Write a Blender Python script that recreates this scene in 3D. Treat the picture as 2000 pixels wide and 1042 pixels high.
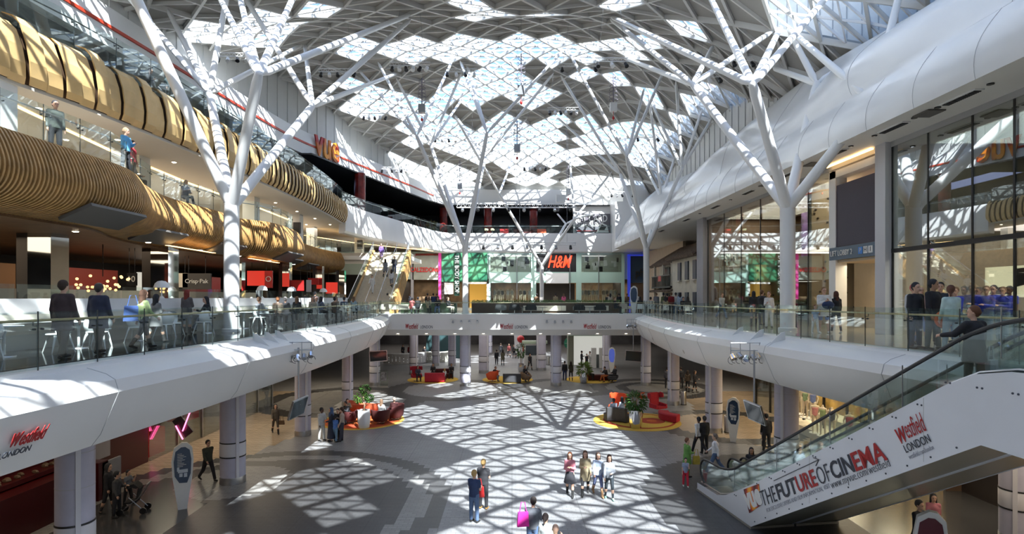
import bpy, bmesh, math, random
import numpy as np
from mathutils import Vector, Matrix
for _o in list(bpy.data.objects): bpy.data.objects.remove(_o)
S = bpy.context.scene
COL = S.collection
PI = math.pi
FPX, HZ, EYE = 1100.0, 580.0, 7.5
# ---------------------------------------------------------------- camera, light, exposure
cam_d = bpy.data.cameras.new('camera'); cam = bpy.data.objects.new('camera', cam_d); COL.objects.link(cam)
cam.location = (0, 0, EYE); cam.rotation_euler = (PI/2, 0, 0)
cam_d.sensor_width = 36; cam_d.lens = 36*FPX/2000; cam_d.shift_y = (HZ-521)/2000
cam_d.clip_start = 0.1; cam_d.clip_end = 900
S.camera = cam
S.view_settings.view_transform = 'Standard'; S.view_settings.look = 'None'
S.view_settings.gamma = 1; S.view_settings.use_curve_mapping = False
S.view_settings.exposure = 0.58
SUN_EL, SUN_AZ = math.radians(50), math.radians(-62)     # azimuth of the sun measured from +X (right) anticlockwise
sun_dir = Vector((math.cos(SUN_EL)*math.cos(SUN_AZ), math.cos(SUN_EL)*math.sin(SUN_AZ), math.sin(SUN_EL)))
w = bpy.data.worlds.new('sky'); S.world = w; w.use_nodes = True
nt = w.node_tree; bg = nt.nodes['Background']
sky = nt.nodes.new('ShaderNodeTexSky'); sky.sky_type = 'NISHITA'; sky.sun_disc = False
sky.sun_elevation = SUN_EL; sky.sun_rotation = PI/2 - SUN_AZ; sky.air_density = 1.0; sky.dust_density = 0.8; sky.ozone_density = 1.6
nt.links.new(sky.outputs[0], bg.inputs[0]); bg.inputs[1].default_value = 0.30
sl = bpy.data.lights.new('sun', 'SUN'); sl.energy = 14.5; sl.angle = math.radians(0.4); sl.color = (1, .965, .90)
so = bpy.data.objects.new('sun', sl); COL.objects.link(so)
so.rotation_euler = sun_dir.to_track_quat('Z', 'Y').to_euler()
cy = S.cycles
cy.max_bounces = 7; cy.diffuse_bounces = 4; cy.glossy_bounces = 3; cy.transmission_bounces = 4; cy.transparent_max_bounces = 24
cy.caustics_reflective = False; cy.caustics_refractive = False; cy.sample_clamp_indirect = 6.0
try:
    cy.use_denoising = True
except Exception: pass
# ---------------------------------------------------------------- helpers
def at(u, v, z):                       # point of the photograph at height z
    s = (v-HZ)/(EYE-z); return ((u-1000)/s, FPX/s)
def atd(u, v, D): return Vector(((u-1000)*D/FPX, D, EYE-(v-HZ)*D/FPX))
def xat(u, D): return (u-1000)*D/FPX

def catmull(pts, n=8):
    pts = [Vector(p) for p in pts]; P = [pts[0]*2-pts[1]] + pts + [pts[-1]*2-pts[-2]]; out = []
    for i in range(1, len(P)-2):
        for k in range(n):
            t = k/n; a, b, c, d = P[i-1], P[i], P[i+1], P[i+2]
            out.append(0.5*((2*b)+(c-a)*t+(2*a-5*b+4*c-d)*t*t+(3*b-a-3*c+d)*t**3))
    out.append(pts[-1]); return out
def resample(pts, step):
    L = [0.0]
    for a, b in zip(pts, pts[1:]): L.append(L[-1]+(b-a).length)
    n = max(1, round(L[-1]/step)); out = []; j = 0
    for k in range(n+1):
        d = L[-1]*k/n
        while j < len(L)-2 and L[j+1] < d: j += 1
        t = (d-L[j])/max(1e-9, L[j+1]-L[j]); out.append(pts[j].lerp(pts[j+1], min(1, t)))
    return out
def normals2(pts):                     # unit normals to the right of the direction of travel
    out = []
    for i in range(len(pts)):
        a = pts[max(0, i-1)]; b = pts[min(len(pts)-1, i+1)]; d = (b-a); d = Vector((d.x, d.y)).normalized()
        out.append(Vector((d.y, -d.x)))
    return out

class MB:
    def __init__(s): s.v = []; s.f = []; s.m = []
    def add(s, vs, fs, m=0):
        o = len(s.v); s.v += [tuple(p) for p in vs]; s.f += [tuple(i+o for i in f) for f in fs]; s.m += [m]*len(fs); return s
    def box(s, x0, x1, y0, y1, z0, z1, m=0):
        return s.add([(x0,y0,z0),(x1,y0,z0),(x1,y1,z0),(x0,y1,z0),(x0,y0,z1),(x1,y0,z1),(x1,y1,z1),(x0,y1,z1)],
            [(0,3,2,1),(4,5,6,7),(0,1,5,4),(1,2,6,5),(2,3,7,6),(3,0,4,7)], m)
    def cbox(s, c, sz, rz=0, m=0, M=None):
        hx, hy, hz = sz[0]/2, sz[1]/2, sz[2]/2
        R = M if M is not None else Matrix.Rotation(rz, 3, 'Z'); c = Vector(c)
        vs = [c+R@Vector((a*hx, b*hy, d*hz)) for d in (-1,1) for a, b in ((-1,-1),(1,-1),(1,1),(-1,1))]
        return s.add(vs, [(0,3,2,1),(4,5,6,7),(0,1,5,4),(1,2,6,5),(2,3,7,6),(3,0,4,7)], m)
    def beam(s, a, b, wd, h, m=0, up=(0,0,1)):
        a, b = Vector(a), Vector(b); d = (b-a)
        if d.length < 1e-6: return s
        d.normalize(); x = d.cross(Vector(up))
        if x.length < 1e-4: x = d.cross(Vector((1,0,0)))
        x.normalize(); y = x.cross(d); vs = []
        for p in (a, b):
            for i, j in ((-1,-1),(1,-1),(1,1),(-1,1)): vs.append(p+x*(i*wd/2)+y*(j*h/2))
        return s.add(vs, [(0,1,2,3),(7,6,5,4),(0,4,5,1),(1,5,6,2),(2,6,7,3),(3,7,4,0)], m)
    def tube(s, pts, r, n=8, m=0, cap=True):
        pts = [Vector(p) for p in pts]; rs = r if isinstance(r, (list, tuple)) else [r]*len(pts); vs = []; up = None
        for i, p in enumerate(pts):
            d = (pts[min(len(pts)-1, i+1)]-pts[max(0, i-1)]).normalized()
            if up is None:
                up = Vector((0,0,1)) if abs(d.z) < .9 else Vector((1,0,0))
            x = d.cross(up).normalized(); up = x.cross(d).normalized()
            for k in range(n):
                a = 2*PI*k/n; vs.append(p+x*(math.cos(a)*rs[i])+up*(math.sin(a)*rs[i]))
        fs = [(i*n+k, i*n+(k+1)%n, (i+1)*n+(k+1)%n, (i+1)*n+k) for i in range(len(pts)-1) for k in range(n)]
        if cap: fs += [tuple(range(n-1,-1,-1)), tuple((len(pts)-1)*n+k for k in range(n))]
        return s.add(vs, fs, m)
    def lathe(s, prof, c=(0,0,0), n=16, m=0, sx=1, sy=1, fn=None):
        vs = []
        for j, (r, z) in enumerate(prof):
            for k in range(n):
                a = 2*PI*k/n; rr = r*(fn(a, z) if fn else 1); vs.append((c[0]+rr*math.cos(a)*sx, c[1]+rr*math.sin(a)*sy, c[2]+z))
        fs = [(j*n+k, j*n+(k+1)%n, (j+1)*n+(k+1)%n, (j+1)*n+k) for j in range(len(prof)-1) for k in range(n)]
        if prof[0][0] > 1e-4: fs.append(tuple(range(n-1,-1,-1)))
        if prof[-1][0] > 1e-4: fs.append(tuple((len(prof)-1)*n+k for k in range(n)))
        return s.add(vs, fs, m)
    def prism(s, poly, z0, z1, m=0):
        n = len(poly); area = sum(poly[i][0]*poly[(i+1)%n][1]-poly[(i+1)%n][0]*poly[i][1] for i in range(n))
        if area < 0: poly = poly[::-1]
        vs = [(p[0], p[1], z0) for p in poly]+[(p[0], p[1], z1) for p in poly]
        return s.add(vs, [tuple(range(n-1,-1,-1)), tuple(range(n, 2*n))]+[(i, (i+1)%n, n+(i+1)%n, n+i) for i in range(n)], m)
    def extr(s, poly, org, ax, ay, depth, m=0):   # polygon in plane (ax, ay) at org, extruded by vector depth
        org, ax, ay, dp = Vector(org), Vector(ax), Vector(ay), Vector(depth); n = len(poly)
        vs = [org+ax*p[0]+ay*p[1] for p in poly]; vs += [q+dp for q in vs]
        return s.add(vs, [tuple(range(n)), tuple(range(2*n-1, n-1, -1))]+[(i, n+i, n+(i+1)%n, (i+1)%n) for i in range(n)], m)
    def sweep(s, path, prof, m=0, caps=True, closed=True):  # prof(i,t)-> [(offset, z)]
        N = normals2(path); k = None; vs = []
        for i, p in enumerate(path):
            pr = prof(i, i/(len(path)-1)) if callable(prof) else prof; k = len(pr)
            for o, z in pr: vs.append((p.x+N[i].x*o, p.y+N[i].y*o, z))
        kk = k if closed else k-1
        fs = [(i*k+j, i*k+(j+1)%k, (i+1)*k+(j+1)%k, (i+1)*k+j) for i in range(len(path)-1) for j in range(kk)]
        if caps and closed: fs += [tuple(range(k-1,-1,-1)), tuple((len(path)-1)*k+j for j in range(k))]
        return s.add(vs, fs, m)
    def ell(s, c, r, n=12, k=8, m=0, M=None):
        vs = []; c = Vector(c)
        for j in range(k+1):
            t = PI*j/k
            for i in range(n):
                a = 2*PI*i/n; q = Vector((r[0]*math.sin(t)*math.cos(a), r[1]*math.sin(t)*math.sin(a), r[2]*math.cos(t)))
                vs.append(c+(M@q if M is not None else q))
        return s.add(vs, [(j*n+i, (j+1)*n+i, (j+1)*n+(i+1)%n, j*n+(i+1)%n) for j in range(k) for i in range(n)], m)

def meshof(mb, name, mats, smooth=35, off=(0,0,0), fix=True):
    me = bpy.data.meshes.new(name)
    vs = [(a-off[0], b-off[1], c-off[2]) for a, b, c in mb.v] if any(off) else mb.v
    me.from_pydata(vs, [], mb.f)
    if not isinstance(mats, (list, tuple)): mats = [mats]
    for mt in mats: me.materials.append(mt)
    if len(mats) > 1: me.polygons.foreach_set('material_index', mb.m)
    if fix:
        b = bmesh.new(); b.from_mesh(me); bmesh.ops.recalc_face_normals(b, faces=b.faces); b.to_mesh(me); b.free()
    if smooth:
        me.shade_smooth(); me.set_sharp_from_angle(angle=math.radians(smooth))
    me.update(); return me
def rootloc(p):
    while p.parent: p = p.parent
    return p.location
def part(name, mb, mats, parent=None, world=False, smooth=35, fix=True, label=None):
    off = rootloc(parent) if (world and parent is not None) else (0,0,0)
    o = bpy.data.objects.new(name, meshof(mb, name, mats, smooth, tuple(off), fix)); COL.objects.link(o)
    if parent is not None: o.parent = parent
    if label: o['label'] = label
    return o
def tag(o, label, cat, group=None):
    o['label'] = label; o['category'] = cat
    if group: o['group'] = group
    return o
def thing(name, label, cat, loc=(0,0,0), rz=0, group=None):
    o = bpy.data.objects.new(name, None); COL.objects.link(o); o.empty_display_size = .2
    o.location = loc; o.rotation_euler = (0,0,rz); return tag(o, label, cat, group)
def solo(name, mb, mats, label, cat, group=None, smooth=35):   # single mesh, origin moved to its base
    xs = [p[0] for p in mb.v]; ys = [p[1] for p in mb.v]; zs = [p[2] for p in mb.v]
    L = ((min(xs)+max(xs))/2, (min(ys)+max(ys))/2, min(zs))
    o = bpy.data.objects.new(name, meshof(mb, name, mats, smooth, L)); COL.objects.link(o); o.location = L
    return tag(o, label, cat, group)
def struct(name, mb, mats, parent=None, smooth=35, fix=True):
    o = part(name, mb, mats, parent, False, smooth, fix)
    if parent is None: o['kind'] = 'structure'
    return o
_kids = {}
def dup(src, loc, rz=0, label=None, group=None, sc=None):
    def cp(o, par):
        c = o.copy(); COL.objects.link(c)
        if par is not None: c.parent = par
        for ch in o.children: cp(ch, c)
        return c
    r = cp(src, None); r.location = loc; r.rotation_euler = (0,0,rz)
    if sc: r.scale = (sc, sc, sc) if not isinstance(sc, (tuple, list)) else sc
    if label: r['label'] = label
    if group: r['group'] = group
    return r
class Maker:                            # first call hands out the original, later ones copies
    def __init__(s, root): s.r = root; s.used = False
    def put(s, loc, rz=0, label=None, group=None, sc=None):
        if not s.used:
            s.used = True; r = s.r; r.location = loc; r.rotation_euler = (0,0,rz)
            if sc: r.scale = (sc, sc, sc) if not isinstance(sc, (tuple, list)) else sc
            if label: r['label'] = label
            if group: r['group'] = group
            return r
        return dup(s.r, loc, rz, label, group, sc or (1,1,1))
# ---- materials
def mat(name, col, rough=.5, metal=0, noise=0, nscale=8, emit=None, estr=0, spec=.5, bump=0, coat=0):
    m = bpy.data.materials.new(name); m.use_nodes = True; t = m.node_tree; b = t.nodes['Principled BSDF']
    b.inputs['Base Color'].default_value = (*col, 1); b.inputs['Roughness'].default_value = rough
    b.inputs['Metallic'].default_value = metal; b.inputs['Specular IOR Level'].default_value = spec
    if coat: b.inputs['Coat Weight'].default_value = coat
    if noise or bump:
        tc = t.nodes.new('ShaderNodeTexCoord'); n = t.nodes.new('ShaderNodeTexNoise'); n.inputs['Scale'].default_value = nscale; n.inputs['Detail'].default_value = 4
        t.links.new(tc.outputs['Object'], n.inputs['Vector'])
        if noise:
            mr = t.nodes.new('ShaderNodeMapRange'); mr.inputs[1].default_value = .3; mr.inputs[2].default_value = .7
            mr.inputs[3].default_value = 1-noise; mr.inputs[4].default_value = 1+noise
            mx = t.nodes.new('ShaderNodeVectorMath'); mx.operation = 'SCALE'; mx.inputs[0].default_value = col
            t.links.new(n.outputs['Fac'], mr.inputs[0]); t.links.new(mr.outputs[0], mx.inputs['Scale']); t.links.new(mx.outputs[0], b.inputs['Base Color'])
        if bump:
            bp = t.nodes.new('ShaderNodeBump'); bp.inputs['Strength'].default_value = bump; bp.inputs['Distance'].default_value = .02
            t.links.new(n.outputs['Fac'], bp.inputs['Height']); t.links.new(bp.outputs[0], b.inputs['Normal'])
    if emit:
        b.inputs['Emission Color'].default_value = (*emit, 1); b.inputs['Emission Strength'].default_value = estr
    return m
def glassmat(name, tint, refl=.06, rough=0.0, fres=True, base=None, opac=0, k=.34):
    m = bpy.data.materials.new(name); m.use_nodes = True; t = m.node_tree
    for n in list(t.nodes): t.nodes.remove(n)
    out = t.nodes.new('ShaderNodeOutputMaterial'); tr = t.nodes.new('ShaderNodeBsdfTransparent'); gl = t.nodes.new('ShaderNodeBsdfGlossy')
    tr.inputs[0].default_value = (*tint, 1); gl.inputs['Roughness'].default_value = rough; gl.inputs[0].default_value = (.95,.97,1,1)
    mx = t.nodes.new('ShaderNodeMixShader')
    if fres:
        fr = t.nodes.new('ShaderNodeLayerWeight'); fr.inputs[0].default_value = .35
        ma = t.nodes.new('ShaderNodeMath'); ma.operation = 'MULTIPLY_ADD'; ma.inputs[1].default_value = k; ma.inputs[2].default_value = refl
        ma.use_clamp = True; t.links.new(fr.outputs['Fresnel'], ma.inputs[0]); t.links.new(ma.outputs[0], mx.inputs[0])
    else: mx.inputs[0].default_value = refl
    t.links.new(tr.outputs[0], mx.inputs[1]); t.links.new(gl.outputs[0], mx.inputs[2])
    last = mx
    if opac:
        df = t.nodes.new('ShaderNodeBsdfDiffuse'); df.inputs[0].default_value = (*(base or (1,1,1)), 1)
        m2 = t.nodes.new('ShaderNodeMixShader'); m2.inputs[0].default_value = opac
        t.links.new(mx.outputs[0], m2.inputs[1]); t.links.new(df.outputs[0], m2.inputs[2]); last = m2
    t.links.new(last.outputs[0], out.inputs[0]); return m
WHITE = mat('white_paint', (.80,.80,.78), .45, noise=.03, nscale=1.5)
WHITEG = mat('white_gloss_panel', (.82,.82,.81), .22, noise=.02, nscale=.7)
STEELW = mat('white_steel', (.86,.86,.85), .32)
CREAM = mat('cream_plaster', (.70,.64,.54), .6, noise=.04, nscale=2)
GREYP = mat('grey_panel', (.33,.33,.36), .5, noise=.05, nscale=2)
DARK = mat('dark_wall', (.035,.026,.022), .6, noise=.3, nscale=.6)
BLACK = mat('black_plastic', (.015,.015,.017), .4)
BLACKF = mat('black_fabric', (.02,.02,.022), .85, noise=.2, nscale=30)
RED = mat('red_paint', (.55,.02,.02), .4)
REDF = mat('red_fabric', (.42,.015,.03), .8, noise=.15, nscale=20)
ORANGE = mat('orange_fabric', (.75,.09,.02), .7, noise=.1, nscale=20)
STEEL = mat('brushed_steel', (.55,.55,.56), .28, 1, noise=.1, nscale=6)
CHROME = mat('chrome', (.8,.8,.82), .08, 1)
MIRROR = mat('mirror_cladding', (.75,.77,.76), .04, 1)
BRASS = mat('satin_bronze', (.48,.40,.24), .3, 1)
LAV = mat('lavender_panel', (.50,.49,.60), .38, noise=.05, nscale=3)
LAVB = mat('pale_lavender_band', (.66,.65,.70), .35)
GLASSB = glassmat('balustrade_glass', (.93,.975,.96), .008, opac=.006, base=(.7,.85,.82), k=.17)
GLASSE = mat('glass_edge', (.12,.22,.19), .2)
GLASSS = glassmat('store_glass', (.86,.90,.88), .07)
ORD = 'first second third fourth fifth sixth seventh eighth ninth tenth eleventh twelfth thirteenth fourteenth fifteenth sixteenth seventeenth'.split()
GLASSR = glassmat('roof_glass', (.80,.88,.96), .03, fres=False)
GREEN = mat('leaf_green', (.05,.13,.025), .5, noise=.4, nscale=6)
# ---------------------------------------------------------------- ground floor material
CIRC = []   # cx, cy, r, tone  (0 charcoal, 1 light grey, 2 grey), painted in order
for cx, cy, rings in ((-9.6, 20.3, ((7.2,0),(6.4,1),(5.7,0))), (-11.4, 22.9, ((2.9,0),(2.1,1))), (-12.5, 41, ((6.0,0),(4.6,1))),
        (-11.4, 15.2, ((3.6,0),(2.6,1))), (-5, 46, ((5.4,0),(4.0,2))), (4.4, 47.2, ((4.8,0),(3.4,1))), (11.2, 20.5, ((6.4,0),)), (11.4, 23.6, ((3.4,0),(2.2,1))),
        (11.6, 46.6, ((5.2,0),(3.9,1),(3.1,0),(2.2,1))), (12.5, 33, ((4.4,0),(3.2,3)))):
    for r, t in rings: CIRC.append((cx, cy, r, t))
def floor_mat():
    m = bpy.data.materials.new('ground_floor_stone'); m.use_nodes = True; t = m.node_tree; N = t.nodes; L = t.links; b = N['Principled BSDF']
    g = N.new('ShaderNodeNewGeometry'); sp = N.new('ShaderNodeSeparateXYZ')
    # tile-stepped position so that circle edges look toothed like the paving
    sn = N.new('ShaderNodeVectorMath'); sn.operation = 'SNAP'; sn.inputs[1].default_value = (.30, .15, 1)
    L.new(g.outputs['Position'], sn.inputs[0]); L.new(sn.outputs[0], sp.inputs[0])
    nz = N.new('ShaderNodeTexNoise'); nz.inputs['Scale'].default_value = .35; nz.inputs['Detail'].default_value = 6
    L.new(g.outputs['Position'], nz.inputs['Vector'])
    def math_(op, a, bb=None, c=None):
        n = N.new('ShaderNodeMath'); n.operation = op
        for i, q in enumerate((a, bb, c)):
            if q is None: continue
            if isinstance(q, (int, float)): n.inputs[i].default_value = q
            else: L.new(q, n.inputs[i])
        return n.outputs[0]
    tones = [(.062,.062,.064), (.26,.255,.245), (.27,.27,.27), (.40,.30,.20)]
    X, Y = sp.outputs[0], sp.outputs[1]
    # marble zones beyond the pillars
    ax = math_('ABSOLUTE', X); wav = math_('MULTIPLY', math_('SINE', math_('MULTIPLY', Y, .42)), .7)
    zone = math_('GREATER_THAN', math_('ADD', ax, wav), 11.9)
    zone = math_('MULTIPLY', zone, math_('LESS_THAN', Y, 45))
    def mix(f, a, bb):
        n = N.new('ShaderNodeMix'); n.data_type = 'RGBA'
        if isinstance(f, float): n.inputs[0].default_value = f
        else: L.new(f, n.inputs[0])
        for i, q in ((6, a), (7, bb)):
            if isinstance(q, tuple): n.inputs[i].default_value = (*q, 1)
            else: L.new(q, n.inputs[i])
        return n.outputs[2]
    # veins for the marble
    wv = N.new('ShaderNodeTexWave'); wv.inputs['Scale'].default_value = .8; wv.inputs['Distortion'].default_value = 6; wv.bands_direction = 'Y'
    L.new(g.outputs['Position'], wv.inputs['Vector'])
    mar = mix(wv.outputs['Fac'], (.40,.31,.21), (.47,.37,.27))
    col = mix(zone, (.235,.235,.24), mar)
    for cx, cy, r, k in CIRC:
        dx = math_('SUBTRACT', X, cx); dy = math_('SUBTRACT', Y, cy)
        d2 = math_('ADD', math_('MULTIPLY', dx, dx), math_('MULTIPLY', dy, dy))
        f = math_('LESS_THAN', d2, r*r); col = mix(f, col, tones[k])
    # small setts and big joints
    br = N.new('ShaderNodeTexBrick'); br.inputs['Scale'].default_value = 1.0; br.inputs['Brick Width'].default_value = .30; br.inputs['Row Height'].default_value = .15
    br.inputs['Mortar Size'].default_value = .012; br.inputs['Color1'].default_value = (.9,.9,.9,1); br.inputs['Color2'].default_value = (1.1,1.1,1.1,1); br.inputs['Mortar'].default_value = (.72,.72,.72,1)
    L.new(g.outputs['Position'], br.inputs['Vector'])
    b2 = N.new('ShaderNodeTexBrick'); b2.offset = 0; b2.inputs['Scale'].default_value = 1.0; b2.inputs['Brick Width'].default_value = 2.4; b2.inputs['Row Height'].default_value = 2.4
    b2.inputs['Mortar Size'].default_value = .02; b2.inputs['Color1'].default_value = (1,1,1,1); b2.inputs['Color2'].default_value = (.95,.95,.95,1); b2.inputs['Mortar'].default_value = (.75,.75,.75,1)
    L.new(g.outputs['Position'], b2.inputs['Vector'])
    def mul(a, bb):
        n = N.new('ShaderNodeMix'); n.data_type = 'RGBA'; n.blend_type = 'MULTIPLY'; n.inputs[0].default_value = 1
        L.new(a, n.inputs[6]); L.new(bb, n.inputs[7]); return n.outputs[2]
    col = mul(mul(col, br.outputs[0]), b2.outputs[0])
    cr = N.new('ShaderNodeMapRange'); cr.inputs[1].default_value = .3; cr.inputs[2].default_value = .7; cr.inputs[3].default_value = .9; cr.inputs[4].default_value = 1.1
    L.new(nz.outputs['Fac'], cr.inputs[0]); sc = N.new('ShaderNodeVectorMath'); sc.operation = 'SCALE'; L.new(col, sc.inputs[0]); L.new(cr.outputs[0], sc.inputs['Scale'])
    L.new(sc.outputs[0], b.inputs['Base Color'])
    rr = math_('MULTIPLY_ADD', zone, -.22, .42); L.new(rr, b.inputs['Roughness'])
    return m
FLOORM = floor_mat()
POLD = mat('dark_polished_floor', (.03,.035,.035), .08, noise=.15, nscale=1.5)
POLB = mat('beige_polished_floor', (.46,.41,.34), .12, noise=.08, nscale=1.2)
CEILW = mat('soffit_white', (.66,.63,.57), .7)
CEILD = mat('dark_brown_ceiling', (.10,.06,.035), .6, noise=.2, nscale=.5)
WARM = mat('warm_cove_light', (1,.7,.35), .5, emit=(1,.62,.25), estr=3.0)
LAMPM = mat('downlight_lens', (1,.9,.75), .5, emit=(1,.86,.62), estr=14)
LINE = mat('panel_joint', (.42,.42,.42), .6)

b = MB().box(-34, 24, -32, 100, -.4, 0); struct('floor', b, FLOORM)
# ---------------------------------------------------------------- edges of the galleries (plan curves)
Z1, Z2, Z3 = 6.1, 12.0, 16.0
V2 = lambda l: [Vector((a, b_, 0)) for a, b_ in l]
L1L = resample(catmull(V2([(-9.6,-4),(-9.3,4),(-9.1,10),(-8.85,16),(-8.75,22),(-8.8,28),(-9.1,35),(-9.8,41),(-10.6,45.6),(-10.8,46)])), .5)
L1R = resample(catmull(V2([(10.8,46),(10.5,45),(9.7,38),(9.1,31),(9.0,27),(9.5,22.6),(9.9,18),(10.5,13.4),(10.6,11.6),(11,8),(12,2),(13,-4)])), .5)
SLAB = mat('gallery_paint', (.80,.79,.77), .35, noise=.02, nscale=.8)
def fprof(sgn):
    # outward (towards the void) offsets; top kerb, soft roll, deep white fascia raking back under
    return [(-.6,Z1-.02),(-.05,Z1-.02),(.0,Z1-.1),(.42,Z1-.22),(.62,Z1-.34),(.70,Z1-.6),(.52,Z1-1.0),(.30,Z1-1.5),(.10,Z1-1.75),(-.3,Z1-1.85),(-1.6,Z1-1.9),(-1.6,Z1-.1)]
b = MB(); b.sweep(L1L, lambda i,t: fprof(1)); fl = struct('trim_1', b, SLAB); b = MB()
for k in range(10, len(L1L)-6, 11):
    p = L1L[k]; n = normals2(L1L)[k]; b.tube([(p.x+n.x*(o_+.004), p.y+n.y*(o_+.004), z_) for o_, z_ in fprof(1)[2:10]], .008, 4)
struct('panel_joint', b, LINE, fl)
b = MB(); b.sweep(L1R, lambda i,t: fprof(1)); fr = struct('trim_2', b, SLAB); b = MB()
for k in range(8, len(L1R)-6, 11):
    p = L1R[k]; n = normals2(L1R)[k]; b.tube([(p.x+n.x*(o_+.004), p.y+n.y*(o_+.004), z_) for o_, z_ in fprof(1)[2:10]], .008, 4)
struct('panel_joint', b, LINE, fr)
# far bridge fascia
b = MB(); P_ = [(-.6,0),(0,0)]
b.extr([(46.0,6.12),(46.0,4.86),(46.6,4.35),(49,4.30),(49,6.12)], (-11.6,0,0), (0,1,0), (0,0,1), (23.4,0,0)); struct('trim_3', b, SLAB)
# first floor decks
def deck(name, poly, z0, z1, m): return struct(name, MB().prism(poly, z0, z1), m)
pl = [(p.x-.62, p.y) for p in L1L]
deck('floor_1', [(-34,-4)]+[(p[0],p[1]) for p in pl]+[(-11.2,46.3),(-11.2,60),(-34,60)], Z1-.5, Z1, POLD)
pr = [(p.x+.62, p.y) for p in L1R]
deck('floor_2', [(11.5,60),(11.5,46.3)]+pr+[(24,-4),(24,60)], Z1-.5, Z1, POLB)
deck('floor_3', [(-11.3,46.4),(11.6,46.4),(11.6,60),(-11.3,60)], Z1-.4, Z1-.004, POLB)
deck('floor_4', [(-34,60),(-9,60),(-9,74),(-34,74)], Z1-.4, Z1-.003, POLB)
deck('floor_5', [(9,60),(24,60),(24,74),(9,74)], Z1-.4, Z1-.003, POLB)
deck('floor_6', [(-34,74),(24,74),(24,100),(-34,100)], Z1-.4, Z1-.003, POLB)
# ceilings of the ground floor under the galleries
b = MB().prism([(-34,-4)]+[(p.x-1.5, p.y) for p in L1L]+[(-11.6,60),(-34,60)], 4.25, 4.4); struct('ceiling_2', b, CEILD)
b = MB().prism([(11.6,60)]+[(p.x+1.5, p.y) for p in L1R]+[(24,-4),(24,60)], 4.25, 4.4); struct('ceiling_3', b, CEILD)
b = MB().box(-11.6,11.6,48.9,60,4.25,4.4).box(-34,24,74,100,4.25,4.4); struct('ceiling_4', b, CEILD)
# outer walls
PANW = mat('white_wall_panel', (.62,.62,.60), .6, noise=.03, nscale=1)
b = MB().box(-34.5,-34,-32,100,0,30); struct('wall_left', b, PANW)
b = MB().box(24,24.5,-32,100,0,30); struct('wall_right', b, PANW)
b = MB().box(-34.5,24.5,99.5,100,0,30); struct('wall_back', b, PANW)
b = MB().box(-34.5,24.5,-32.5,-32,0,30); struct('wall_front', b, PANW)
# ---------------------------------------------------------------- roof
RK = [(-40,22),(-30,22.4),(0,24),(20,24.5),(33,25.0),(40,27),(47,28),(54,27.6),(65,25.6),(75,23.8),(88,21.8),(102,20)]
def zroof(x, y):
    z = 22
    for (a, za), (c, zc) in zip(RK, RK[1:]):
        if a <= y <= c:
            t = (y-a)/(c-a); t = t*t*(3-2*t)*.5+t*.5; z = za+(zc-za)*t; break
    if x > 6: z -= .045*(min(x,19)-6)**2
    if x < -6: z -= .006*(x+6)**2
    return z+.45*math.sin(x*.42+1)*math.cos(y*.3)
def roofhit(u, v):
    dx, dz = (u-1000)/FPX, (HZ-v)/FPX; D = 8.0
    while D < 99:
        if EYE+dz*D >= zroof(dx*D, D)-.35: break
        D += .1
    return Vector((dx*D, D, EYE+dz*D))
RW, RH = 3.0, 1.75
rnd = random.Random(11)
def rp(i, j, dz=0):
    x = (i-j)*RW/2-4; y = (i+j)*RH+2; return Vector((x, y, zroof(x, y)+dz))
cell = {}
# bays of the roof that carry glass, as ground positions seen from the hall: (u, v, half width, half height)
BAYS = [(470,50,115,42),(640,6,34,24),(935,6,40,26),(1062,12,36,20),(1255,0,60,15),(1355,42,48,16),(1600,0,60,12),(990,88,350,24),(720,190,100,38),(862,186,84,34),(960,150,90,28),
    (1050,188,48,20),(1175,152,55,18),(1400,188,55,20),(925,255,150,36),(1120,262,100,42),(1035,292,130,26),(1250,275,46,46),(1335,245,38,34),(1258,190,24,15),
    (760,318,55,22),(850,350,80,32),(1040,338,42,24),(1180,366,74,32),(1290,356,24,15),(1010,395,60,8)]
def glazed(i, j):
    c = rp(i+.5, j+.5); x, y = c.x, c.y; h = (i*73856093 ^ j*19349663) % 100
    if y > 29:
        u, v = 1000+FPX*x/y, HZ-FPX*(c.z-EYE)/y
        if v > -40 and -50 < u < 2050: return any(((u-a)/r)**2+((v-b_)/q)**2 < 1 for a, b_, r, q in BAYS) and h > 5
    k = (i//2, j//2)
    if k not in cell:
        if y < 31: p = .96 if x > 6.5 else (.72 if x < -7 and y > -8 else (.38 if x > 0 else (.2 if y < 20 else .4)))
        else: p = .6 if y < 36 else .3
        cell[k] = rnd.random() < p
    return h > 7 if cell[k] else h < 9
pan = MB(); gls = MB(); rib = MB(); sub = MB(); lat = {}
def inr(p): return -33.9 < p.x < 20.5 and -31 < p.y < 99
def edge(a, b_, w_, h_, tgt):
    k = (tuple(round(q, 2) for q in a), tuple(round(q, 2) for q in b_))
    if k in lat: return
    lat[k] = 1; tgt.beam(a-Vector((0,0,h_/2)), b_-Vector((0,0,h_/2)), w_, h_)
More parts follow.
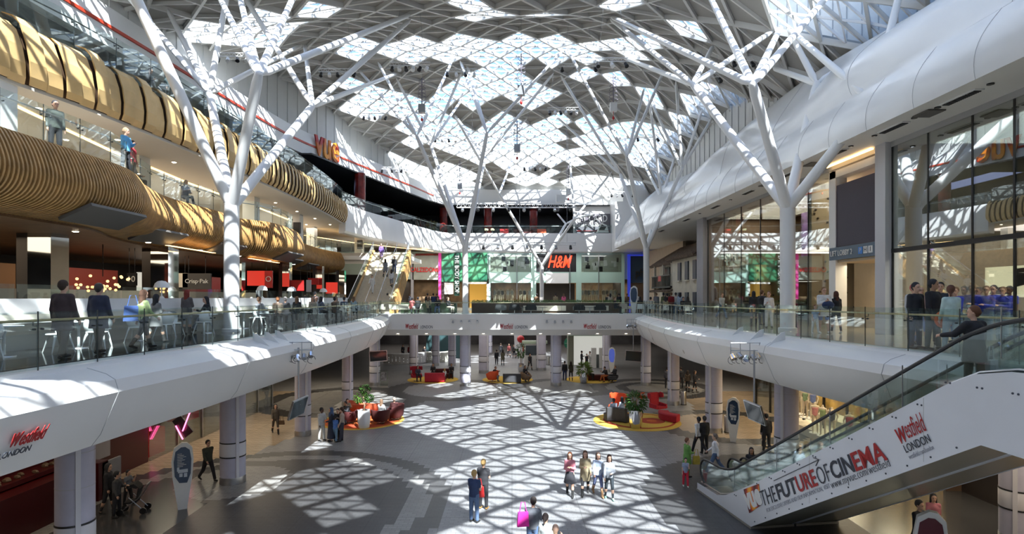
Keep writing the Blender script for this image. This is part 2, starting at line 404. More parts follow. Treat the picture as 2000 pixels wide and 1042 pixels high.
for s_ in range(-22, 62):
    for d_ in range(-22, 20):
        if (s_+d_) % 2: continue
        i, j = (s_+d_)//2, (s_-d_)//2
        A, B, C_, D_ = rp(i,j), rp(i+1,j), rp(i+1,j+1), rp(i,j+1)
        if not (inr(A) and inr(C_) and inr(B) and inr(D_)): continue
        g = glazed(i, j)
        T = gls if g else pan; th = .04 if g else .14
        for tri in ((A,B,D_),(B,C_,D_)):
            up = Vector((0,0,th)); T.add([p for p in tri]+[p+up for p in tri], [(2,1,0),(3,4,5),(0,1,4,3),(1,2,5,4),(2,0,3,5)] if not g else [(0,1,2)])
        edge(A,B,.14,.30,rib); edge(A,D_,.14,.30,rib); edge(D_,C_,.14,.30,rib); edge(B,C_,.14,.30,rib); edge(D_,B,.10,.20,rib)
        if g:
            m1=(A+B)/2; m2=(B+C_)/2; m3=(C_+D_)/2; m4=(D_+A)/2
            for p, q in ((m1,m3),(m2,m4),(m1,m4),(m2,m3)): edge(p,q,.07,.12,sub)
ROOFP = mat('roof_panel_offwhite', (.37,.355,.325), .75, noise=.04, nscale=.5)
cl = struct('ceiling', pan, ROOFP, smooth=0)
struct('roof_glazing', gls, GLASSR, cl, smooth=0, fix=False)
struct('roof_rib', rib, mat('rib_steel', (.66,.65,.62), .4), cl, smooth=0); struct('glazing_bar', sub, STEELW, cl, smooth=0)
print('roof', len(pan.f), len(gls.f), len(rib.f))
# ---------------------------------------------------------------- tree columns
def tree(label, base, zsplit, prim, rt, D0):
    t = thing('tree_column', label, 'column', (base[0], base[1], base[2]), 0, 'branching white steel columns')
    o = (base[0], base[1])
    b = MB(); b.lathe([(rt*1.25,0),(rt*1.25,.12),(rt,.14),(rt,zsplit-base[2]),(rt*1.04,zsplit-base[2]+.02),(rt*.8,zsplit-base[2]+.18)], n=28); part('trunk', b, STEELW, t)
    top = Vector((o[0], o[1], zsplit-.1))
    for (u, v, D, tips) in prim:
        n = atd(u, v, D); d = (n-top)
        b = MB(); b.tube([top, top+d*.12, top+d*.94, n], [rt*.70, rt*.74, rt*.62, rt*.5], 18); br = part('branch', b, STEELW, t, True)
        kb = MB(); kb.ell(n, (rt*.5,rt*.5,rt*.5), 12, 8); 
        for tp in tips:
            e = roofhit(*tp) if len(tp) == 2 else Vector(tp); q = e-n; ql = q.length; qn = q.normalized()
            s0 = n+qn*.15
            b2 = MB(); b2.tube([s0, s0+qn*.5, n+qn*(ql-.45), e], [rt*.22, rt*.50, rt*.46, rt*.16], 14)
            tw = part('twig', b2, STEELW, br, True)
            kb.cbox(n+qn*rt*.75, (rt*.16, rt*.9, rt*.5), M=qn.to_track_quat('Y','Z').to_matrix())
        part('node', kb, STEELW, br, True)
    return t
tree('near white tree column with spreading branches on left gallery, in front of timber balconies', (-11.4,22.9,Z1), 11.25, [
    (240,-60,19.5,[(120,-200),(330,-190),(60,-90)]),
    (409,182,27.5,[(328,19),(246,-12),(447,-30),(589,88)]),
    (505,146,20.6,[(424,-14),(464,-24),(582,-26),(800,29)]),
    (610,207,28.5,[(802,38),(774,144),(595,88),(476,-8)])], .295, 0)
tree('near white tree column on right gallery, in front of climbing wall store', (11.55,23.6,Z1), 11.3, [
    (1353,165,28.5,[(1192,36),(1220,113),(1392,91),(1510,60)]),
    (1470,165,20.6,[(1194,33),(1384,-12),(1628,-22),(1525,52)]),
    (1595,163,25.6,[(1511,133),(1541,60),(1680,109)]),
    (1704,197,20.3,[(1539,56),(1760,-24),(1952,-20),(1742,101)])], .295, 0)
tree('far white tree column at the left part of the far bridge, in front of green shopfront', (-3.98,47.9,Z1), 11.8, [
    (814,266,44,[(701,137),(738,121),(883,119)]),
    (841,282,52,[(774,153),(901,143),(903,193)]),
    (951,260,45,[(899,119),(1101,97),(912,128)]),
    (948,306,53,[(888,224),(1081,143),(1030,230)])], .25, 0)
tree('far white tree column at the right corner of the bridge, before blue pharmacy front', (11.45,48,Z1), 11.7, [
    (1212,341,53,[(1095,147),(1097,151),(1086,227)]),
    (1224,307,44,[(1108,96),(1258,173),(1298,134),(1221,267)]),
    (1292,387,54,[(1243,292),(1267,184),(1319,304)]),
    (1332,329,46,[(1270,194),(1320,157),(1372,212),(1393,227)])], .25, 0)
tree('farthest slender tree column rising in front of the mint fashion store', (3.75,71,.0), 11.5, [
    (975,378,66,[(888,226),(1001,312)]),
    (1122,427,67,[(1112,298),(1195,335),(1178,412)]),
    (1105,437,74,[(1080,407),(1165,405)])], .26, 0)
# ---------------------------------------------------------------- timber galleries on the left
WOOD = mat('honey_timber', (.52,.30,.11), .38, noise=.22, nscale=3)
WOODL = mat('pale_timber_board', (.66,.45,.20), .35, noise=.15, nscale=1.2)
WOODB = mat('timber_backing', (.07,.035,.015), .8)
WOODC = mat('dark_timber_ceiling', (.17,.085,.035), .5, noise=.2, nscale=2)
L2L = resample(catmull(V2([(-13.8,3),(-13.6,8),(-13.5,14.8),(-13.4,17.5),(-13.5,19.8),(-14.7,22.5),(-15.5,25.5),(-15.4,29.5),(-15.6,32),(-14.6,33.8),(-14.5,36),(-14.9,39),(-16.6,42),(-17.4,47),(-17.8,52.6),(-17.4,57)])), .135)
L3L = resample(catmull(V2([(-15.9,3),(-15.8,8),(-15.7,12),(-15.6,17.2),(-15.1,20.2),(-14.7,26.4),(-14.6,33),(-14.6,38.5),(-14.8,45),(-15.3,51.6)])), .30)
def sub_path(path, st): return resample(path, st)
_c2 = [(-.30,12.02),(.02,12.0),(.22,11.75),(.42,11.3),(.50,10.9),(.38,10.5),(.05,10.2),(-.6,10.0),(-1.6,9.9)]
P2 = [(v.x, v.y) for v in catmull([Vector((o, z, 0)) for o, z in _c2], 3)]
t = thing('timber_gallery_front', 'lower gallery front of curved honey timber fins, sweeping above the food court', 'timber cladding', (-14,30,9.8))
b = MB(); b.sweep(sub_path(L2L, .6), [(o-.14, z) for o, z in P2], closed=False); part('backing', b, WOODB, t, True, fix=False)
b = MB(); N_ = normals2(L2L); k = len(P2)
for i in range(0, len(L2L)):
    p, n = L2L[i], N_[i]; d = Vector((-n.y, n.x)); vs = []
    for o, z in P2:
        for oo, s_ in ((o-.12,-.028),(o,-.028),(o,.028),(o-.12,.028)):
            vs.append((p.x+n.x*oo+d.x*s_, p.y+n.y*oo+d.y*s_, z))
    b.add(vs, [(j*4+a, j*4+(a+1)%4, (j+1)*4+(a+1)%4, (j+1)*4+a) for j in range(k-1) for a in range(4)]+[(0,1,2,3)])
part('timber_fins', b, WOOD, t, True, smooth=0)
VENT = mat('vent_grille', (.13,.12,.11), .5)
for D in (18.5,24.5,30.5,36.5,42.5,48.5):
    i = min(range(len(L2L)), key=lambda q: abs(L2L[q].y-D)); p, n = L2L[i], N_[i]
    b = MB().cbox((p.x+n.x*.02, p.y, 10.12), (1.1, 2.6, .10), M=Matrix.Rotation(math.radians(-24), 3, 'Y')); part('air_grille', b, VENT, t, True)
P3 = [(-.25,16.12),(-.02,16.1),(.12,15.9),(.20,15.4),(.18,14.9),(.06,14.5),(-.12,14.32)]
t = thing('timber_gallery_front', 'upper gallery front of broad pale timber boards with wavy top edge', 'timber cladding', (-15,28,14.3))
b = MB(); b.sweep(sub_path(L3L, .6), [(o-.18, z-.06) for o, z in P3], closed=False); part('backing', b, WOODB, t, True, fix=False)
b = MB(); N_ = normals2(L3L); k = len(P3); r_ = random.Random(5)
i = 0
while i < len(L3L):
    p, n = L3L[i], N_[i]; d = Vector((-n.y, n.x)); vs = []; far = L3L[i].y > 33
    hw = .095 if far else .265; lean = .75 if not far else .35; io = (.0, .10)[(i if far else i//2) % 2]; tz = .07*math.sin(i*.9)+.05*math.sin(i*2.3)+(.10 if (i//2) % 2 else 0)
    for q, (o, z) in enumerate(P3):
        f = q/(k-1); sh = lean*(.5-f)*-1.0; zz = z+(tz*(1-f))
        for oo, s_ in ((o-.05+io,-hw),(o+io,-hw),(o+io,hw),(o-.05+io,hw)):
            vs.append((p.x+n.x*oo+d.x*(s_+sh), p.y+n.y*oo+d.y*(s_+sh), zz))
    b.add(vs, [(j*4+a, j*4+(a+1)%4, (j+1)*4+(a+1)%4, (j+1)*4+a) for j in range(k-1) for a in range(4)]+[(0,1,2,3),((k-1)*4,(k-1)*4+1,(k-1)*4+2,(k-1)*4+3)])
    i += 1 if far else 2
part('timber_boards', b, WOODL, t, True, smooth=0)
# floors and soffits of the upper galleries
pp = [(p.x-.3, p.y) for p in sub_path(L2L, .6)]
deck('floor_7', [(-34,3)]+pp+[(-17.6,57),(-10.3,57),(-10.3,60),(-11,64),(-34,64)], 11.7, 11.98, POLB)
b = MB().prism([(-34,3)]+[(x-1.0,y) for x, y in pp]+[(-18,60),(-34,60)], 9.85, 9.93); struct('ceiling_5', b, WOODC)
b = MB().box(-20,-10.3,57,64,11.3,11.7); struct('trim_8', b, SLAB)
E3 = V2([(-15.3,51.6),(-14.6,56),(-13.2,61),(-11.4,68),(-9.8,73),(-8.6,75),(-6,75.5)])
L3F = resample(catmull(E3)+V2([(0,75.5),(6,75.5),(13.4,75.5)]), 1.0)
b = MB(); b.sweep(L3F, [(-.5,16.08),(0,16.08),(0.05,15.9),(.05,13.6),(-.1,13.4),(-.6,13.35),(-.6,16.0)]); struct('trim_4', b, SLAB)
pp3 = [(p.x-.3, p.y) for p in sub_path(L3L, 1)]
deck('floor_8', [(-34,3)]+pp3+[(p.x-.3,p.y+.2) for p in L3F]+[(13.4,99),(-34,99)], 15.7, 16.0, POLD)
b = MB().prism([(-34,3)]+[(x+.1,y) for x, y in pp3]+[(p.x-.2,p.y+.2) for p in L3F]+[(20,75.7),(20,99),(-34,99)], 14.22, 14.34); struct('ceiling_6', b, CEILW)
# recessed warm cove along the soffit
def cove(name, pts, z, w_=.18, m=WARM, zt=.02):
    b = MB()
    for a, c in zip(pts, pts[1:]): b.beam((a[0],a[1],z),(c[0],c[1],z), w_, .03)
    return b
b = cove('c', [(-16.9,10),(-17.1,18),(-18.4,26),(-19,33),(-19,42),(-19.5,52)], 14.20); solo('cove_light', b, WARM, 'warm linear light recessed in white soffit under upper timber gallery', 'ceiling light')
b = cove('c', [(-19.5,53),(-17,60),(-13.4,66),(-10,71)], 13.32, .2); solo('cove_light', b, WARM, 'warm linear light under the curving white band, above the stairs', 'ceiling light')
# white fascia with the red stripe, sweeping round to the far end
UB = resample(catmull(V2([(-21.2,4),(-21.1,14),(-20.8,25),(-20.3,32),(-19.7,41),(-18.8,49),(-16.6,56.5),(-14.6,63),(-12.4,70),(-10.9,75.5),(-9.9,77.3),(-8,77.6)]))+V2([(0,77.6),(13.6,77.6)]), .7)
b = MB(); b.sweep(UB, [(-1.6,22.4),(.0,22.3),(.15,21.4),(.15,20.2),(-.1,20.08),(-3.2,20.0),(-3.2,22.2)]); struct('trim_5', b, SLAB)
STR = mat('red_stripe', (.55,.05,.02), .4)
strp = [p for p in UB if p.y < 76.5]; ib = min(range(len(strp)), key=lambda q: abs(strp[q].y-53.2))
b = MB()
for seg in (strp[:ib-1], strp[ib+3:]): b.sweep(seg, [(.15,21.32),(.21,21.30),(.21,21.14),(.15,21.12)])
solo('wall_stripe', b, STR, 'thin red stripe running along the upper white band either side of the cinema sign', 'stripe')
b = MB().prism([(-34,3)]+[(p.x-.1,p.y+.15) for p in UB]+[(13.6,99),(-34,99)], 20.05, 20.15); struct('ceiling_7', b, mat('grey_gallery_ceiling', (.25,.25,.26), .6))
# panelled wall between white band and roof
b = MB(); pw = [p for p in UB]
b.sweep(pw, [(-1.6,22.3),(-1.5,22.3),(-1.5,28.2),(-1.6,28.2)])
for i in range(0, len(pw), 2):
    n = normals2(pw)[i]; q = Vector((pw[i].x-n.x*1.48, pw[i].y-n.y*1.48)); b.cbox((q.x,q.y,25.2),(.06,.06,5.8), m=1)
struct("wall_upper_left", b, [PANW, PANW])
# glass fronts behind third gallery
TILE = mat('mirrored_tile_wall', (.45,.55,.58), .10, .85, noise=.35, nscale=1.3)
b = MB()
for i in range(26):
    for j in range(7):
        y0 = 24+i*1.05; z0 = 16.05+j*.56; rr_ = random.Random(i*9+j)
        M_ = Matrix.Rotation(rr_.uniform(-.05,.05), 3, 'Y') @ Matrix.Rotation(rr_.uniform(-.05,.05), 3, 'Z')
        b.cbox((-22.5+.0*i, y0, z0+.28), (.05, 1.0, .52), M=M_)
solo('mirror_wall', b, TILE, 'wall of tilted bluish mirror tiles behind the third gallery rail', 'mirror wall')
b = MB().box(-22.8,-22.7,3,52,16,20.05); struct('wall_gallery_back', b, GREYP)
b = MB().box(-34,-33.9,3,99,11.9,20).box(-34,13.6,86,86.2,16,20.1).box(-22.8,-22.6,52,86,16,20.1); struct('wall_cinema', b, mat('black_cinema_wall', (.012,.012,.015), .5))
b = MB().prism([(-22.6,49),(-17.4,49),(-15,58),(-11,72),(-9,76.4),(13.3,76.4),(13.3,86),(-22.6,86)], 19.9, 20.04); struct('ceiling_8', b, mat('black_cinema_ceiling', (.01,.01,.012), .35))
b = MB().box(-24.2,-24,3,60,12,14.25); struct('wall_gallery_mid', b, mat('pale_glass_wall', (.45,.52,.58), .12, .6, noise=.2, nscale=.6))
# ---------------------------------------------------------------- balustrades
def balustrade(label, path, z, step=1.5, h=1.12, railoff=-.10, rail=True, postr=.018, group=None, railm=BRASS, inset=.0):
    pts = resample(path, step); N_ = normals2(pts)
    t = thing('glass_balustrade', label, 'balustrade', (pts[len(pts)//2].x, pts[len(pts)//2].y, z), 0, group)
    for i in range(len(pts)-1):
        a = Vector((pts[i].x, pts[i].y, 0)); c = Vector((pts[i+1].x, pts[i+1].y, 0)); d = (c-a).normalized(); a2 = a+d*.012; c2 = c-d*.012
        n = Vector((d.y,-d.x,0))*.009; vs = []
        for p_ in (a2-n, c2-n, c2+n, a2+n): vs.append((p_.x,p_.y,z+.02))
        for p_ in (a2-n, c2-n, c2+n, a2+n): vs.append((p_.x,p_.y,z+h))
        b = MB().add(vs, [(0,3,2,1),(4,5,6,7),(0,1,5,4),(1,2,6,5),(2,3,7,6),(3,0,4,7)]); part('glass_panel', b, GLASSB, t, True, smooth=0)
    for i, p in enumerate(pts):
        n = N_[i]; q = Vector((p.x+n.x*railoff, p.y+n.y*railoff, 0))
        b = MB().beam((p.x,p.y,z),(p.x,p.y,z+h+.01), .020, .016)
        if rail:
            zr = z+h-.17
            b.tube([(p.x,p.y,zr-.10),(q.x,q.y,zr-.10),(q.x,q.y,zr)], .012, 6)
            for e in (-.09,.09):
                c = p+Vector((-n.y,n.x,0))*e; b.tube([(c.x-n.x*.02,c.y-n.y*.02,zr-.16),(c.x+n.x*.03,c.y+n.y*.03,zr-.16)], .022, 8)
        part('post', b, mat_post, t, True)
    if rail:
        b = MB().tube([(p.x+n.x*railoff, p.y+n.y*railoff, z+h-.17) for p, n in zip(pts, N_)], .026, 8); part('handrail', b, railm, t, True)
    return t
mat_post = mat('dark_steel_post', (.07,.08,.08), .35, .6)
balustrade('left first gallery glass rail with bronze handrail, beside white cafe chairs', [p for p in L1L if 3 < p.y < 45.9], Z1, 1.45)
balustrade('right first gallery glass rail with bronze handrail, beside the big store windows', [p for p in L1R if 8.6 < p.y < 45.8], Z1, 1.45)
FB = V2([(-10.8,46.05),(10.8,46.05)])
balustrade('straight glass rail along the far bridge above the white fascia', FB, Z1, 1.35)
balustrade('second gallery glass rail above the curved timber fins', [p-Vector((.28,0,0)) for p in L2L], 12.02, 1.35, rail=True, railm=STEEL)
L3S = [p-Vector((.25,0,0)) for p in L3L]
balustrade('third gallery glass rail above the wavy timber boards', L3S, 16.1, 1.9, h=1.35, railm=mat_post)
balustrade('glass rail of cinema level following the white curving band', [p-normals2(L3F)[i].to_3d()*.25 for i, p in enumerate(L3F)], 16.08, 1.6, h=1.15, railm=STEEL)
# ---------------------------------------------------------------- pillars
def pillar(x, y, r, label, z1=4.3, bands=True):
    t = thing('pillar', label, 'pillar', (x, y, 0), 0, 'lavender clad pillars of ground floor')
    b = MB().lathe([(r,.28),(r,z1)], n=32); part('shaft', b, LAV, t)
    b = MB().lathe([(r+.012,.0),(r+.012,.28)], n=32); part('kick_band', b, STEEL, t)
    if bands:
        b = MB().lathe([(r+.008,1.12),(r+.012,1.13),(r+.012,1.62),(r+.008,1.63)], n=32); part('pale_band', b, LAVB, t)
        b = MB()
        for z in (1.09,1.66): b.lathe([(r+.015,z-.022),(r+.015,z+.022)], n=32)
        part('dark_ring', b, BLACK, t)
    b = MB()
    for z in (2.6,3.5): b.lathe([(r+.004,z-.006),(r+.004,z+.006)], n=32)
    part('joint', b, LINE, t)
    b = MB(); sx = 1 if x < 0 else -1
    b.cbox((sx*r*.72, -r*.72, z1/2+.14), (.11,.11,z1-.3), rz=PI/4); part('corner_strip', b, LAVB, t)
    return t
for x, y, r, l in ((-11.4,14.7,.43,'nearest left pillar cut by the picture base, near red shop'), (-11.35,22.9,.48,'left pillar below near white tree column'),
    (-11.4,30.7,.42,'left pillar behind the hanging tilted screen'), (-11.45,39.2,.37,'left pillar behind the group of five people'),
    (-11.7,48,.44,'left pillar behind flat hanging screen at bridge corner'), (-3.98,48,.46,'pillar under the far bridge in bright sun, left one'),
    (3.75,48,.46,'pillar under the far bridge in bright sun, right one'), (11.4,48,.42,'right pillar behind flat hanging screen'),
    (11.3,39.4,.40,'right pillar behind red wing chair'), (11.25,31.4,.45,'right pillar behind two men in dark suits'),
    (11.5,23.6,.47,'right pillar below near white tree column, beside the mannequins'), (15.4,17.2,.42,'nearest right pillar behind the escalator underside')):
    pillar(x, y, r, l)
for x, y, r, l in ((-9.6,55,.42,'shaded pillar behind the left bridge pillar, by the counter'), (-2.8,56,.5,'shaded pillar behind left sunlit bridge pillar'), (3.0,58,.5,'shaded pillar behind right sunlit bridge pillar'),
    (9.6,57,.45,'shaded pillar behind the right hanging screen'), (-3.4,74,.8,'distant pillar beyond the far bridge'), (-8.4,62,.42,'slim shaded pillar near white reception desk'), (-6.6,62,.42,'slim shaded pillar behind white reception desk')):
    pillar(x, y, r, l)
def sqcol(x, y, z0, z1, w_, m, label, group=None):
    return solo('square_column', MB().box(x-w_/2,x+w_/2,y-w_/2,y+w_/2,z0,z1), m, label, 'column', group)
for x, y, l in ((-16.2,17.6,'nearest square white column on second timber gallery'),(-18.0,27,'square white column on second timber gallery behind people in blue and red'),
    (-17.6,38,'square white column on second gallery, third from the camera'),(-17.6,46,'square white column with black speaker on second gallery'),
    (-19.2,54,'slim white column on the second gallery left of the stairs'),(-16.4,60.5,'square white column with black speaker above stairs')):
    sqcol(x, y, 11.98, 14.25, .8, WHITE, l)
for x, y, l in ((-17.4,46.2-.6,'black wall speaker on white column, left of the two'),(-16.2,60,'black wall speaker on the white column over the stairs')):
    solo('wall_speaker', MB().cbox((x,y,13.1),(.55,.25,.9)), BLACK, l, 'speaker')
REDC = mat('dark_red_column', (.20,.015,.012), .25, noise=.6, nscale=1.2)
for u, D, l in ((703,57,'dark red round column on cinema level, left part'),(866,78.5,'dark red patterned column behind cinema level rail, left of tree branch'),(953,78.5,'dark red patterned column behind truss on cinema level'),(1042,80,'dim red column at back of cinema level')):
    x = xat(u, D); solo('round_column', MB().lathe([(.55,16),(.55,20)], (x,D,0), 24), REDC, l, 'column')
# mirror clad columns of the food court
for i, (u, D, l) in enumerate(((95,21,'nearest mirror clad column rising from the food court'),(322,27.5,'mirror clad column right of the hanging light cluster'),(468,36,'mirror clad column behind the near left white tree'),(561,40,'mirror clad column beside food court red sign'),(625,45,'slender mirror clad column further along food court'),(669,52,'farthest mirror clad column before the stairs'))):
    x = xat(u, D); w_ = .85 if i < 2 else .5
    t = thing('mirror_column', l, 'column', (x, D, Z1)); b = MB().cbox((0,0,1.93),(w_,w_,3.85)); part('mirror_face', b, MIRROR, t)
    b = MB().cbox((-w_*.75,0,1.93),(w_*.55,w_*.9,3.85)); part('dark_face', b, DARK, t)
# ---------------------------------------------------------------- stairs to the second gallery
t = thing('staircase', 'wide cream staircase with glass sides and timber cladding, at left end of bridge', 'stairs', (-12,52,Z1))
STX0, STX1, SY0, SY1 = -13.9, -10.5, 48.2, 57.0; n = 34
TR = mat('cream_stone_tread', (.66,.60,.48), .4, noise=.08, nscale=4)
b = MB()
for i in range(n):
    y = SY0+(SY1-SY0)*i/n; z = Z1+(12-Z1)*i/n; b.box(STX0, STX1, y, y+(SY1-SY0)/n+.05, z-.25, z+(12-Z1)/n)
part('tread_flight', b, TR, t, True, smooth=0)
sl_ = (12-Z1)/(SY1-SY0)
for x0, x1, mm, nm in ((STX1,STX1+.18,WOOD,'timber_stringer'),(STX0-.18,STX0,WOOD,'timber_stringer')):
    b = MB().extr([(SY0,Z1),(SY0+.3,Z1-.0),(SY1+.2,11.2),(SY1+.2,12.25),(SY1,12.25),(SY0,Z1+.4)], (x0,0,0), (0,1,0), (0,0,1), (x1-x0,0,0)); part(nm, b, mm, t, True)
b = MB()
for k in range(40):
    y = SY0+.2+k*(SY1-SY0)/40; z = Z1+(y-SY0)*sl_; b.box(STX1+.18, STX1+.26, y, y+.09, max(Z1, z-1.6), z+.3)
part('timber_fins', b, WOOD, t, True)
for x in (STX0-.09, STX1+.09):
    b = MB().extr([(SY0,Z1+.3),(SY1,12.2),(SY1,13.1),(SY0,Z1+1.2)], (x-.01,0,0), (0,1,0), (0,0,1), (.02,0,0)); part('side_glass', b, GLASSB, t, True)
    b = MB().tube([(x,SY0-.2,Z1+1.25),(x,SY1,13.15)], .03, 8); part('handrail', b, STEEL, t, True)
for x in (-12.6,-11.6):
    b = MB().tube([(x,SY0,Z1+1),(x,SY1,12.95)], .025, 8)
    for k in range(6):
        y = SY0+.3+k*1.6; z = Z1+(y-SY0)*sl_; b.tube([(x,y,z),(x,y,z+1)], .018, 6)
    part('centre_rail', b, STEEL, t, True)
balustrade('glass rail on second gallery landing left of the stair head', V2([(-17.3,57),(-14.2,57)]), 12, 1.1, railm=STEEL)
# ---------------------------------------------------------------- right side: soffit strip, billowing white cladding, panelled wall
struct('trim_6', MB().box(12.35,24,-10,67.6,13.3,13.5), mat('cream_soffit', (.88,.86,.80), .5))
t = thing('billowing_cladding', 'glossy white billowing panel cladding above the right store fronts', 'wall cladding', (13,30,13.3))
b = MB(); NY, NT = 176, 26; vs = []
def bill(y, f):
    # f 0..1 from soffit edge to top; two rows: plain lower band, then swelling pillows
    z = 13.3+5.6*f; x = 12.35+3.6*f**1.5
    if f < .34: x -= .18*math.sin(PI*f/.34)
    else:
        g = (f-.34)/.66; x -= (.42+.34*math.sin(y*.33+g*1.7))*math.sin(PI*g)**.8*.9; z += .45*math.sin(y*.21+1.2)*g
    return x, z
for i in range(NY+1):
    y = -10+i*(77.6/NY)
    for j in range(NT+1): x, z = bill(y, j/NT); vs.append((x, y, z))
b.add(vs, [(i*(NT+1)+j, (i+1)*(NT+1)+j, (i+1)*(NT+1)+j+1, i*(NT+1)+j+1) for i in range(NY) for j in range(NT)])
part('cladding_skin', b, WHITEG, t, True, smooth=60)
b = MB()
for y in [(-8+k*2.3) for k in range(33)]:
    pts = [(bill(y,f/10*.34)[0]-.012, y, bill(y,f/10*.34)[1]) for f in range(11)]; b.tube(pts, .006, 4)
for y in [(-6+k*6.9) for k in range(11)]:
    pts = [(bill(y+q*.12,.34+.66*q/14)[0]-.01, y+q*.12, bill(y+q*.12,.34+.66*q/14)[1]) for q in range(15)]; b.tube(pts, .007, 4)
b.tube([(bill(-10+k*1.3,.34)[0]-.005,-10+k*1.3,bill(-10+k*1.3,.34)[1]) for k in range(60)], .008, 4)
part('panel_joints', b, LINE, t, True)
b = MB()
b.box(17.1,17.25,-12,90,13.5,27.5)
for k in range(80): b.cbox((17.08,-10+k*1.25,20.5),(.05,.05,14), m=1)
struct('wall_upper_right', b, [PANW, LINE])
struct('wall_far_end_right', MB().box(12.4,24,67.6,67.9,13.3,19).box(13.4,24,67.9,99,13.5,21), SLAB)
struct('trim_9', MB().box(14.15,14.2,-10,41.4,13.1,13.3), LINE)
# vents and spotlights let into the soffit strip
gA = thing('soffit_vent', 'recessed linear air vent in white soffit strip, nearest to the camera', 'vent'); b = MB().cbox((0,0,0),(.28,1.3,.04)); part('vent_frame', b, WHITE, gA)
b = MB()
for k in range(16): b.cbox((0,-.56+k*.075,-.03),(.20,.045,.03))
part('vent_slats', b, BLACK, gA); mv = Maker(gA)
vnames = ['soffit vent above the reversed reflection of the cinema sign','soffit vent over the purple screen','soffit vent near the white tree junction','soffit vent above climbing wall store','soffit vent further along the climbing wall store','soffit vent near the grey pillar','soffit vent beyond the grey pillar','soffit vent over the rustic house front']
for i, y in enumerate((16.3, 19.2, 22.6, 26.5, 31, 36, 42, 49)): mv.put((13.0, y, 13.28), 0, 'white recessed '+vnames[i])
sp0 = thing('soffit_spotlight', 'small black round spotlight', 'spotlight'); part('rim', MB().lathe([(.09,0),(.09,.03)], n=12), BLACK, sp0); part('lens', MB().lathe([(.05,-.012),(.05,.0)], n=10), CHROME, sp0); ms = Maker(sp0)
for i, y in enumerate((15.3, 17.2, 18.2, 20.2, 21.6, 23.5, 25.4, 27.6, 33.5, 39)): ms.put((13.0, y, 13.27), 0, 'small black spotlight in the white soffit strip on the right, '+ORD[i]+' from the camera', 'soffit spotlights')
hb = thing('soffit_hatch', 'square grey access grille in the white soffit strip above the big store window', 'hatch'); part('grille', MB().cbox((0,0,0),(.55,.7,.04)), VENT, hb); mh = Maker(hb)
mh.put((13.1,17.7,13.27)); mh.put((13.1,24.5,13.27),0,'square grey access grille in white soffit strip above the purple screen'); mh.put((13.1,29,13.27),0,'square grey access grille in the white soffit strip above climbing wall store')
# ---------------------------------------------------------------- right store fronts (plane x = 14.2)
FX = 14.2
def pane(mb, y0, y1, z0, z1, x=FX): mb.box(x-.015, x+.015, y0, y1, z0, z1)
MULL = mat('black_mullion', (.02,.02,.022), .35, .3)
GLASSD = glassmat('dark_store_glass', (.42,.47,.46), .30)
t = thing('shop_window', 'tall dark reflective computer store window with black joints at right', 'shop front', (FX,14,Z1))
ys = [6,8.2,10.4,12.6,14.6,15.9,17.35,19.2,21.0]
for i in range(len(ys)-1):
    b = MB(); pane(b, ys[i]+.02, ys[i+1]-.02, 9.28, 13.1); part('glass_panel', b, GLASSD, t, True)
    b = MB(); pane(b, ys[i]+.02, ys[i+1]-.02, Z1, 9.18); part('glass_panel', b, GLASSS, t, True)
    part('mullion', MB().box(FX-.03,FX+.03,ys[i+1]-.03,ys[i+1]+.03,Z1,13.1), MULL, t, True)
part('transom', MB().box(FX-.06,FX+.1,6,21,9.15,9.3), MULL, t, True)
solo('pier', MB().box(13.95,14.6,21.05,21.65,Z1,13.3), mat('pale_pier_panel', (.60,.60,.63), .35), 'tall pale narrow pier between big window and lift lobby', 'pier')
SANDP = mat('sand_wall', (.50,.40,.28), .5, noise=.06, nscale=2)
struct('wall_store_back', MB().box(20.5,20.7,4,21.6,Z1,13.3).box(FX,20.6,21.4,21.6,Z1,13.3), mat('taupe_wall', (.20,.16,.12), .6, noise=.1, nscale=.5))
# lift lobby
t = thing('lift_lobby_portal', 'white framed portal of the lift lobby with beige recess beneath purple screen', 'portal', (FX,23.2,Z1))
part('frame', MB().box(FX-.1,FX+.4,24.55,25.05,Z1,13.0).box(FX-.1,FX+.4,21.66,25.0,12.7,13.0), WHITE, t, True)
part('recess', MB().box(FX+2.2,FX+2.4,21.6,27,Z1,9.1).box(FX,FX+2.4,21.45,21.66,Z1,9.1).box(FX+.0,FX+2.4,21.6,25,9.0,9.12), SANDP, t, True)
part('skirting', MB().box(FX+2.15,FX+2.2,21.7,25,Z1,Z1+.12), STEEL, t, True)
SCRP = mat('purple_led_screen', (.055,.045,.07), .55, noise=.15, nscale=60)
solo('led_screen', MB().box(FX-.06,FX+.05,21.75,24.6,9.68,12.35), SCRP, 'large blank dark purple screen above lift lobby sign', 'screen')
solo('cove_light', MB().box(FX-.3,FX-.2,21.8,25,13.22,13.27), WARM, 'warm light slot above the purple screen', 'ceiling light')
t = thing('lobby_sign', 'blue grey lift lobby sign band with pictograms', 'sign', (FX-.08,23.2,9.15))
part('band', MB().box(FX-.12,FX-.04,21.66,25.0,9.12,9.66), mat('blue_grey_sign', (.09,.14,.20), .45), t, True)
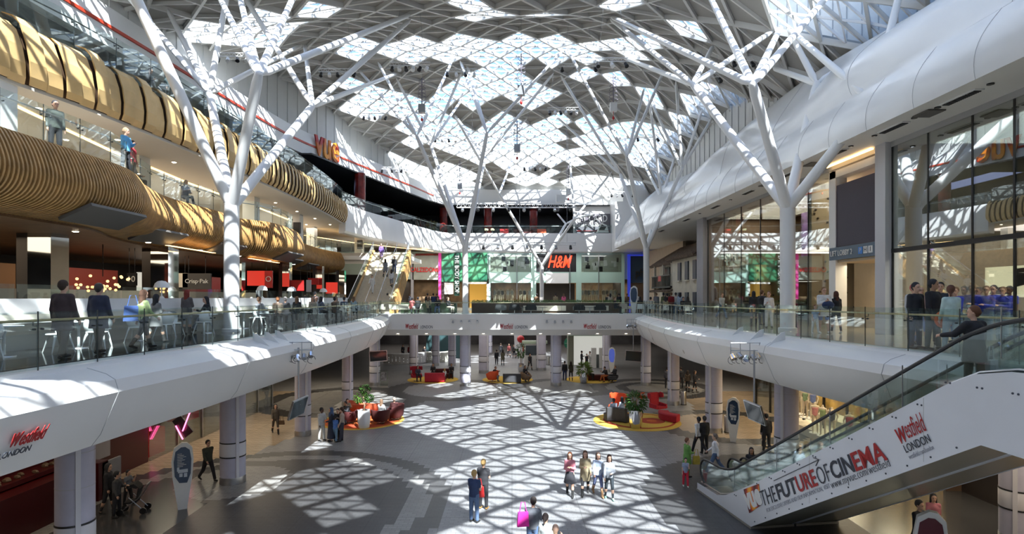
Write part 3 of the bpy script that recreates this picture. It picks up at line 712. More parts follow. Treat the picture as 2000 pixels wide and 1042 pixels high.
def text(body, size, loc, rot, m, parent=None, shear=0, off=0, ext=.01, sx=1, align='CENTER', name='lettering', space=1.0):
    c = bpy.data.curves.new(name, 'FONT'); c.body = body; c.size = size; c.shear = shear; c.offset = off; c.extrude = ext; c.align_x = align; c.align_y = 'CENTER'; c.space_character = space
    c.resolution_u = 3; c.materials.append(m)
    q = bpy.data.objects.new(name, c); COL.objects.link(q); bpy.context.view_layer.update()
    me = bpy.data.meshes.new_from_object(q.evaluated_get(bpy.context.evaluated_depsgraph_get())); bpy.data.objects.remove(q)
    o = bpy.data.objects.new(name, me); COL.objects.link(o); rl = Vector((0,0,0))
    if parent is not None: o.parent = parent; rl = rootloc(parent)
    o.location = Vector(loc)-rl; o.rotation_euler = rot; o.scale = (sx, 1, 1); return o
RFX = (PI/2, 0, -PI/2)      # reads correctly seen from the void (looking +X)
LFX = (PI/2, 0, PI/2)
text('LIFT LOBBY 2', .34, (FX-.13, 24.1, 9.39), RFX, WHITE, t, sx=.8)
BLUEP = mat('blue_pictogram', (.05,.25,.7), .4)
for i, (y, mm, ch, cm) in enumerate(((22.75,BLUEP,'P',WHITE),(22.42,WHITE,'H',MULL),(22.1,WHITE,'I',MULL))):
    part('pictogram', MB().box(FX-.14,FX-.12,y-.13,y+.13,9.25,9.53), mm, t, True); text(ch, .26, (FX-.145,y,9.39), RFX, cm, t, ext=.003)
solo('service_board', MB().box(FX+.1,FX+.3,25.05,25.2,Z1,13.1), GREYP, 'thin grey return panel beside the climbing store glass', 'panel')
# climbing wall store
t = thing('shop_window', 'tall clear glass sports store front with climbing wall behind', 'shop front', (FX,33,Z1))
ys = [25.2,27.0,29.6,32.2,34.9,37.7,40.9]
for i in range(len(ys)-1):
    b = MB(); pane(b, ys[i]+.02, ys[i+1]-.02, Z1, 13.1); part('glass_panel', b, GLASSS, t, True)
    part('mullion', MB().box(FX-.02,FX+.03,ys[i+1]-.02,ys[i+1]+.02,Z1,13.1), MULL, t, True)
BROWNI = mat('brown_store_interior', (.12,.075,.045), .6, noise=.3, nscale=.8)
struct('wall_store_side', MB().box(20.5,20.7,21.6,41,Z1,13.3).box(FX+.1,20.6,40.9,41.1,Z1,13.3), BROWNI)
struct('ceiling_store', MB().box(FX,20.6,4,41,13.32,13.4), mat('dim_store_ceiling', (.12,.10,.09), .7))
t = thing('climbing_wall', 'sand coloured climbing wall panel with dark holds inside sports store', 'climbing wall', (15.2,27.6,Z1))
part('panel', MB().box(15.0,17.5,28.2,28.5,Z1,12.9), SANDP, t, True)
b = MB(); r_ = random.Random(3)
for k in range(70): b.ell((15.1+r_.random()*2.3, 28.17, Z1+.3+r_.random()*6.3), (.06,.05,.06), 6, 4)
part('holds', b, mat('dark_climbing_hold', (.05,.03,.02), .6), t, True)
t = thing('climbing_wall', 'lower sand coloured climbing wall further inside store, left of purple decor', 'climbing wall', (17,36,Z1))
part('panel', MB().box(15.8,18.4,36.5,36.8,Z1,9.6), mat('yellow_sand', (.55,.40,.16), .6), t, True)
b = MB()
for k in range(40): b.ell((15.9+r_.random()*2.4, 36.47, Z1+.3+r_.random()*3), (.07,.05,.07), 6, 4)
part('holds', b, BLACK, t, True)
PURP = mat('purple_print', (.12,.06,.22), .5, noise=.7, nscale=2)
solo('wall_mural', MB().box(19.0,19.2,29.5,37,9.2,13.0), PURP, 'dark purple wall graphic high inside sports store', 'mural')
STRI = mat('pale_blue_stripe', (.6,.7,.78), .5)
t = thing('striped_post', 'twisting magenta and pale striped pole inside the sports store', 'pole', (15.8,31.6,Z1))
for k in range(14):
    part('stripe', MB().lathe([(.20-.004*k,0),(.196-.004*k,.26)], (15.8+.01*k,31.6,Z1+k*.27), 12), (STRI, mat('magenta', (.45,.02,.16), .5) if k == 1 else bpy.data.materials.get('magenta'))[k%2] if k else STRI, t, True)
solo('pier', MB().box(13.9,14.9,41.0,42.4,Z1,13.3), GREYP, 'tall grey pier between glass store and rustic house front', 'pier')
t = thing('letter_sign', 'white word sign inside the glass store beside the grey pier', 'sign', (14.5,37.5,10))
text('SMART', .75, (14.5,37.2,10.1), RFX, WHITE, t, ext=.03)
# mezzanine inside stores
solo('mezzanine', MB().box(16.5,20.4,21.8,40.8,9.4,9.8), BROWNI, 'dim brown mezzanine floor behind the climbing store glass', 'mezzanine')
solo('shop_stair', MB().extr([(25.6,Z1),(26,Z1),(28,9.4),(27.6,9.4)], (18.6,0,0), (0,1,0), (0,0,1), (1.2,0,0)), MULL, 'dark stair inside store to the right of near white column', 'stairs')
# ---------------------------------------------------------------- rustic house front
t = thing('rustic_house_front', 'plaster house front with tiled roof, balcony and dark shutters', 'building', (14.2,49,Z1))
PLAS = mat('rustic_plaster', (.62,.57,.46), .8, noise=.1, nscale=1.5)
part('wall', MB().box(14.2,17,42.5,50,Z1,11.0).box(15.2,17,50,58,Z1,11.2), PLAS, t, True)
TILEM = mat('clay_roof_tile', (.17,.12,.085), .8, noise=.4, nscale=5)
b = MB()
for k in range(46):
    y = 42.6+k*.34; x1 = 13.6 if y < 50 else 14.2; dz = 0 if y < 50 else -.2
    b.tube([(x1,y,10.75+dz),(x1+.9,y,11.35+dz),(17.4,y,12.7+dz)], .15, 6)
b.box(13.9,17,42.5,50,10.7,10.85)
rf = part('tiled_roof', b, TILEM, t, True)
SHUT = mat('dark_blue_shutter', (.04,.055,.075), .5)
for y in (43.6,45.6,47.6):
    for z0, z1 in ((8.9,10.4),(6.4,7.9)):
        w_ = part('shutter', MB().box(14.1,14.2,y-.4,y+.4,z0,z1), SHUT, t, True)
        part('sill', MB().box(13.98,14.2,y-.5,y+.5,z0-.1,z0), PLAS, t, True)
b = MB()
b.box(14.0,15.3,49.9,56.5,8.35,8.5)
for k in range(24): b.beam((14.05,50+k*.28,8.5),(14.05,50+k*.28,9.5),.05,.05)
b.beam((14.05,50,9.5),(14.05,56.6,9.5),.08,.08)
part('balcony', b, MULL, t, True)
b = MB()
for k in range(30): b.tube([(13.7,49.8+k*.24,8.05),(15.2,49.8+k*.24,8.35)], .10, 6)
part('porch_roof', b, TILEM, t, True)
for y in (51.5,54.8): part('door_leaf', MB().box(15.1,15.25,y-.8,y+.8,8.5,10.4).box(15.1,15.25,y-.8,y+.8,Z1,7.9), BLACK, t, True)
for y in (50.3,53.2,56.3): part('post', MB().box(14.2,14.4,y-.1,y+.1,Z1,10.6), PLAS, t, True)
part('flag', MB().box(14.0,14.02,53.0,54.0,9.0,9.5), RED, t, True, label='small red cloth on the balcony rail')
struct('wall_brown_right', MB().box(17.6,17.9,58,75.3,Z1,13.4), SANDP)
# ---------------------------------------------------------------- far shop fronts, plane y = 75.6
def U(u): return (u-1000)*75.6/FPX
def V(v): return EYE-(v-HZ)*75.6/FPX
FY = 75.6
def fbox(u0, u1, v0, v1, d0=0, d1=.2): return MB().box(U(u0),U(u1),FY-d1,FY-d0,V(v1),V(v0))
struct('wall_far_fronts', MB().box(-34,24,FY,FY+.2,9.9,13.6), mat('pale_mint_wall', (.48,.60,.55), .5))
INT = mat('shop_interior_warm', (.20,.13,.07), .6, noise=.4, nscale=1.2)
struct('wall_shop_interior', MB().box(-34,24,FY+6,FY+6.2,Z1,13.4), INT)
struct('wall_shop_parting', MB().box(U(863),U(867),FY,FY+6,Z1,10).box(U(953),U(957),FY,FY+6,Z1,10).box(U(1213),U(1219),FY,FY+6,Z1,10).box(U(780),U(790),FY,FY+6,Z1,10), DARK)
def emis(name, col, s): return mat(name, col, .5, emit=col, estr=s)
# hosiery shop
t = thing('storefront', 'hosiery shop front with dark red name and magenta lit edge', 'shop front', (U(833),FY,Z1))
part('fascia', fbox(806,858,495,546), mat('gauzy_curtain_glass', (.32,.34,.30), .3, noise=.15, nscale=1), t, True)
part('red_header', fbox(812,856,495,499,.2,.25), REDC, t, True)
part('lit_edge', fbox(857,862,494,584,.1,.4), emis('magenta_tube', (.5,.04,.22), .5), t, True)
part('opening_frame', fbox(803,808,494,584), GREYP, t, True)
text('CALZEDONIA', .84, (U(832),FY-.3,V(527)), (PI/2,0,0), RED, t, off=.02, sx=.78)
part('display', MB().box(U(812),U(855),FY+.5,FY+.9,Z1+.2,7.6), INT, t, True)
# body care shop
t = thing('storefront', 'body care shop front with green landscape picture and dark vertical sign', 'shop front', (U(908),FY,Z1))
gm = mat('green_landscape_print', (.03,.16,.08), .4); 
_t = gm.node_tree; _n = _t.nodes.new('ShaderNodeTexNoise'); _n.inputs['Scale'].default_value = .5; _n.inputs['Detail'].default_value = 6; _r = _t.nodes.new('ShaderNodeValToRGB')
_r.color_ramp.elements[0].position = .35; _r.color_ramp.elements[0].color = (.01,.05,.04,1); _r.color_ramp.elements[1].position = .65; _r.color_ramp.elements[1].color = (.10,.32,.16,1)
_e = _r.color_ramp.elements.new(.5); _e.color = (.02,.14,.07,1); _c = _t.nodes.new('ShaderNodeTexCoord')
_t.links.new(_c.outputs['Object'], _n.inputs['Vector']); _t.links.new(_n.outputs['Fac'], _r.inputs[0]); _t.links.new(_r.outputs[0], _t.nodes['Principled BSDF'].inputs['Base Color'])
part('landscape_panel', fbox(863,952,494,550), gm, t, True)
part('white_portal', MB().box(U(912),U(955),FY-.35,FY,V(554),V(551)).box(U(951),U(955),FY-.35,FY,Z1,V(551)), WHITE, t, True)
part('amber_back_panel', MB().box(U(915),U(950),FY+2,FY+2.2,Z1,9.6), emis('amber_shelf', (.55,.30,.05), .5), t, True)
part('dark_sign_blade', fbox(888,898,494,577,.2,.5), mat('deep_green_blade', (.01,.045,.03), .4), t, True)
o = text('THE BODY SHOP', .78, (U(893),FY-.56,V(535)), (PI/2,PI/2,0), WHITE, t, sx=.86)
b = MB().box(U(868),U(886),FY-.1,FY,V(574),V(552)); part('notice_panels', b, WHITE, t, True)
# fashion store
t = thing('storefront', 'mint framed fashion store front with neon letters in the dark centre', 'shop front', (U(1085),FY,Z1))
MINT = mat('mint_frame', (.42,.60,.52), .4)
part('frame', fbox(955,1215,531,552,.02,.3), MINT, t, True)
for ua, ub in ((1037,1047),(1125,1135),(955,958),(1213,1219)): part('frame_pier', MB().box(U(ua),U(ub),FY-.33,FY-.02,Z1,V(495)), MINT, t, True)
part('centre_band', fbox(1066,1110,533,553,.3,.4), WHITE, t, True)
part('dark_centre', fbox(1047,1125,495,531,0,.15), BLACK, t, True)
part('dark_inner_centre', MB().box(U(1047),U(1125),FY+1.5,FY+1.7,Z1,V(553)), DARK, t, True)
NEON = mat('red_neon', (.9,.04,.01), .5, emit=(1,.06,.02), estr=1.6)
text('H&M', 2.3, (U(1091),FY-.35,V(512)), (PI/2,0,0), NEON, t, shear=.35, off=.03, sx=.62)
ART = mat('pale_display_wall', (.50,.52,.44), .5)
for u0, u1 in ((958,1037),(1136,1213)):
    p_ = part('picture_wall', fbox(u0,u1,497,531,.0,.12), ART, t, True)
    r_ = random.Random(u0); b = MB(); bl = MB()
    for k in range(16):
        uu = u0+3+r_.random()*(u1-u0-12); vv = 499+r_.random()*22; ww = 3+r_.random()*6; hh = 4+r_.random()*8
        q = fbox(uu, uu+ww, vv, min(530, vv+hh), .12, .14+.01*(k%4)); (b if k % 2 else bl).add(q.v, q.f)
    part('picture_frames', b, BLACK, p_, True); part('pale_frames', bl, WHITE, p_, True)
    gp = MB()
    part('upper_glass', fbox(u0,u1,497,531,.32,.34), GLASSS, t, True)
    part('lower_glass', fbox(u0,u1,553,585,.1,.12), GLASSS, t, True)
for u in (1009,1168,1112): part('mullion', fbox(u,u+1.2,496,584,.3,.4), STEEL, t, True)
# pharmacy
t = thing('storefront', 'dark blue pharmacy front with glowing blue frame at the far right', 'shop front', (U(1243),FY,Z1))
part('blue_panel', MB().box(U(1229),U(1290),FY-.3,FY-.1,V(552),V(500)), mat('navy_glossy_panel', (.02,.05,.10), .25), t, True)
part('glowing_frame', MB().box(U(1225),U(1230),FY-.5,FY-.1,Z1,V(497)).box(U(1225),U(1290),FY-.5,FY-.1,V(500),V(497)), emis('blue_glow', (.03,.05,.45), .35), t, True)
text('pharmacy', 1.5, (U(1246)+1.9,FY-.4,V(533)), (PI/2,0,0), BLACK, t, off=.03, sx=.8)
part('brown_opening', MB().box(U(1230),U(1290),FY-.12,FY,Z1,V(552)), BROWNI, t, True)
# poster panel on the far wall beside the band end
t = thing('poster_billboard', 'dark grey card advertising billboard with white lettering beside cinema level', 'billboard', (U(1160),77.2,V(455)))
part('board', fbox(1127,1194,415,454,-1.2,-1.0), mat('slate_poster', (.13,.12,.14), .5), t, True)
text('GIFT CARD', 1.35, (U(1154),76.5,V(425)), (PI/2,0,0), WHITE, t, sx=.7, off=.02)
text('from the Concierge desk or', .42, (U(1150),76.5,V(432.5)), (PI/2,0,0), WHITE, t, sx=.9)
text('online at westfield.com/london', .42, (U(1150),76.5,V(436.5)), (PI/2,0,0), WHITE, t, sx=.9)
b = MB().extr([(0,0),(1.6,1.2),(3.4,.9),(4,0)], (U(1167),76.55,V(452)), (.42,0,0), (0,0,1.1), (0,-.05,0)); part('shoe_picture', b, WHITE, t, True)
b = MB().extr([(.6,.3),(1.5,1.0),(3.0,.7),(2.4,.3)], (U(1168),76.48,V(452)), (.42,0,0), (0,0,1.1), (0,-.05,0)); part('shoe_shade', b, BLACK, t, True)
b = MB().box(U(1127),U(1194),76.5,76.6,V(449.2),V(448.6)); part('stripe', b, RED, t, True)
struct('wall_billboard', MB().box(U(1122),13.6,76.9,77.4,16,20.1), SLAB)
# ---------------------------------------------------------------- left interior of the food court
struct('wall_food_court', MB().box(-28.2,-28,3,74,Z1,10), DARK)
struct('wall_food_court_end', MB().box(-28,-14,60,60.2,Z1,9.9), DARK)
# ground floor shops: left
REDG = mat('red_glossy_panel', (.055,.003,.004), .3)
t = thing('storefront', 'dark red glossy shop front with grey squares at lower left', 'shop front', (-16.6,21,0))
part('wall', MB().box(-17.0,-16.6,14,25.7,0,4.25), REDG, t, True)
for y, z0, z1, mm in ((24.6,1.9,3.0,'s'),(22.6,1.0,2.2,'g'),(20.4,2.2,3.3,'s'),(18.6,.1,1.5,'g'),(23.6,2.2,3.9,'s')):
    part('inset_panel', MB().box(-16.62,-16.55,y-.6,y+.6,z0,z1), SANDP if mm == 's' else GREYP, t, True)
b = MB()
for y, z in ((25,3.6),(21.7,2.4),(19.3,3.2),(19.5,.7),(23.2,.5)):
    b.beam((-16.54,y-.16,z-.16),(-16.54,y+.16,z+.16),.02,.02); b.beam((-16.54,y-.16,z+.16),(-16.54,y+.16,z-.16),.02,.02)
part('cross_mark', b, WHITE, t, True)
part('display_shelf', MB().box(-16.6,-15.9,15.5,20.6,1.45,1.6), REDG, t, True)
part('counter', MB().box(-16.5,-15.2,20.7,21.2,0,1.4).box(-16.5,-15.3,15.4,20.7,0,1.4), REDG, t, True)
part('end_panel', MB().box(-15.28,-15.2,20.9,21.9,0,1.35), GREYP, t, True)
b = MB(); r_ = random.Random(8)
for k in range(34):
    y = 15.7+r_.random()*4.6; x = -16.5+r_.random()*.5; b.ell((x,y,1.64),(.13,.06,.07),6,4)
o = part('shoe_display', b, BROWNI, t, True); o['kind'] = 'stuff'
t = thing('storefront', 'glass corner boutique front with red plinths at lower left', 'shop front', (-16.6,31,0))
for k in range(6):
    part('glass_panel', MB().box(-16.62,-16.58,25.8+k*2.2,27.9+k*2.2,0,4.2), GLASSS, t, True); part('mullion', MB().box(-16.66,-16.54,27.9+k*2.2,27.98+k*2.2,0,4.2), STEEL, t, True)
part('plinth', MB().box(-18,-17,26.2,27.6,0,1.2), RED, t, True); part('plinth', MB().box(-18,-17,29.4,30.6,1.0,2.0), RED, t, True)
struct('wall_ground_left', MB().box(-22.2,-22,14,60,0,4.3), mat('dim_sand_wall', (.22,.16,.10), .6, noise=.25, nscale=.6))
struct('wall_ground_left_near', MB().box(-17.2,-17.0,-4,14,0,4.3), BROWNI)
PINK = mat('pink_neon_tube', (1,.15,.4), .5, emit=(1,.10,.32), estr=5)
t = thing('neon_sign', 'pink neon tick shape on black backing in boutique window', 'neon sign', (-16.3,27.9,2.2))
p0 = Vector(atd(357,838,27.2)); 
part('backing', MB().beam(p0+Vector((-.30,0,.55)), p0+Vector((.32,0,-.25)), .5, .08, up=(0,1,0)), BLACK, t, True)
b = MB().tube([p0+Vector((-.28,-.1,.2)), p0+Vector((.06,-.1,-.45))], .03, 8).tube([p0+Vector((.06,-.12,-.05)), p0+Vector((.45,-.12,.95))], .03, 8); part('tube', b, PINK, t, True); part('hanging_rod', MB().tube([p0+Vector((0,.03,.2)), Vector((p0.x,p0.y+.03,4.26))], .015, 5), BLACK, t, True)
# ground floor shops: right
t = thing('storefront', 'lingerie shop window full of headless mannequins under right gallery', 'shop front', (16.8,28,0))
for k in range(8):
    part('glass_panel', MB().box(16.78,16.82,22+k*2.1,24+k*2.1,0,4.2), GLASSS, t, True); part('mullion', MB().box(16.74,16.86,24+k*2.1,24.08+k*2.1,0,4.2), MULL, t, True)
AMB = mat('amber_floral_backdrop', (.45,.26,.05), .5, noise=.7, nscale=1.4)
part('backdrop', MB().box(18.6,18.7,22,39,0,4.2), AMB, t, True)
struct('wall_ground_right', MB().box(21.8,22,-4,60,0,4.3).box(16.8,22,21.8,21.95,0,4.3), BROWNI)
t = thing('storefront', 'dark shop front with spotlit goods behind the escalator underside', 'shop front', (17.5,16,0))
part('wall', MB().box(17.4,17.8,4,21.8,0,4.25), DARK, t, True)
part('picture_panel', MB().box(17.3,17.4,14.2,15.6,1.2,3.4), mat('blue_photo_print', (.05,.10,.16), .4, noise=.8, nscale=2), t, True)
part('display_table', MB().box(16.3,17.2,14,15.6,.0,.9), BROWNI, t, True)
struct('wall_ground_far', MB().box(-34,24,90,90.2,0,4.3), mat('dim_far_wall', (.10,.10,.11), .5, noise=.5, nscale=.4))
# ---------------------------------------------------------------- added unseen fill lights for shaded floors and shops, then the downlights
def area(name, loc, sx, sy, e, col=(1,.84,.62), rot=(0,0,0)):
    l = bpy.data.lights.new(name, 'AREA'); l.shape = 'RECTANGLE'; l.size = sx; l.size_y = sy; l.energy = e; l.color = col
    o = bpy.data.objects.new(name, l); COL.objects.link(o); o.location = loc; o.rotation_euler = rot; return o
K_ = 0.8
for y in (16,30,44): area('interior_fill', (-15,y,4.2), 4, 10, (110 if y < 20 else 240)*K_); area('interior_fill', (15.5,y,4.2), 4, 10, 260*K_)
area('interior_fill', (0,54,4.2), 20, 8, 350*K_, (1,.95,.88)); area('interior_fill', (-6,68,7.5), 20, 10, 900*K_, (1,.95,.9)); area('interior_fill', (0,82,4.2), 40, 12, 500*K_, (1,.9,.8))
for y in (16,30,46): area('interior_fill', (-20,y,9.7), 6, 9, 260*K_)
for y in (18,34,50): area('interior_fill', (-21,y,14.1), 6, 12, 420*K_, (1,.9,.78))
area('interior_fill', (-10,67,13.1), 10, 8, 500*K_, (1,.9,.78))
for y in (12,18): area('interior_fill', (17.3,y,13.1), 4, 5, 620*K_, (1,.93,.82))
for y in (27,34,38): area('interior_fill', (17.3,y,13.1), 4, 5, 300*K_)
area('interior_fill', (15.3,23.2,8.9), 1.6, 2.6, 60*K_, (1,.85,.6))
area('interior_fill', (3,79,9.7), 34, 3, 700*K_, (1,.9,.75)); area('interior_fill', (0,72.5,13.2), 26, 2, 500*K_, (1,.95,.9))
for y in (24,32): area('interior_fill', (17.8,y,4.1), 1.2, 6, 360*K_, (1,.82,.55))
area('interior_fill', (2,81,19.7), 20, 5, 160*K_, (.8,.85,1)); area('interior_fill', (-20,60,19.7), 3, 10, 60*K_, (.5,.6,1))
b = MB()
dl = thing('downlight', 'round recessed downlight in white soffit', 'downlight'); part('trim_ring', MB().lathe([(.13,0),(.13,.03)], n=14), WHITE, dl); part('lens', MB().lathe([(.09,-.015),(.09,.005)], n=12), LAMPM, dl); md = Maker(dl)
for k in range(9): md.put((-9.4+k*2.35,46.4,4.52), 0, 'round recessed downlight beneath the far bridge edge, '+ORD[k]+' from the left', 'downlights under the far bridge')
for k, y in enumerate(range(12, 56, 4)):
    for x in (-16.8,-19): md.put((x,y,14.2), 0, 'round recessed downlight in second gallery soffit, '+ORD[k]+' from the camera in the '+('outer' if x > -18 else 'inner')+' row', 'downlights over second gallery')
for k, y in enumerate(range(12, 44, 4)): md.put((-15.5,y,9.83), 0, 'round recessed downlight in slatted food court ceiling, '+ORD[k]+' from the camera', 'downlights over food court')
# ---------------------------------------------------------------- people: implicit surfaces meshed once per pose
def sdf_mesh(prims, clips=(), h=.013, k=.025):
    pts = np.array([p for q in prims for p in (q[0], q[1])]); R = max(max(q[2], q[3]) for q in prims)
    lo = pts.min(0)-R-.05; hi = pts.max(0)+R+.05; n = np.ceil((hi-lo)/h).astype(int)+2
    F = np.full(n, .5, np.float32)
    for q in prims:
        a, b_, r1, r2 = np.array(q[0]), np.array(q[1]), q[2], q[3]; kk = q[4] if len(q) > 4 else k; sc = np.array(q[5]) if len(q) > 5 else np.ones(3)
        m = max(r1, r2)*max(sc)+.07
        i0 = np.maximum(0, ((np.minimum(a, b_)-m-lo)/h).astype(int)); i1 = np.minimum(n, ((np.maximum(a, b_)+m-lo)/h).astype(int)+2)
        g = [lo[d]+h*np.arange(i0[d], i1[d]) for d in range(3)]
        X = (g[0][:,None,None]-a[0])/sc[0]; Y = (g[1][None,:,None]-a[1])/sc[1]; Z = (g[2][None,None,:]-a[2])/sc[2]; d = (b_-a)/sc; L2 = max(1e-9, (d*d).sum())
        t = np.clip((X*d[0]+Y*d[1]+Z*d[2])/L2, 0, 1)
        D = np.sqrt((X-t*d[0])**2+(Y-t*d[1])**2+(Z-t*d[2])**2)-(r1+(r2-r1)*t)
        D *= min(sc)
        S_ = F[i0[0]:i1[0], i0[1]:i1[1], i0[2]:i1[2]]
        hh = np.clip(.5+.5*(S_-D)/kk, 0, 1); F[i0[0]:i1[0], i0[1]:i1[1], i0[2]:i1[2]] = S_*(1-hh)+D*hh-kk*hh*(1-hh)
    if clips:
        G = np.stack(np.meshgrid(*[lo[d]+h*np.arange(n[d]) for d in range(3)], indexing='ij'), -1)
        for c in clips: F = np.maximum(F, c(G))
    F[0]=F[-1]=1; F[:,0]=1; F[:,-1]=1; F[:,:,0]=1; F[:,:,-1]=1
    s = F < 0; c = np.zeros(np.array(n)-1, np.int8)
    for dx in (0,1):
        for dy in (0,1):
            for dz in (0,1): c += s[dx:n[0]-1+dx, dy:n[1]-1+dy, dz:n[2]-1+dz]
    act = (c > 0) & (c < 8); idx = -np.ones(act.shape, int); ii = np.argwhere(act); idx[act] = np.arange(len(ii))
    acc = np.zeros((len(ii), 3)); cnt = np.zeros(len(ii))
    cor = [(0,0,0),(1,0,0),(0,1,0),(1,1,0),(0,0,1),(1,0,1),(0,1,1),(1,1,1)]
    for a_, b2 in ((0,1),(2,3),(4,5),(6,7),(0,2),(1,3),(4,6),(5,7),(0,4),(1,5),(2,6),(3,7)):
        p, q = np.array(cor[a_]), np.array(cor[b2]); fa = F[tuple((ii+p).T)]; fb = F[tuple((ii+q).T)]; mm = (fa < 0) != (fb < 0)
        t = np.where(mm, fa/np.where(mm, fa-fb, 1), 0); acc[mm] += (p+(q-p)*t[:,None])[mm]; cnt[mm] += 1
    V_ = lo+h*(ii+acc/cnt[:,None]); fs = []
    for ax in range(3):
        o1, o2 = [(1,2),(2,0),(0,1)][ax]; sl0 = [slice(1,-1)]*3; sl1 = [slice(1,-1)]*3; sl0[ax] = slice(0,-1); sl1[ax] = slice(1,None)
        A, B = s[tuple(sl0)], s[tuple(sl1)]; e = np.argwhere(A != B)
        base = e.copy(); base[:, o1] += 1; base[:, o2] += 1
        fl = A[tuple(e.T)]
        def ix(d1, d2):
            q = base.copy(); q[:, o1] -= d1; q[:, o2] -= d2; return idx[tuple(q.T)]
        Q = np.stack([ix(1,1), ix(0,1), ix(0,0), ix(1,0)], 1); Q[~fl] = Q[~fl][:, ::-1]; fs.append(Q)
    return V_, np.concatenate(fs)
def sdf_obj(name, prims, clips, mats, parent, h=.013, k=.025, matfn=None):
    V_, Q = sdf_mesh(prims, clips, h, k); me = bpy.data.meshes.new(name); me.from_pydata(V_.tolist(), [], Q.tolist())
    for m_ in mats: me.materials.append(m_)
    if matfn is not None: me.polygons.foreach_set('material_index', matfn(V_[Q].mean(1)).astype(np.int32))
    me.shade_smooth(); o = bpy.data.objects.new(name, me); COL.objects.link(o)
    if parent: o.parent = parent
    return o
_cm = {}
def cloth(c):
    c = tuple(round(q, 3) for q in c)
    if c not in _cm: _cm[c] = mat('cloth', c, .85, noise=.12, nscale=9)
    return _cm[c]
SKINS = [mat('skin_light', (.62,.38,.27), .5), mat('skin_tan', (.42,.24,.15), .5), mat('skin_dark', (.14,.07,.045), .5)]
EYEM = mat('eye_dark', (.02,.015,.012), .3); LIPM = mat('lip', (.40,.13,.11), .5)
def rotv(v, ax, a): return Matrix.Rotation(a, 3, ax) @ Vector(v)
def rig(p):
    # facing -Y.  angles in degrees
    g = lambda k, d=0: p.get(k, d); J = {}
    seat = g('sit'); pz = .56 if seat else .95-g('crouch',0)
    J['pel'] = Vector((0, 0, pz)); lean = math.radians(g('lean', 0))
    up = rotv((0,0,1), 'X', lean); J['up'] = up; R = Matrix.Rotation(lean, 3, 'X')
    J['waist'] = J['pel']+up*.16; J['chest'] = J['pel']+up*.36; J['neck'] = J['pel']+up*.52
    hd = rotv(up, 'X', math.radians(g('nod', 4))); J['hd'] = hd; J['head'] = J['neck']+hd*.165+Vector((0,-.012,0)); J['yaw'] = math.radians(g('turn', 0))
    for s, n in ((1,'L'),(-1,'R')):
        sh = J['pel']+up*.45+Vector((s*(.148 if g('fem') else .172), 0, 0)); J['sh'+n] = sh
        a = math.radians(g('arm'+n, 0)); ab = math.radians(g('abd'+n, 8)); el = math.radians(g('elb'+n, 15)); tw = math.radians(g('tw'+n, 0))
        u = Vector((0,0,-1)); u = rotv(u, 'Y', -s*ab); u = rotv(u, 'X', -a)
        e = sh+u*.285; J['el'+n] = e
        f = rotv((0,0,-1), 'X', -(a+el)); f = rotv(f, 'Z', -s*tw); f = (f+Vector((s*math.sin(ab)*.5,0,0))).normalized()
        J['wr'+n] = e+f*.25; J['hd'+n] = f
        hp = J['pel']+Vector((s*.09,0,-.02)); J['hip'+n] = hp
        a = math.radians(g('leg'+n, 0)); kb = math.radians(g('knee'+n, 0)); sp = math.radians(g('spread', 3))
        u = rotv(rotv((0,0,-1), 'Y', -s*sp), 'X', -a); kn = hp+u*.43; J['kn'+n] = kn
        l = rotv((0,0,-1), 'X', -(a-kb)); l = rotv(l, 'Y', -s*sp*.4); J['an'+n] = kn+l*.42; J['ft'+n] = l
    m = min(J['anL'].z, J['anR'].z)-.085
    for k_ in list(J):
        if isinstance(J[k_], Vector) and k_ not in ('up','hd','hdL','hdR','ftL','ftR'): J[k_] = J[k_]-Vector((0,0,m))
    if seat: J['seatz'] = J['pel'].z-.12
    return J
def hand(J, n, s, curl):
    w_, f = J['wr'+n], J['hd'+n].normalized(); side = Vector((s,0,0)); nrm = f.cross(Vector((0,-1,0)))
    fw = Vector((0,-1,0)); fw = (fw-f*fw.dot(f)); fw = fw.normalized() if fw.length > .1 else Vector((0,0,1)); inn = (f.cross(fw)).normalized()
    if inn.x*s > 0: inn = -inn
    P = [(w_, w_+f*.085, .026, .030, .012, (1,1,1))]
    for i, (o, ln) in enumerate(((-.030,.066),(-.010,.076),(.011,.072),(.031,.056))):
        b0 = w_+f*.085-fw*o; c = math.radians(curl); m1 = b0+f*ln*.5*math.cos(c*.5)+inn*ln*.5*math.sin(c*.5); m2 = m1+f*ln*.5*math.cos(c*1.5)+inn*ln*.5*math.sin(c*1.5)
        P += [(b0, m1, .0095, .009, .004), (m1, m2, .009, .0075, .003)]
    t0 = w_+f*.03+fw*.022; t1 = t0+(f*.6+fw*.75).normalized()*.04; P += [(t0, t1, .012, .011, .006), (t1, t1+(f*.85+inn*.4).normalized()*.035, .011, .009, .003)]
    return P
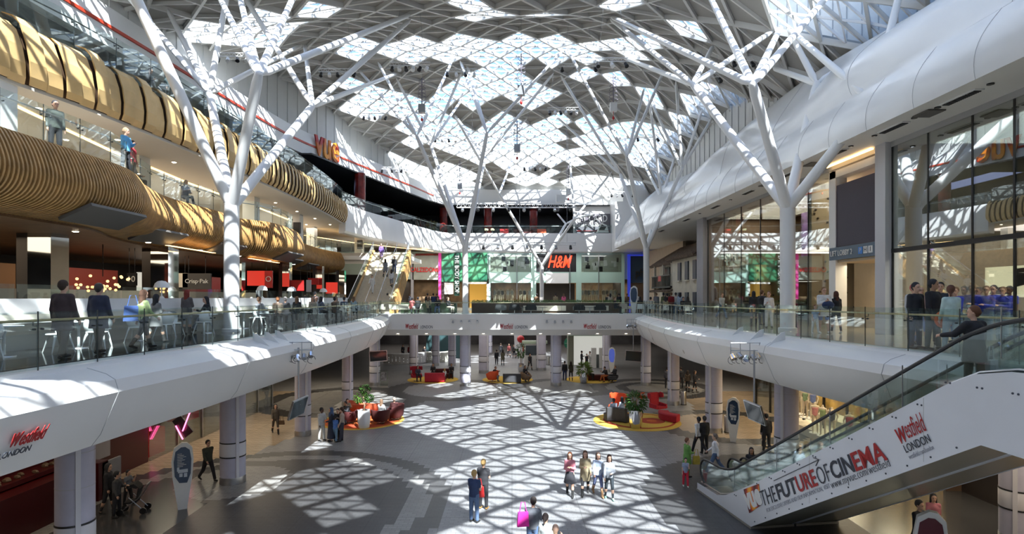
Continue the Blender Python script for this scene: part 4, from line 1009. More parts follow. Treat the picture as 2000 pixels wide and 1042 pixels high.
def figure(p, name='person'):
    fem = p.get('fem', 0); g = p.get; J = rig(p); r = thing(name, 'x', 'person'); up = J['up']; hy = Matrix.Rotation(J['yaw'], 3, 'Z')
    w = .93 if fem else 1.0; wd = p.get('fat', 1)
    H = J['head']; ex = lambda x, y, z: H+hy@Vector((x, y, z))
    B = [(J['pel'], J['waist'], .118*w, .112*w, .05, (1.28*wd,.92*wd,1)), (J['waist'], J['chest'], .112*w*(.9 if fem else 1), .128*w, .05, (1.28*wd,.9*wd,1)),
         (J['chest'], J['neck']-up*.09, .118*w, .075, .04, (1.28,.88,1)), (J['neck']-up*.05, H-J['hd']*.06, .052, .050, .02)]
    B += [(ex(0,.012,.03), ex(0,.0,.035), .098, .098, .02, (.84,1.0,1.05)), (ex(0,-.03,-.055), ex(0,-.045,-.065), .058, .048, .03),
          (ex(0,-.096,.002), ex(0,-.106,-.020), .008, .012, .012), (ex(-.03,-.083,.036), ex(.03,-.083,.036), .012, .012, .014), (ex(-.018,-.098,-.055), ex(.018,-.098,-.055), .009, .009, .008)]
    for s in (1,-1): B.append((ex(s*.082,.01,.012), ex(s*.09,.015,-.012), .014, .012, .008, (.6,1,1.3)))
    for n in 'LR': B.append((J['neck']-up*.03, J['sh'+n], .036, .040, .03))
    for s, n in ((1,'L'),(-1,'R')):
        B += [(J['sh'+n], J['el'+n], .050*w, .040*w, .03), (J['el'+n], J['wr'+n], .039*w, .026*w, .012)]
        B += hand(J, n, s, g('curl', 25))
        B += [(J['hip'+n], J['kn'+n], .088, .056, .04), (J['kn'+n], J['kn'+n].lerp(J['an'+n], .35), .054, .056, .03), (J['kn'+n].lerp(J['an'+n], .35), J['an'+n], .056, .038, .02)]
        ft = rotv(J['ft'+n], 'X', -PI/2); ft = Vector((0, -1, min(.1, max(-.35, ft.z)))).normalized() if g('flat', 1) else ft
        a0 = J['an'+n]+Vector((0,.02,-.045)); B.append((a0, a0+ft*.16+Vector((0,0,-.012)), .038, .030, .02, (1,1,.85)))
        J['toe'+n] = a0+ft*.17+Vector((0,0,-.012)); J['heel'+n] = a0
    eyes = [np.array(ex(s*.032,-.088,.015)) for s in (1,-1)]; mo = np.array(ex(0,-.105,-.055))
    def mf(c):
        m = np.zeros(len(c))
        for e in eyes: m[np.linalg.norm((c-e)*[1,1,1.4], axis=1) < .0155] = 1
        m[(np.linalg.norm((c-mo)*[.5,1,1.6], axis=1) < .014)] = 2
        return m
    sdf_obj('body', B, (), [SKINS[0], EYEM, LIPM], r, matfn=mf, h=g('res', .013))
    # ---- top
    e = .020 if g('top') != 'coat' else .032
    T = [(J['pel']-up*.03, J['waist'], .126*w+e, .112*w+e, .05, (1.28*wd,.95*wd,1)), (J['waist'], J['chest'], .112*w*(.93 if fem else 1)+e, .128*w+e, .05, (1.28*wd,.95*wd,1)), (J['chest'], J['neck']-up*.095, .118*w+e*.8, .078+e*.5, .04, (1.28,.9,1))]
    sl = g('sleeve', 1.0)
    for n in 'LR': T.append((J['neck']-up*.03, J['sh'+n], .038+e*.7, .042+e*.7, .03))
    for s, n in ((1,'L'),(-1,'R')):
        T.append((J['sh'+n], J['el'+n] if sl > .5 else J['sh'+n].lerp(J['el'+n], .6), .052*w+e*.9, .043*w+e*.7, .035))
        if sl > .5: T.append((J['el'+n], J['el'+n].lerp(J['wr'+n], .97 if sl >= 1 else .3), .042*w+e*.6, .033*w+e*.4, .012))
    if g('top') in ('coat','tunic','robe'):
        dn = .30 if g('top') == 'coat' else (.42 if g('top') == 'tunic' else .86)
        if g('sit'):
            for n in 'LR': T.append((J['hip'+n], J['hip'+n].lerp(J['kn'+n], min(1, dn*1.6)), .10+e, .085+e*.5, .04))
        else:
            q = (J['hipL']+J['hipR'])/2; kq = (J['anL']+J['anR'])/2; T.append((J['pel'], q+(kq-q)*dn, .145, .175 if dn < .8 else .20, .05, (1.2,1.05,1)))
            if dn < .8: T.append((J['pel'], q+Vector((0,0,-.83*dn)), .14, .17, .05, (1.25,1.05,1)))
    if g('hood'): T.append((J['neck']+Vector((-.06,.05,.02)), J['neck']+Vector((.06,.05,.02)), .055, .055, .03))
    if g('scarf'): T.append((J['neck']-up*.02, J['neck']+up*.03, .085, .075, .03))
    nk = J['neck']; uv = np.array(up)
    clip = lambda G: np.minimum((G-np.array(nk+up*(.06 if (g('hood') or g('scarf')) else .012)))@uv, .30-abs(G[...,0]-nk.x)*0-0) 
    cl_ = [lambda G: np.where((abs(G[...,0]) < .13) & (np.linalg.norm(G-np.array(nk), axis=-1) < .3), (G-np.array(nk+up*(.06 if (g('hood') or g('scarf')) else .012)))@uv, -1.)]
    if g('top') in ('coat','tunic','robe') and not g('sit'):
        hz = q.z-(.30 if g('top') == 'coat' else (.34 if g('top') == 'tunic' else .80))+.02; cl_.append(lambda G: np.where(abs(G[...,0]) < .24, hz-G[...,2], -1.))
    elif not g('sit'):
        hz = J['pel'].z-.075; cl_.append(lambda G: np.where(abs(G[...,0]) < .19, hz-G[...,2], -1.))
    sdf_obj('jacket' if sl >= 1 else 'shirt', T, cl_, [cloth((.2,.2,.2))], r, h=g('res', .013)+.002)
    if g('shirtfront'):
        q = J['chest']+Vector((0,-.118,0)); b = MB().ell((q.x, q.y-.012, q.z+.04), (.035,.02,.12), 8, 6); part('shirt_front', b, WHITE, r)
    # ---- bottoms
    if g('top') != 'robe':
        P_ = [(J['pel']+up*.02, J['pel']-up*.05, .125*w, .125*w, .05, (1.25*wd,.95*wd,1))]; bt = g('bottom', 'trousers')
        for n in 'LR':
            if bt == 'skirt': continue
            endt = {'trousers': .93, 'shorts': 0, 'tights': .97}[bt]; ee = .016 if bt != 'tights' else .006
            if bt == 'shorts': P_.append((J['hip'+n], J['hip'+n].lerp(J['kn'+n], .9), .095+.014, .075, .04))
            else: P_ += [(J['hip'+n], J['kn'+n], .088+ee, .056+ee, .04), (J['kn'+n], J['kn'+n].lerp(J['an'+n], endt), .056+ee, (.044 if bt == 'trousers' else .036)+ee, .02)]
        if bt == 'skirt': P_ += [(J['pel'], (J['knL']+J['knR'])/2+Vector((0,0,.06)), .14, .215, .04, (1.15,1.1,1))]
        kz = (J['knL'].z+J['knR'].z)/2+.04
        sdf_obj('trousers' if bt != 'skirt' else 'skirt', P_, [lambda G: kz-G[...,2]] if bt == 'skirt' and not g('sit') else (), [cloth((.05,.06,.09))], r, h=.015)
    SH = []
    for n in 'LR':
        SH.append((J['heel'+n]+Vector((0,0,.004)), J['toe'+n], .045, .036, .02, (1,1,.85)))
        if g('boots'): SH.append((J['heel'+n]+Vector((0,-.015,.03)), J['kn'+n].lerp(J['an'+n], .55), .05, .058, .03))
    sdf_obj('shoes', SH, (), [cloth((.03,.03,.03))], r, h=.014)
    # ---- hair
    hs = g('hair', 'short' if not fem else 'long')
    if hs != 'bald':
        Hh = [(ex(0,.022,.055), ex(0,.02,.05), .106, .106, .02, (.88,1.02,1.0)), (ex(0,.06,.0), ex(0,.055,-.03), .075, .055, .03)]
        if hs == 'long': Hh += [(ex(0,.07,-.02), J['neck']+up*-.08+Vector((0,.075,0)), .075, .065, .04, (1.15,.8,1)), (ex(.075,.02,-.01), ex(.085,.03,-.17), .03, .026, .03), (ex(-.075,.02,-.01), ex(-.085,.03,-.17), .03, .026, .03)]
        if hs == 'bun': Hh += [(ex(0,.11,.09), ex(0,.12,.09), .045, .045, .02)]
        if hs == 'tail': Hh += [(ex(0,.11,.05), ex(0,.13,-.14), .032, .022, .02)]
        if hs == 'veil': Hh += [(ex(0,.03,-.02), J['neck']-up*.10, .11, .16, .05, (1.1,.9,1))]
        fc = np.array(ex(0,-.075,-.045)); fc2 = np.array(ex(0,-.10,.012)); hv = np.array(H)
        def hc(G):
            d = .085-np.linalg.norm((G-fc2)*[1.05,.72,1.0], axis=-1); d2 = .075-np.linalg.norm((G-fc)*[1,.8,.8], axis=-1)
            return np.maximum(d, d2)
        sdf_obj('hair' if hs != 'veil' else 'headscarf', Hh, [hc], [cloth((.03,.02,.015))], r, h=.013)
    if g('sit'): r['seatz'] = J['seatz']
    return r
POSES = {
 'stand_m': dict(), 'stand_m2': dict(armL=20, elbL=80, twL=35, armR=5, elbR=15, legL=4, legR=-4, turn=20),
 'suit_m': dict(top='coat', shirtfront=1, armL=-6, armR=10, legL=12, legR=-10, kneeR=8),
 'walk_m': dict(legL=24, kneeL=6, legR=-20, kneeR=22, armL=-22, armR=20, elbR=30, elbL=20),
 'walk_f': dict(fem=1, legL=20, kneeL=4, legR=-18, kneeR=20, armL=-16, armR=18, elbR=30, bottom='tights', boots=1),
 'walk_f2': dict(fem=1, legR=18, kneeR=4, legL=-14, kneeL=16, armR=8, elbR=95, twR=40, armL=12, elbL=40, bottom='tights', top='tunic', boots=1),
 'stand_f': dict(fem=1, armL=15, elbL=70, twL=40, armR=2, legL=8, legR=-8, kneeR=8, bottom='tights', hood=1), 'skirt_f': dict(fem=1, legL=18, kneeL=4, legR=-16, kneeR=20, armL=15, armR=15, elbL=95, elbR=95, twL=50, twR=50, bottom='skirt', boots=1),
 'bald_m': dict(hair='bald', fat=1.15, armL=5, armR=25, elbR=110, twR=10), 'tee_m': dict(sleeve=.4, armL=10, elbL=20, armR=12, elbR=80, twR=30),
 'stand_f2': dict(fem=1, armL=8, armR=10, elbR=100, twR=20, legL=6, hair='tail', turn=-25),
 'phone': dict(armL=25, elbL=100, twL=30, armR=25, elbR=95, twR=30, nod=24), 'coat_f': dict(fem=1, top='coat', armR=15, elbR=80, twR=45, boots=1, bottom='tights'),
 'shorts': dict(bottom='shorts', armL=25, elbL=95, twL=45, armR=20, elbR=90, twR=45, legL=10, legR=-8, top='coat'),
 'sit_m': dict(sit=1, legL=84, legR=84, kneeL=86, kneeR=80, armL=25, armR=25, elbL=60, elbR=60, twL=20, twR=20, lean=-6, spread=8),
 'sit_f': dict(fem=1, sit=1, legL=84, legR=80, kneeL=60, kneeR=76, armL=20, armR=30, elbL=60, elbR=75, twL=25, twR=25, lean=6, spread=3),
 'sit_fwd': dict(sit=1, legL=84, legR=84, kneeL=95, kneeR=70, armL=40, armR=45, elbL=75, elbR=75, twL=25, twR=25, lean=14, nod=18, spread=9),
 'rail': dict(top='coat', shirtfront=0, armL=40, elbL=42, abdL=22, armR=4, elbR=22, legL=3, legR=-3, turn=38, curl=50),
 'robe': dict(fem=1, top='robe', hair='veil', armL=15, elbL=60, twL=30), 'tunic_m': dict(top='tunic', hair='short', armR=15, elbR=70, twR=35, turn=-20),
 'child': dict(fem=1, armL=35, elbL=120, twL=20, armR=4, hair='tail', sleeve=.4, legL=10, legR=-8),
}
_pm = {}; SOLD = dict(top=(.03,.03,.035), bottom=(.03,.035,.05), hair=(.025,.015,.01), shoes=(.02,.02,.02))
PEOPLE = []
def person(pose, loc, face, label, top=None, bottom=None, hair=None, skin=0, h=1.75, shoes=None, group=None, wide=1.0):
    """face: heading in degrees, 0 = looks at the camera (-Y), 90 = to the right, 180 = away"""
    if pose not in _pm: _pm[pose] = Maker(figure(POSES[pose]))
    s = h/1.76; r = _pm[pose].put(loc, math.radians(face), label, group, (s*wide, s, s))
    cols = dict(jacket=top, shirt=top, trousers=bottom, skirt=bottom, hair=hair, headscarf=hair, shoes=shoes)
    df = dict(jacket='top', shirt='top', trousers='bottom', skirt='bottom', hair='hair', headscarf='hair', shoes='shoes')
    for ch in r.children:
        b_ = ch.name.split('.')[0]
        for sl in ch.material_slots: sl.link = 'OBJECT'
        if b_ == 'body':
            for i, mm in enumerate((SKINS[skin], EYEM, LIPM)): ch.material_slots[i].material = mm
        elif b_ in cols: ch.material_slots[0].material = cloth(cols[b_] or SOLD[df[b_]])
        else: ch.material_slots[0].material = WHITE
    PEOPLE.append(r); return r
# ---------------------------------------------------------------- escalators
EB = Vector((7.73,18.33,0)); ED = Vector((.148,-.989,0)).normalized(); EN = Vector((-ED.y,ED.x,0))
def E(t, z, n=0): return EB+ED*t+EN*n+Vector((0,0,z))
def e_uv(u, v):
    k = (u-1000)/FPX; t = (k*EB.y-EB.x)/(ED.x-k*ED.y); Y = EB.y+ED.y*t; return t, EYE-(v-HZ)*Y/FPX
ESCW = mat('white_clad_panel', (.72,.74,.78), .35, noise=.03, nscale=1)
RUB = mat('black_rubber', (.012,.012,.014), .35); STEP = mat('grooved_steel_step', (.22,.22,.23), .4, .7)
PLT = mat('stone_plinth', (.30,.28,.24), .5)
GLASSX = glassmat('escalator_glass', (.86,.93,.91), .05, opac=.03, base=(.5,.65,.62))
def stepz(t): return max(0, min(6.1, .61*(t+1.95))) if True else 0
def escalator(label, n0, lettered=True):
    t = thing('escalator', label, 'escalator', tuple(E(0,0,n0+.75)))
    top = [(-3.6,.30),(-2.1,.34),(-1.5,.55),(-.8,.92),(.2,1.50),(3.5,3.52),(7.0,5.72),(7.6,6.02),(8.3,6.16),(9.2,6.17),(13,6.17)]
    bot = [(13,4.62),(8.6,4.66),(7.75,4.70),(0,.02),(-.1,0),(-3.6,0)]
    poly = top+bot
    for nm, nn, off in (('side_panel',n0,.02),('side_panel',n0+1.48,.02)):
        b = MB().extr(poly, E(0,0,nn), ED, Vector((0,0,1)), EN*off); part(nm, b, ESCW, t, True)
    und = [(13,4.62),(8.6,4.66),(7.75,4.70),(0,.02)]
    b = MB()
    for (a, za), (c, zc) in zip(und, und[1:]): b.add([E(a,za+.02,n0+.03),E(a,za+.02,n0+1.47),E(c,zc+.02,n0+1.47),E(c,zc+.02,n0+.03)], [(0,1,2,3)]); b.add([E(a,za+.07,n0+.03),E(a,za+.07,n0+1.47),E(c,zc+.07,n0+1.47),E(c,zc+.07,n0+.03)], [(0,1,2,3)])
    part('underside', b, mat('olive_grey_underside', (.30,.31,.27), .3, .2), t, True)
    b = MB().extr([(-3.65,0),(.1,0),(.1,.07),(-3.65,.07)], E(0,0,n0-.02), ED, Vector((0,0,1)), EN*1.54); part('plinth', b, PLT, t, True)
    b = MB().extr([(-3.6,.07),(-1.6,.07),(-1.6,.12),(-3.6,.12)], E(0,0,n0+.25), ED, Vector((0,0,1)), EN*1.0); part('landing_plate', b, STEEL, t, True)
    b = MB()
    for k in range(26):
        a = -2.2+k*.42; z = stepz(a+.2); b.extr([(a,z-.28),(a+.42,z-.05),(a+.42,z),(a,z)], E(0,0,n0+.25), ED, Vector((0,0,1)), EN*1.0)
    part('steps', b, STEP, t, True)
    rl = [(-3.35,.35),(-3.62,.62),(-3.66,.95),(-3.5,1.18),(-3.2,1.27),(-2.2,1.30),(-1.4,1.48),(-.6,1.92),(3.2,4.24),(6.6,6.32),(7.4,6.78),(8.2,7.06),(9.2,7.14),(13,7.14)]
    for nn in (n0+.16, n0+1.30):
        b = MB(); pts = catmull([E(a,z,nn+.02) for a, z in rl], 4); b.tube(pts, .043, 8); part('handrail', b, RUB, t, True)
        gl = [(-3.2,.32)]+[(a+.03,z-.04) for a, z in rl[1:]]+[(13,6.15),(8.3,6.15),(7.6,6.0),(7.0,5.7),(.2,1.48),(-1.5,.53),(-2.1,.33)]
        b = MB().extr(gl, E(0,0,nn+.01), ED, Vector((0,0,1)), EN*.015); part('balustrade_glass', b, GLASSX, t, True, smooth=0)
        b = MB()
        for a in (-1.2, 1.2, 3.5, 5.8, 8.0): b.beam(E(a,stepz(a)+.30,nn), E(a-.0,stepz(a)+1.25,nn), .012, .02)
        part('glass_joint', b, STEEL, t, True)
        b = MB(); b.tube([E(a,z+.03,nn+.02) for a, z in top], .035, 6); part('deck_trim', b, STEEL, t, True)
    if lettered:
        BOLT = mat('dark_bolt', (.05,.06,.08), .4)
        for k in range(15):
            a = -.9+k*.66; zz = .95+(a+.8)*.612 if a < 7 else 5.9
            for da in (0, .10): part('bolt', MB().ell(E(a+da, zz-.12, n0-.005), (.022,.022,.022), 6, 4), BOLT, t, True)
        for k in range(13):
            a = .3+k*.58; part('bolt', MB().ell(E(a, .02+a*.604+.12, n0-.005), (.022,.022,.022), 6, 4), BOLT, t, True)
        b = MB()
        for a in (2.9, 6.5): b.extr([(a,.1+.604*a),(a+.012,.1+.604*a),(a+.012,1.4+.612*a),(a,1.4+.612*a)], E(0,0,n0-.002), ED, Vector((0,0,1)), EN*.004)
        part('panel_seam', b, LINE, t, True)
    return t
esc = escalator('white clad escalator with cinema lettering rising at lower right', 0)
escalator('second escalator behind the lettered one, further from the void', 1.62, False)
# ---- lettering on planes
def fit(body, org, ex, ey, width, cap, m, parent=None, shear=0, off=0, ext=.006, name='lettering', rl=None):
    o = text(body, 1.0, (0,0,0), (0,0,0), m, None, shear, off, ext, 1, 'LEFT', name)
    xs = [v.co.x for v in o.data.vertices]; ys = [v.co.y for v in o.data.vertices]
    if body in ('THE','FUT','URE','OF','CIN','EMA','LONDON','W','VISIT') or body.isupper() or body == 'vue': y0, y1 = min(ys), max(ys)
    else: y0, y1 = -.35, .38
    ez = ex.cross(ey).normalized(); sx = width/(max(xs)-min(xs)); sy = cap/(y1-y0)
    for v in o.data.vertices:
        p = org+ex*((v.co.x-min(xs))*sx)+ey*((v.co.y-y0)*sy)+ez*v.co.z
        v.co = p-(rl if rl is not None else Vector((0,0,0)))
    o.data.update()
    if parent is not None: o.parent = parent
    return o
DKT = mat('charcoal_letter', (.03,.035,.05), .5); REDT = mat('red_letter', (.40,.015,.015), .45); GRYT = mat('grey_letter', (.25,.26,.30), .5)
def elet(body, p0, p1, capm, m, parent, **k):
    (t0, z0), (t1, z1) = e_uv(*p0), e_uv(*p1); a, b_ = E(t0,z0,-.022), E(t1,z1,-.022); ex = (b_-a); w_ = ex.length; ex.normalize()
    ez = -EN; ey = ez.cross(ex).normalized(); return fit(body, a, ex, ey, w_, capm, m, parent, rl=rootloc(parent), ext=.004, **k)
t = thing('escalator_sign', 'cinema advert lettering in black and red along the escalator side', 'lettering', tuple(E(1,1.4,-.01)))
bl = lambda u: 988+(u-1491)*(897-988)/(1736-1491)
for body, u0, u1, m, off in (('THE',1492,1520,DKT,-.01),('FUT',1523,1561,DKT,.018),('URE',1562,1600,REDT,.018),('OF',1603,1627,DKT,-.015),('CIN',1630,1672,DKT,.018),('EMA',1674,1736,REDT,.018)):
    elet(body, (u0,bl(u0)), (u1,bl(u1)), .44, m, t, off=off)
elet('FOR EXCLUSIVE OFFERS AND FILM INFORMATION, VISIT', (1500,1001), (1624,953), .13, GRYT, t, off=-.02)
elet('www.myvue.com/westfield', (1627,955), (1742,911), .21, DKT, t, off=-.02)
(a0, z0), (a1, z1) = e_uv(1512,938), e_uv(1600,897)
b = MB(); p, q = E(a0,z0,-.014), E(a1,z1,-.014); b.beam(p, q, .02, .012); dd = (q-p).normalized()
for sg in (1,-1): b.beam(q, q-dd*.20+dd.cross(EN)*.11*sg, .02, .012)
part('arrow', b, DKT, t, True)
fire = mat('fiery_logo_square', (.5,.06,.01), .4); _t = fire.node_tree; _n = _t.nodes.new('ShaderNodeTexWave'); _n.wave_type = 'RINGS'; _n.inputs['Scale'].default_value = .5; _n.inputs['Distortion'].default_value = 2
_r = _t.nodes.new('ShaderNodeValToRGB'); _r.color_ramp.elements[0].color = (.10,.01,.01,1); _r.color_ramp.elements[1].color = (.95,.45,.03,1); _e = _r.color_ramp.elements.new(.5); _e.color = (.60,.04,.01,1)
_c = _t.nodes.new('ShaderNodeTexCoord'); _t.links.new(_c.outputs['Object'], _n.inputs['Vector']); _t.links.new(_n.outputs['Fac'], _r.inputs[0]); _t.links.new(_r.outputs[0], _t.nodes['Principled BSDF'].inputs['Base Color'])
c4 = [e_uv(*p) for p in ((1453,955),(1483,944),(1487,986),(1464,1001))]; pl4 = [E(a,z,-.012) for a, z in c4]
b = MB().add(pl4+[p-EN*.005 for p in pl4], [(0,1,2,3),(7,6,5,4),(0,4,5,1),(1,5,6,2),(2,6,7,3),(3,7,4,0)]); part('logo_square', b, fire, t, True)
o_ = elet('vue', (1460,996), (1492,984), .50, WHITE, t, off=.05); 
t = thing('escalator_sign', 'red and black mall name printed on the escalator side', 'lettering', tuple(E(4.5,4.0,-.01)))
elet('W', (1761,867), (1778,859), .33, REDT, t, off=.025, shear=.2); elet('estfield', (1777,858), (1815,842), .42, REDT, t, shear=.25, off=-.005)
elet('LONDON', (1772,884), (1821,862), .17, DKT, t); elet('westfield.com/london', (1779,897), (1827,877), .11, GRYT, t, off=-.02)
# mall name on fascias
def mallname(label, org, ex, ey, wW, hW, wL, hL, dxL, dyL, cat='lettering'):
    t = thing('mall_sign', label, cat, tuple(org)); rl = Vector(org)
    fit('W', org, ex, ey, wW*.28, hW, REDT, t, shear=.2, off=.05, rl=rl); fit('estfield', org+ex*wW*.27-ey*hW*.12, ex, ey, wW*.73, hW*1.15, REDT, t, shear=.25, off=.012, rl=rl)
    fit('LONDON', org+ex*dxL+ey*dyL, ex, ey, wL, hL, DKT, t, rl=rl); return t
i = min(range(len(L1L)), key=lambda q: abs(L1L[q].y-9.75)); p = L1L[i]
mallname('slanting red and black mall name on the near left gallery fascia', Vector((p.x+.50,9.62,4.93)), Vector((.02,1,0)).normalized(), Vector((.40,0,.9)).normalized(), .72, .26, .62, .12, -.12, -.20)
for u, l in ((792,'mall name on far bridge fascia below the cream chairs, sunlit'),(977,'mall name at centre of far bridge fascia'),(1140,'mall name on far bridge fascia below the black chairs at right')):
    k = 46.0/FPX; mallname('red and black '+l, Vector(((u-1000)*k, 45.985, EYE-(641-HZ)*k)), Vector((1,0,0)), Vector((0,0,1)), 25*k, 9*k, 24*k, 6*k, 29*k, 0)
# cinema sign on the white band
VU = mat('orange_red_letter_face', (.70,.06,.01), .4); _t = VU.node_tree; _g = _t.nodes.new('ShaderNodeTexNoise'); _g.inputs['Scale'].default_value = .8
_r = _t.nodes.new('ShaderNodeValToRGB'); _r.color_ramp.elements[0].position = .4; _r.color_ramp.elements[0].color = (.45,.01,.01,1); _r.color_ramp.elements[1].position = .62; _r.color_ramp.elements[1].color = (.95,.35,.02,1)
_c = _t.nodes.new('ShaderNodeTexCoord'); _t.links.new(_c.outputs['Object'], _g.inputs['Vector']); _t.links.new(_g.outputs['Fac'], _r.inputs[0]); _t.links.new(_r.outputs[0], _t.nodes['Principled BSDF'].inputs['Base Color'])
i0 = min(range(len(strp)), key=lambda q: abs(strp[q].y-51.3)); i1 = min(range(len(strp)), key=lambda q: abs(strp[q].y-55.2))
p, q = strp[i0], strp[i1]; ex = Vector((q.x-p.x, q.y-p.y, 0)); w_ = ex.length; ex.normalize(); nn = Vector((ex.y,-ex.x,0))
t = thing('cinema_sign', 'large rounded orange red letters on the curved white band', 'sign', (p.x+.4,p.y,20.2))
o = fit('vue', Vector((p.x,p.y,20.45))+nn*.30, ex, Vector((0,0,1)), w_*.9, 1.9, VU, t, off=.02, ext=.06, rl=rootloc(t), name='letters')
# ---------------------------------------------------------------- rugs and lounge furniture
def rug(label, c, rings, cat='rug'):
    t = thing('round_rug', label, cat, (c[0], c[1], 0)); z = .012
    for k, (dx, dy, r, m) in enumerate(rings):
        part('rug_ring', MB().lathe([(r,0),(r,z),(r-.02,z+.004)], (dx,dy,0), 48), m, t); z += .006
    return t
YEL = mat('yellow_carpet', (.62,.40,.06), .95, noise=.15, nscale=30); ORC = mat('orange_carpet', (.55,.12,.02), .95, noise=.15, nscale=30); RDC = mat('rust_carpet', (.38,.05,.015), .95, noise=.15, nscale=30)
rug('round orange rug with yellow border under the tub chairs at left', (-9.1,34.3), [(0,0,2.5,YEL),(0,0,2.3,ORC),(0,0,2.05,RDC),(.3,0,1.3,ORC)])
rug('round yellow rug with rust rings under the charcoal sofa at right', (7.55,34.1), [(0,0,2.6,YEL),(.15,.1,2.15,RDC),(.25,.1,1.9,YEL),(.9,0,.8,RDC),(.9,0,.3,ORC)])
rug('thin yellow rug under the dark red sofa beneath the far bridge', (-7.2,51.3), [(0,0,2.3,YEL)])
rug('yellow rug under the charcoal sofa between the sunlit pillars', (-.4,51.3), [(0,0,2.3,YEL)])
rug('yellow rug beneath the dark red bench right of the sunlit pillar', (7.2,51.3), [(0,0,2.3,YEL)])
def tub(label, loc, rz, m, m2, r=.62, h=.75, tilt=0, opening=True, sx=1.0):
    t = thing('tub_chair', label, 'armchair', loc, rz)
    b = MB(); n = 28
    prof = [(.30,.12),(.48,.22),(.60,.42)]
    vs = []
    def hh(a): return h if math.sin(a) > -.1 else h-.28*min(1, (-math.sin(a)-.1)*1.6)
    for k in range(n):
        a = 2*PI*k/n; H_ = hh(a) if opening else h
        for rr, z in ((.42*r,.14),(.72*r,.16),(.95*r,.36),(1.05*r,H_-.05),(1.03*r,H_),(.92*r,H_),(.86*r,H_-.08),(.80*r,.42),(.0,.42)):
            vs.append((rr*math.cos(a)*sx, rr*math.sin(a), z))
    b.add(vs, [(k*9+j, ((k+1)%n)*9+j, ((k+1)%n)*9+j+1, k*9+j+1) for k in range(n) for j in range(8)]+[tuple(k*9 for k in range(n-1,-1,-1))])
    part('shell', b, m, t, smooth=50)
    part('seat_cushion', MB().lathe([(.80*r,.36),(.80*r,.46),(.7*r,.49),(0,.50)], n=24, sx=sx), m2, t)
    b = MB().tube([(0,0,.02),(0,0,.16)], .035, 8)
    for k in range(4): b.beam((0,0,.02),(.32*math.cos(k*PI/2+.7),.32*math.sin(k*PI/2+.7),.02),.05,.03)
    part('base', b, STEEL, t); return t
MAROON = mat('maroon_fabric', (.075,.012,.012), .85, noise=.15, nscale=20); CHAR = mat('charcoal_fabric', (.055,.055,.06), .85, noise=.15, nscale=20); TERR = mat('terracotta_fabric', (.50,.10,.04), .8, noise=.1, nscale=15)
tub('large terracotta round tub seat behind the white planter', (-9.5,36.0,.03), 2.6, TERR, ORANGE, 1.0, .8, sx=1.15)
tub('dark maroon tub chair right of the white planter', (-7.8,33.4,.03), 3.3, MAROON, MAROON, .55, .85)
tub('dark maroon tub chair at right edge of orange rug', (-7.1,34.4,.03), -1.2, MAROON, MAROON, .5, .95)
tub('maroon tub chair left of the white planter with people', (-9.7,33.5,.03), 3.9, MAROON, REDF, .55, .75)
def wing(label, loc, rz, m):
    t = thing('wing_chair', label, 'armchair', loc, rz)
    b = MB().extr([(-.32,0),(-.36,.55),(-.50,.62),(-.50,.86),(-.30,.92),(.30,.92),(.50,.86),(.50,.62),(.36,.55),(.32,0)], (0,.34,.38), (1,0,0), (0,.12,.99), (0,.10,0)); part('backrest', b, m, t)
    for s in (1,-1):
        b = MB().extr([(0,.55),(.05,.92),(-.22,.88),(-.26,.62)], (s*.46,.40,.38), (0,1,0), (0,0,1), (s*.08,0,0)); part('wing', b, m, t)
        b = MB().extr([(.40,0),(.42,.30),(-.25,.24),(-.28,.0)], (s*.36,.0,.36), (0,1,0), (0,0,1), (s*.10,0,0)); part('armrest', b, m, t)
    part('seat', MB().box(-.36,.36,-.30,.38,.34,.48), m, t)
    b = MB().tube([(0,.05,.03),(0,.05,.34)], .03, 8)
    for k in range(4): b.beam((0,.05,.03),(.34*math.cos(k*PI/2+.7),.05+.34*math.sin(k*PI/2+.7),.02),.05,.03)
    part('base', b, STEEL, t); return t
wing('bright orange wing chair behind the charcoal sofa on yellow rug', (6.7,36.0,.03), -.5, ORANGE)
wing('deep red wing chair at right edge of yellow rug', (9.45,36.2,.03), .5, REDF)
wing('orange red armchair with wings left of the dark red sofa under bridge', (-8.5,50.2,.02), .3, REDF)
def bench(label, loc, rz, m, L, w_, h, back=0, cat='bench', curve=0):
    t = thing('sofa' if back else 'bench', label, 'sofa' if back else cat, loc, rz); n = 10
    def arc(off):
        out = []
        for k in range(n+1):
            x = -L/2+L*k/n; out.append(Vector((x, curve*(1-(2*x/L)**2)+off, 0)))
        return out
    P_ = arc(0); b = MB().sweep(P_, [(w_/2,.03),(w_/2+.02,h-.06),(w_/2-.06,h),(-w_/2+.06,h),(-w_/2-.02,h-.06),(-w_/2,.03)]); part('seat', b, m, t)
    if back:
        b = MB().sweep(P_, [(-w_/2+.16,h-.02),(-w_/2+.12,back),(-w_/2+.02,back+.03),(-w_/2-.12,back),(-w_/2-.06,.08),(-w_/2+.1,.08)]); part('backrest', b, m, t)
    return t
bench('charcoal curved two seat sofa with its back to the camera on yellow rug', (6.35,33.9,.03), 2.75, CHAR, 1.5, .75, .42, .85, curve=-.22)
bench('deep red curved bench at the right edge of yellow rug', (9.7,34.4,.03), 1.9, REDF, 1.5, .62, .45, 0, curve=.3)
bench('dark red two seat sofa seen from behind left of the sunlit pillar', (-6.8,49.9,.02), 3.14, REDF, 1.75, .75, .42, .82)
bench('dark red low sofa further back under far bridge', (-6.4,52.3,.02), 0.1, MAROON, 1.8, .7, .42, .8)
bench('charcoal two seat sofa seen from behind between the sunlit pillars', (.0,49.6,.02), 3.14, CHAR, 1.6, .75, .42, .78)
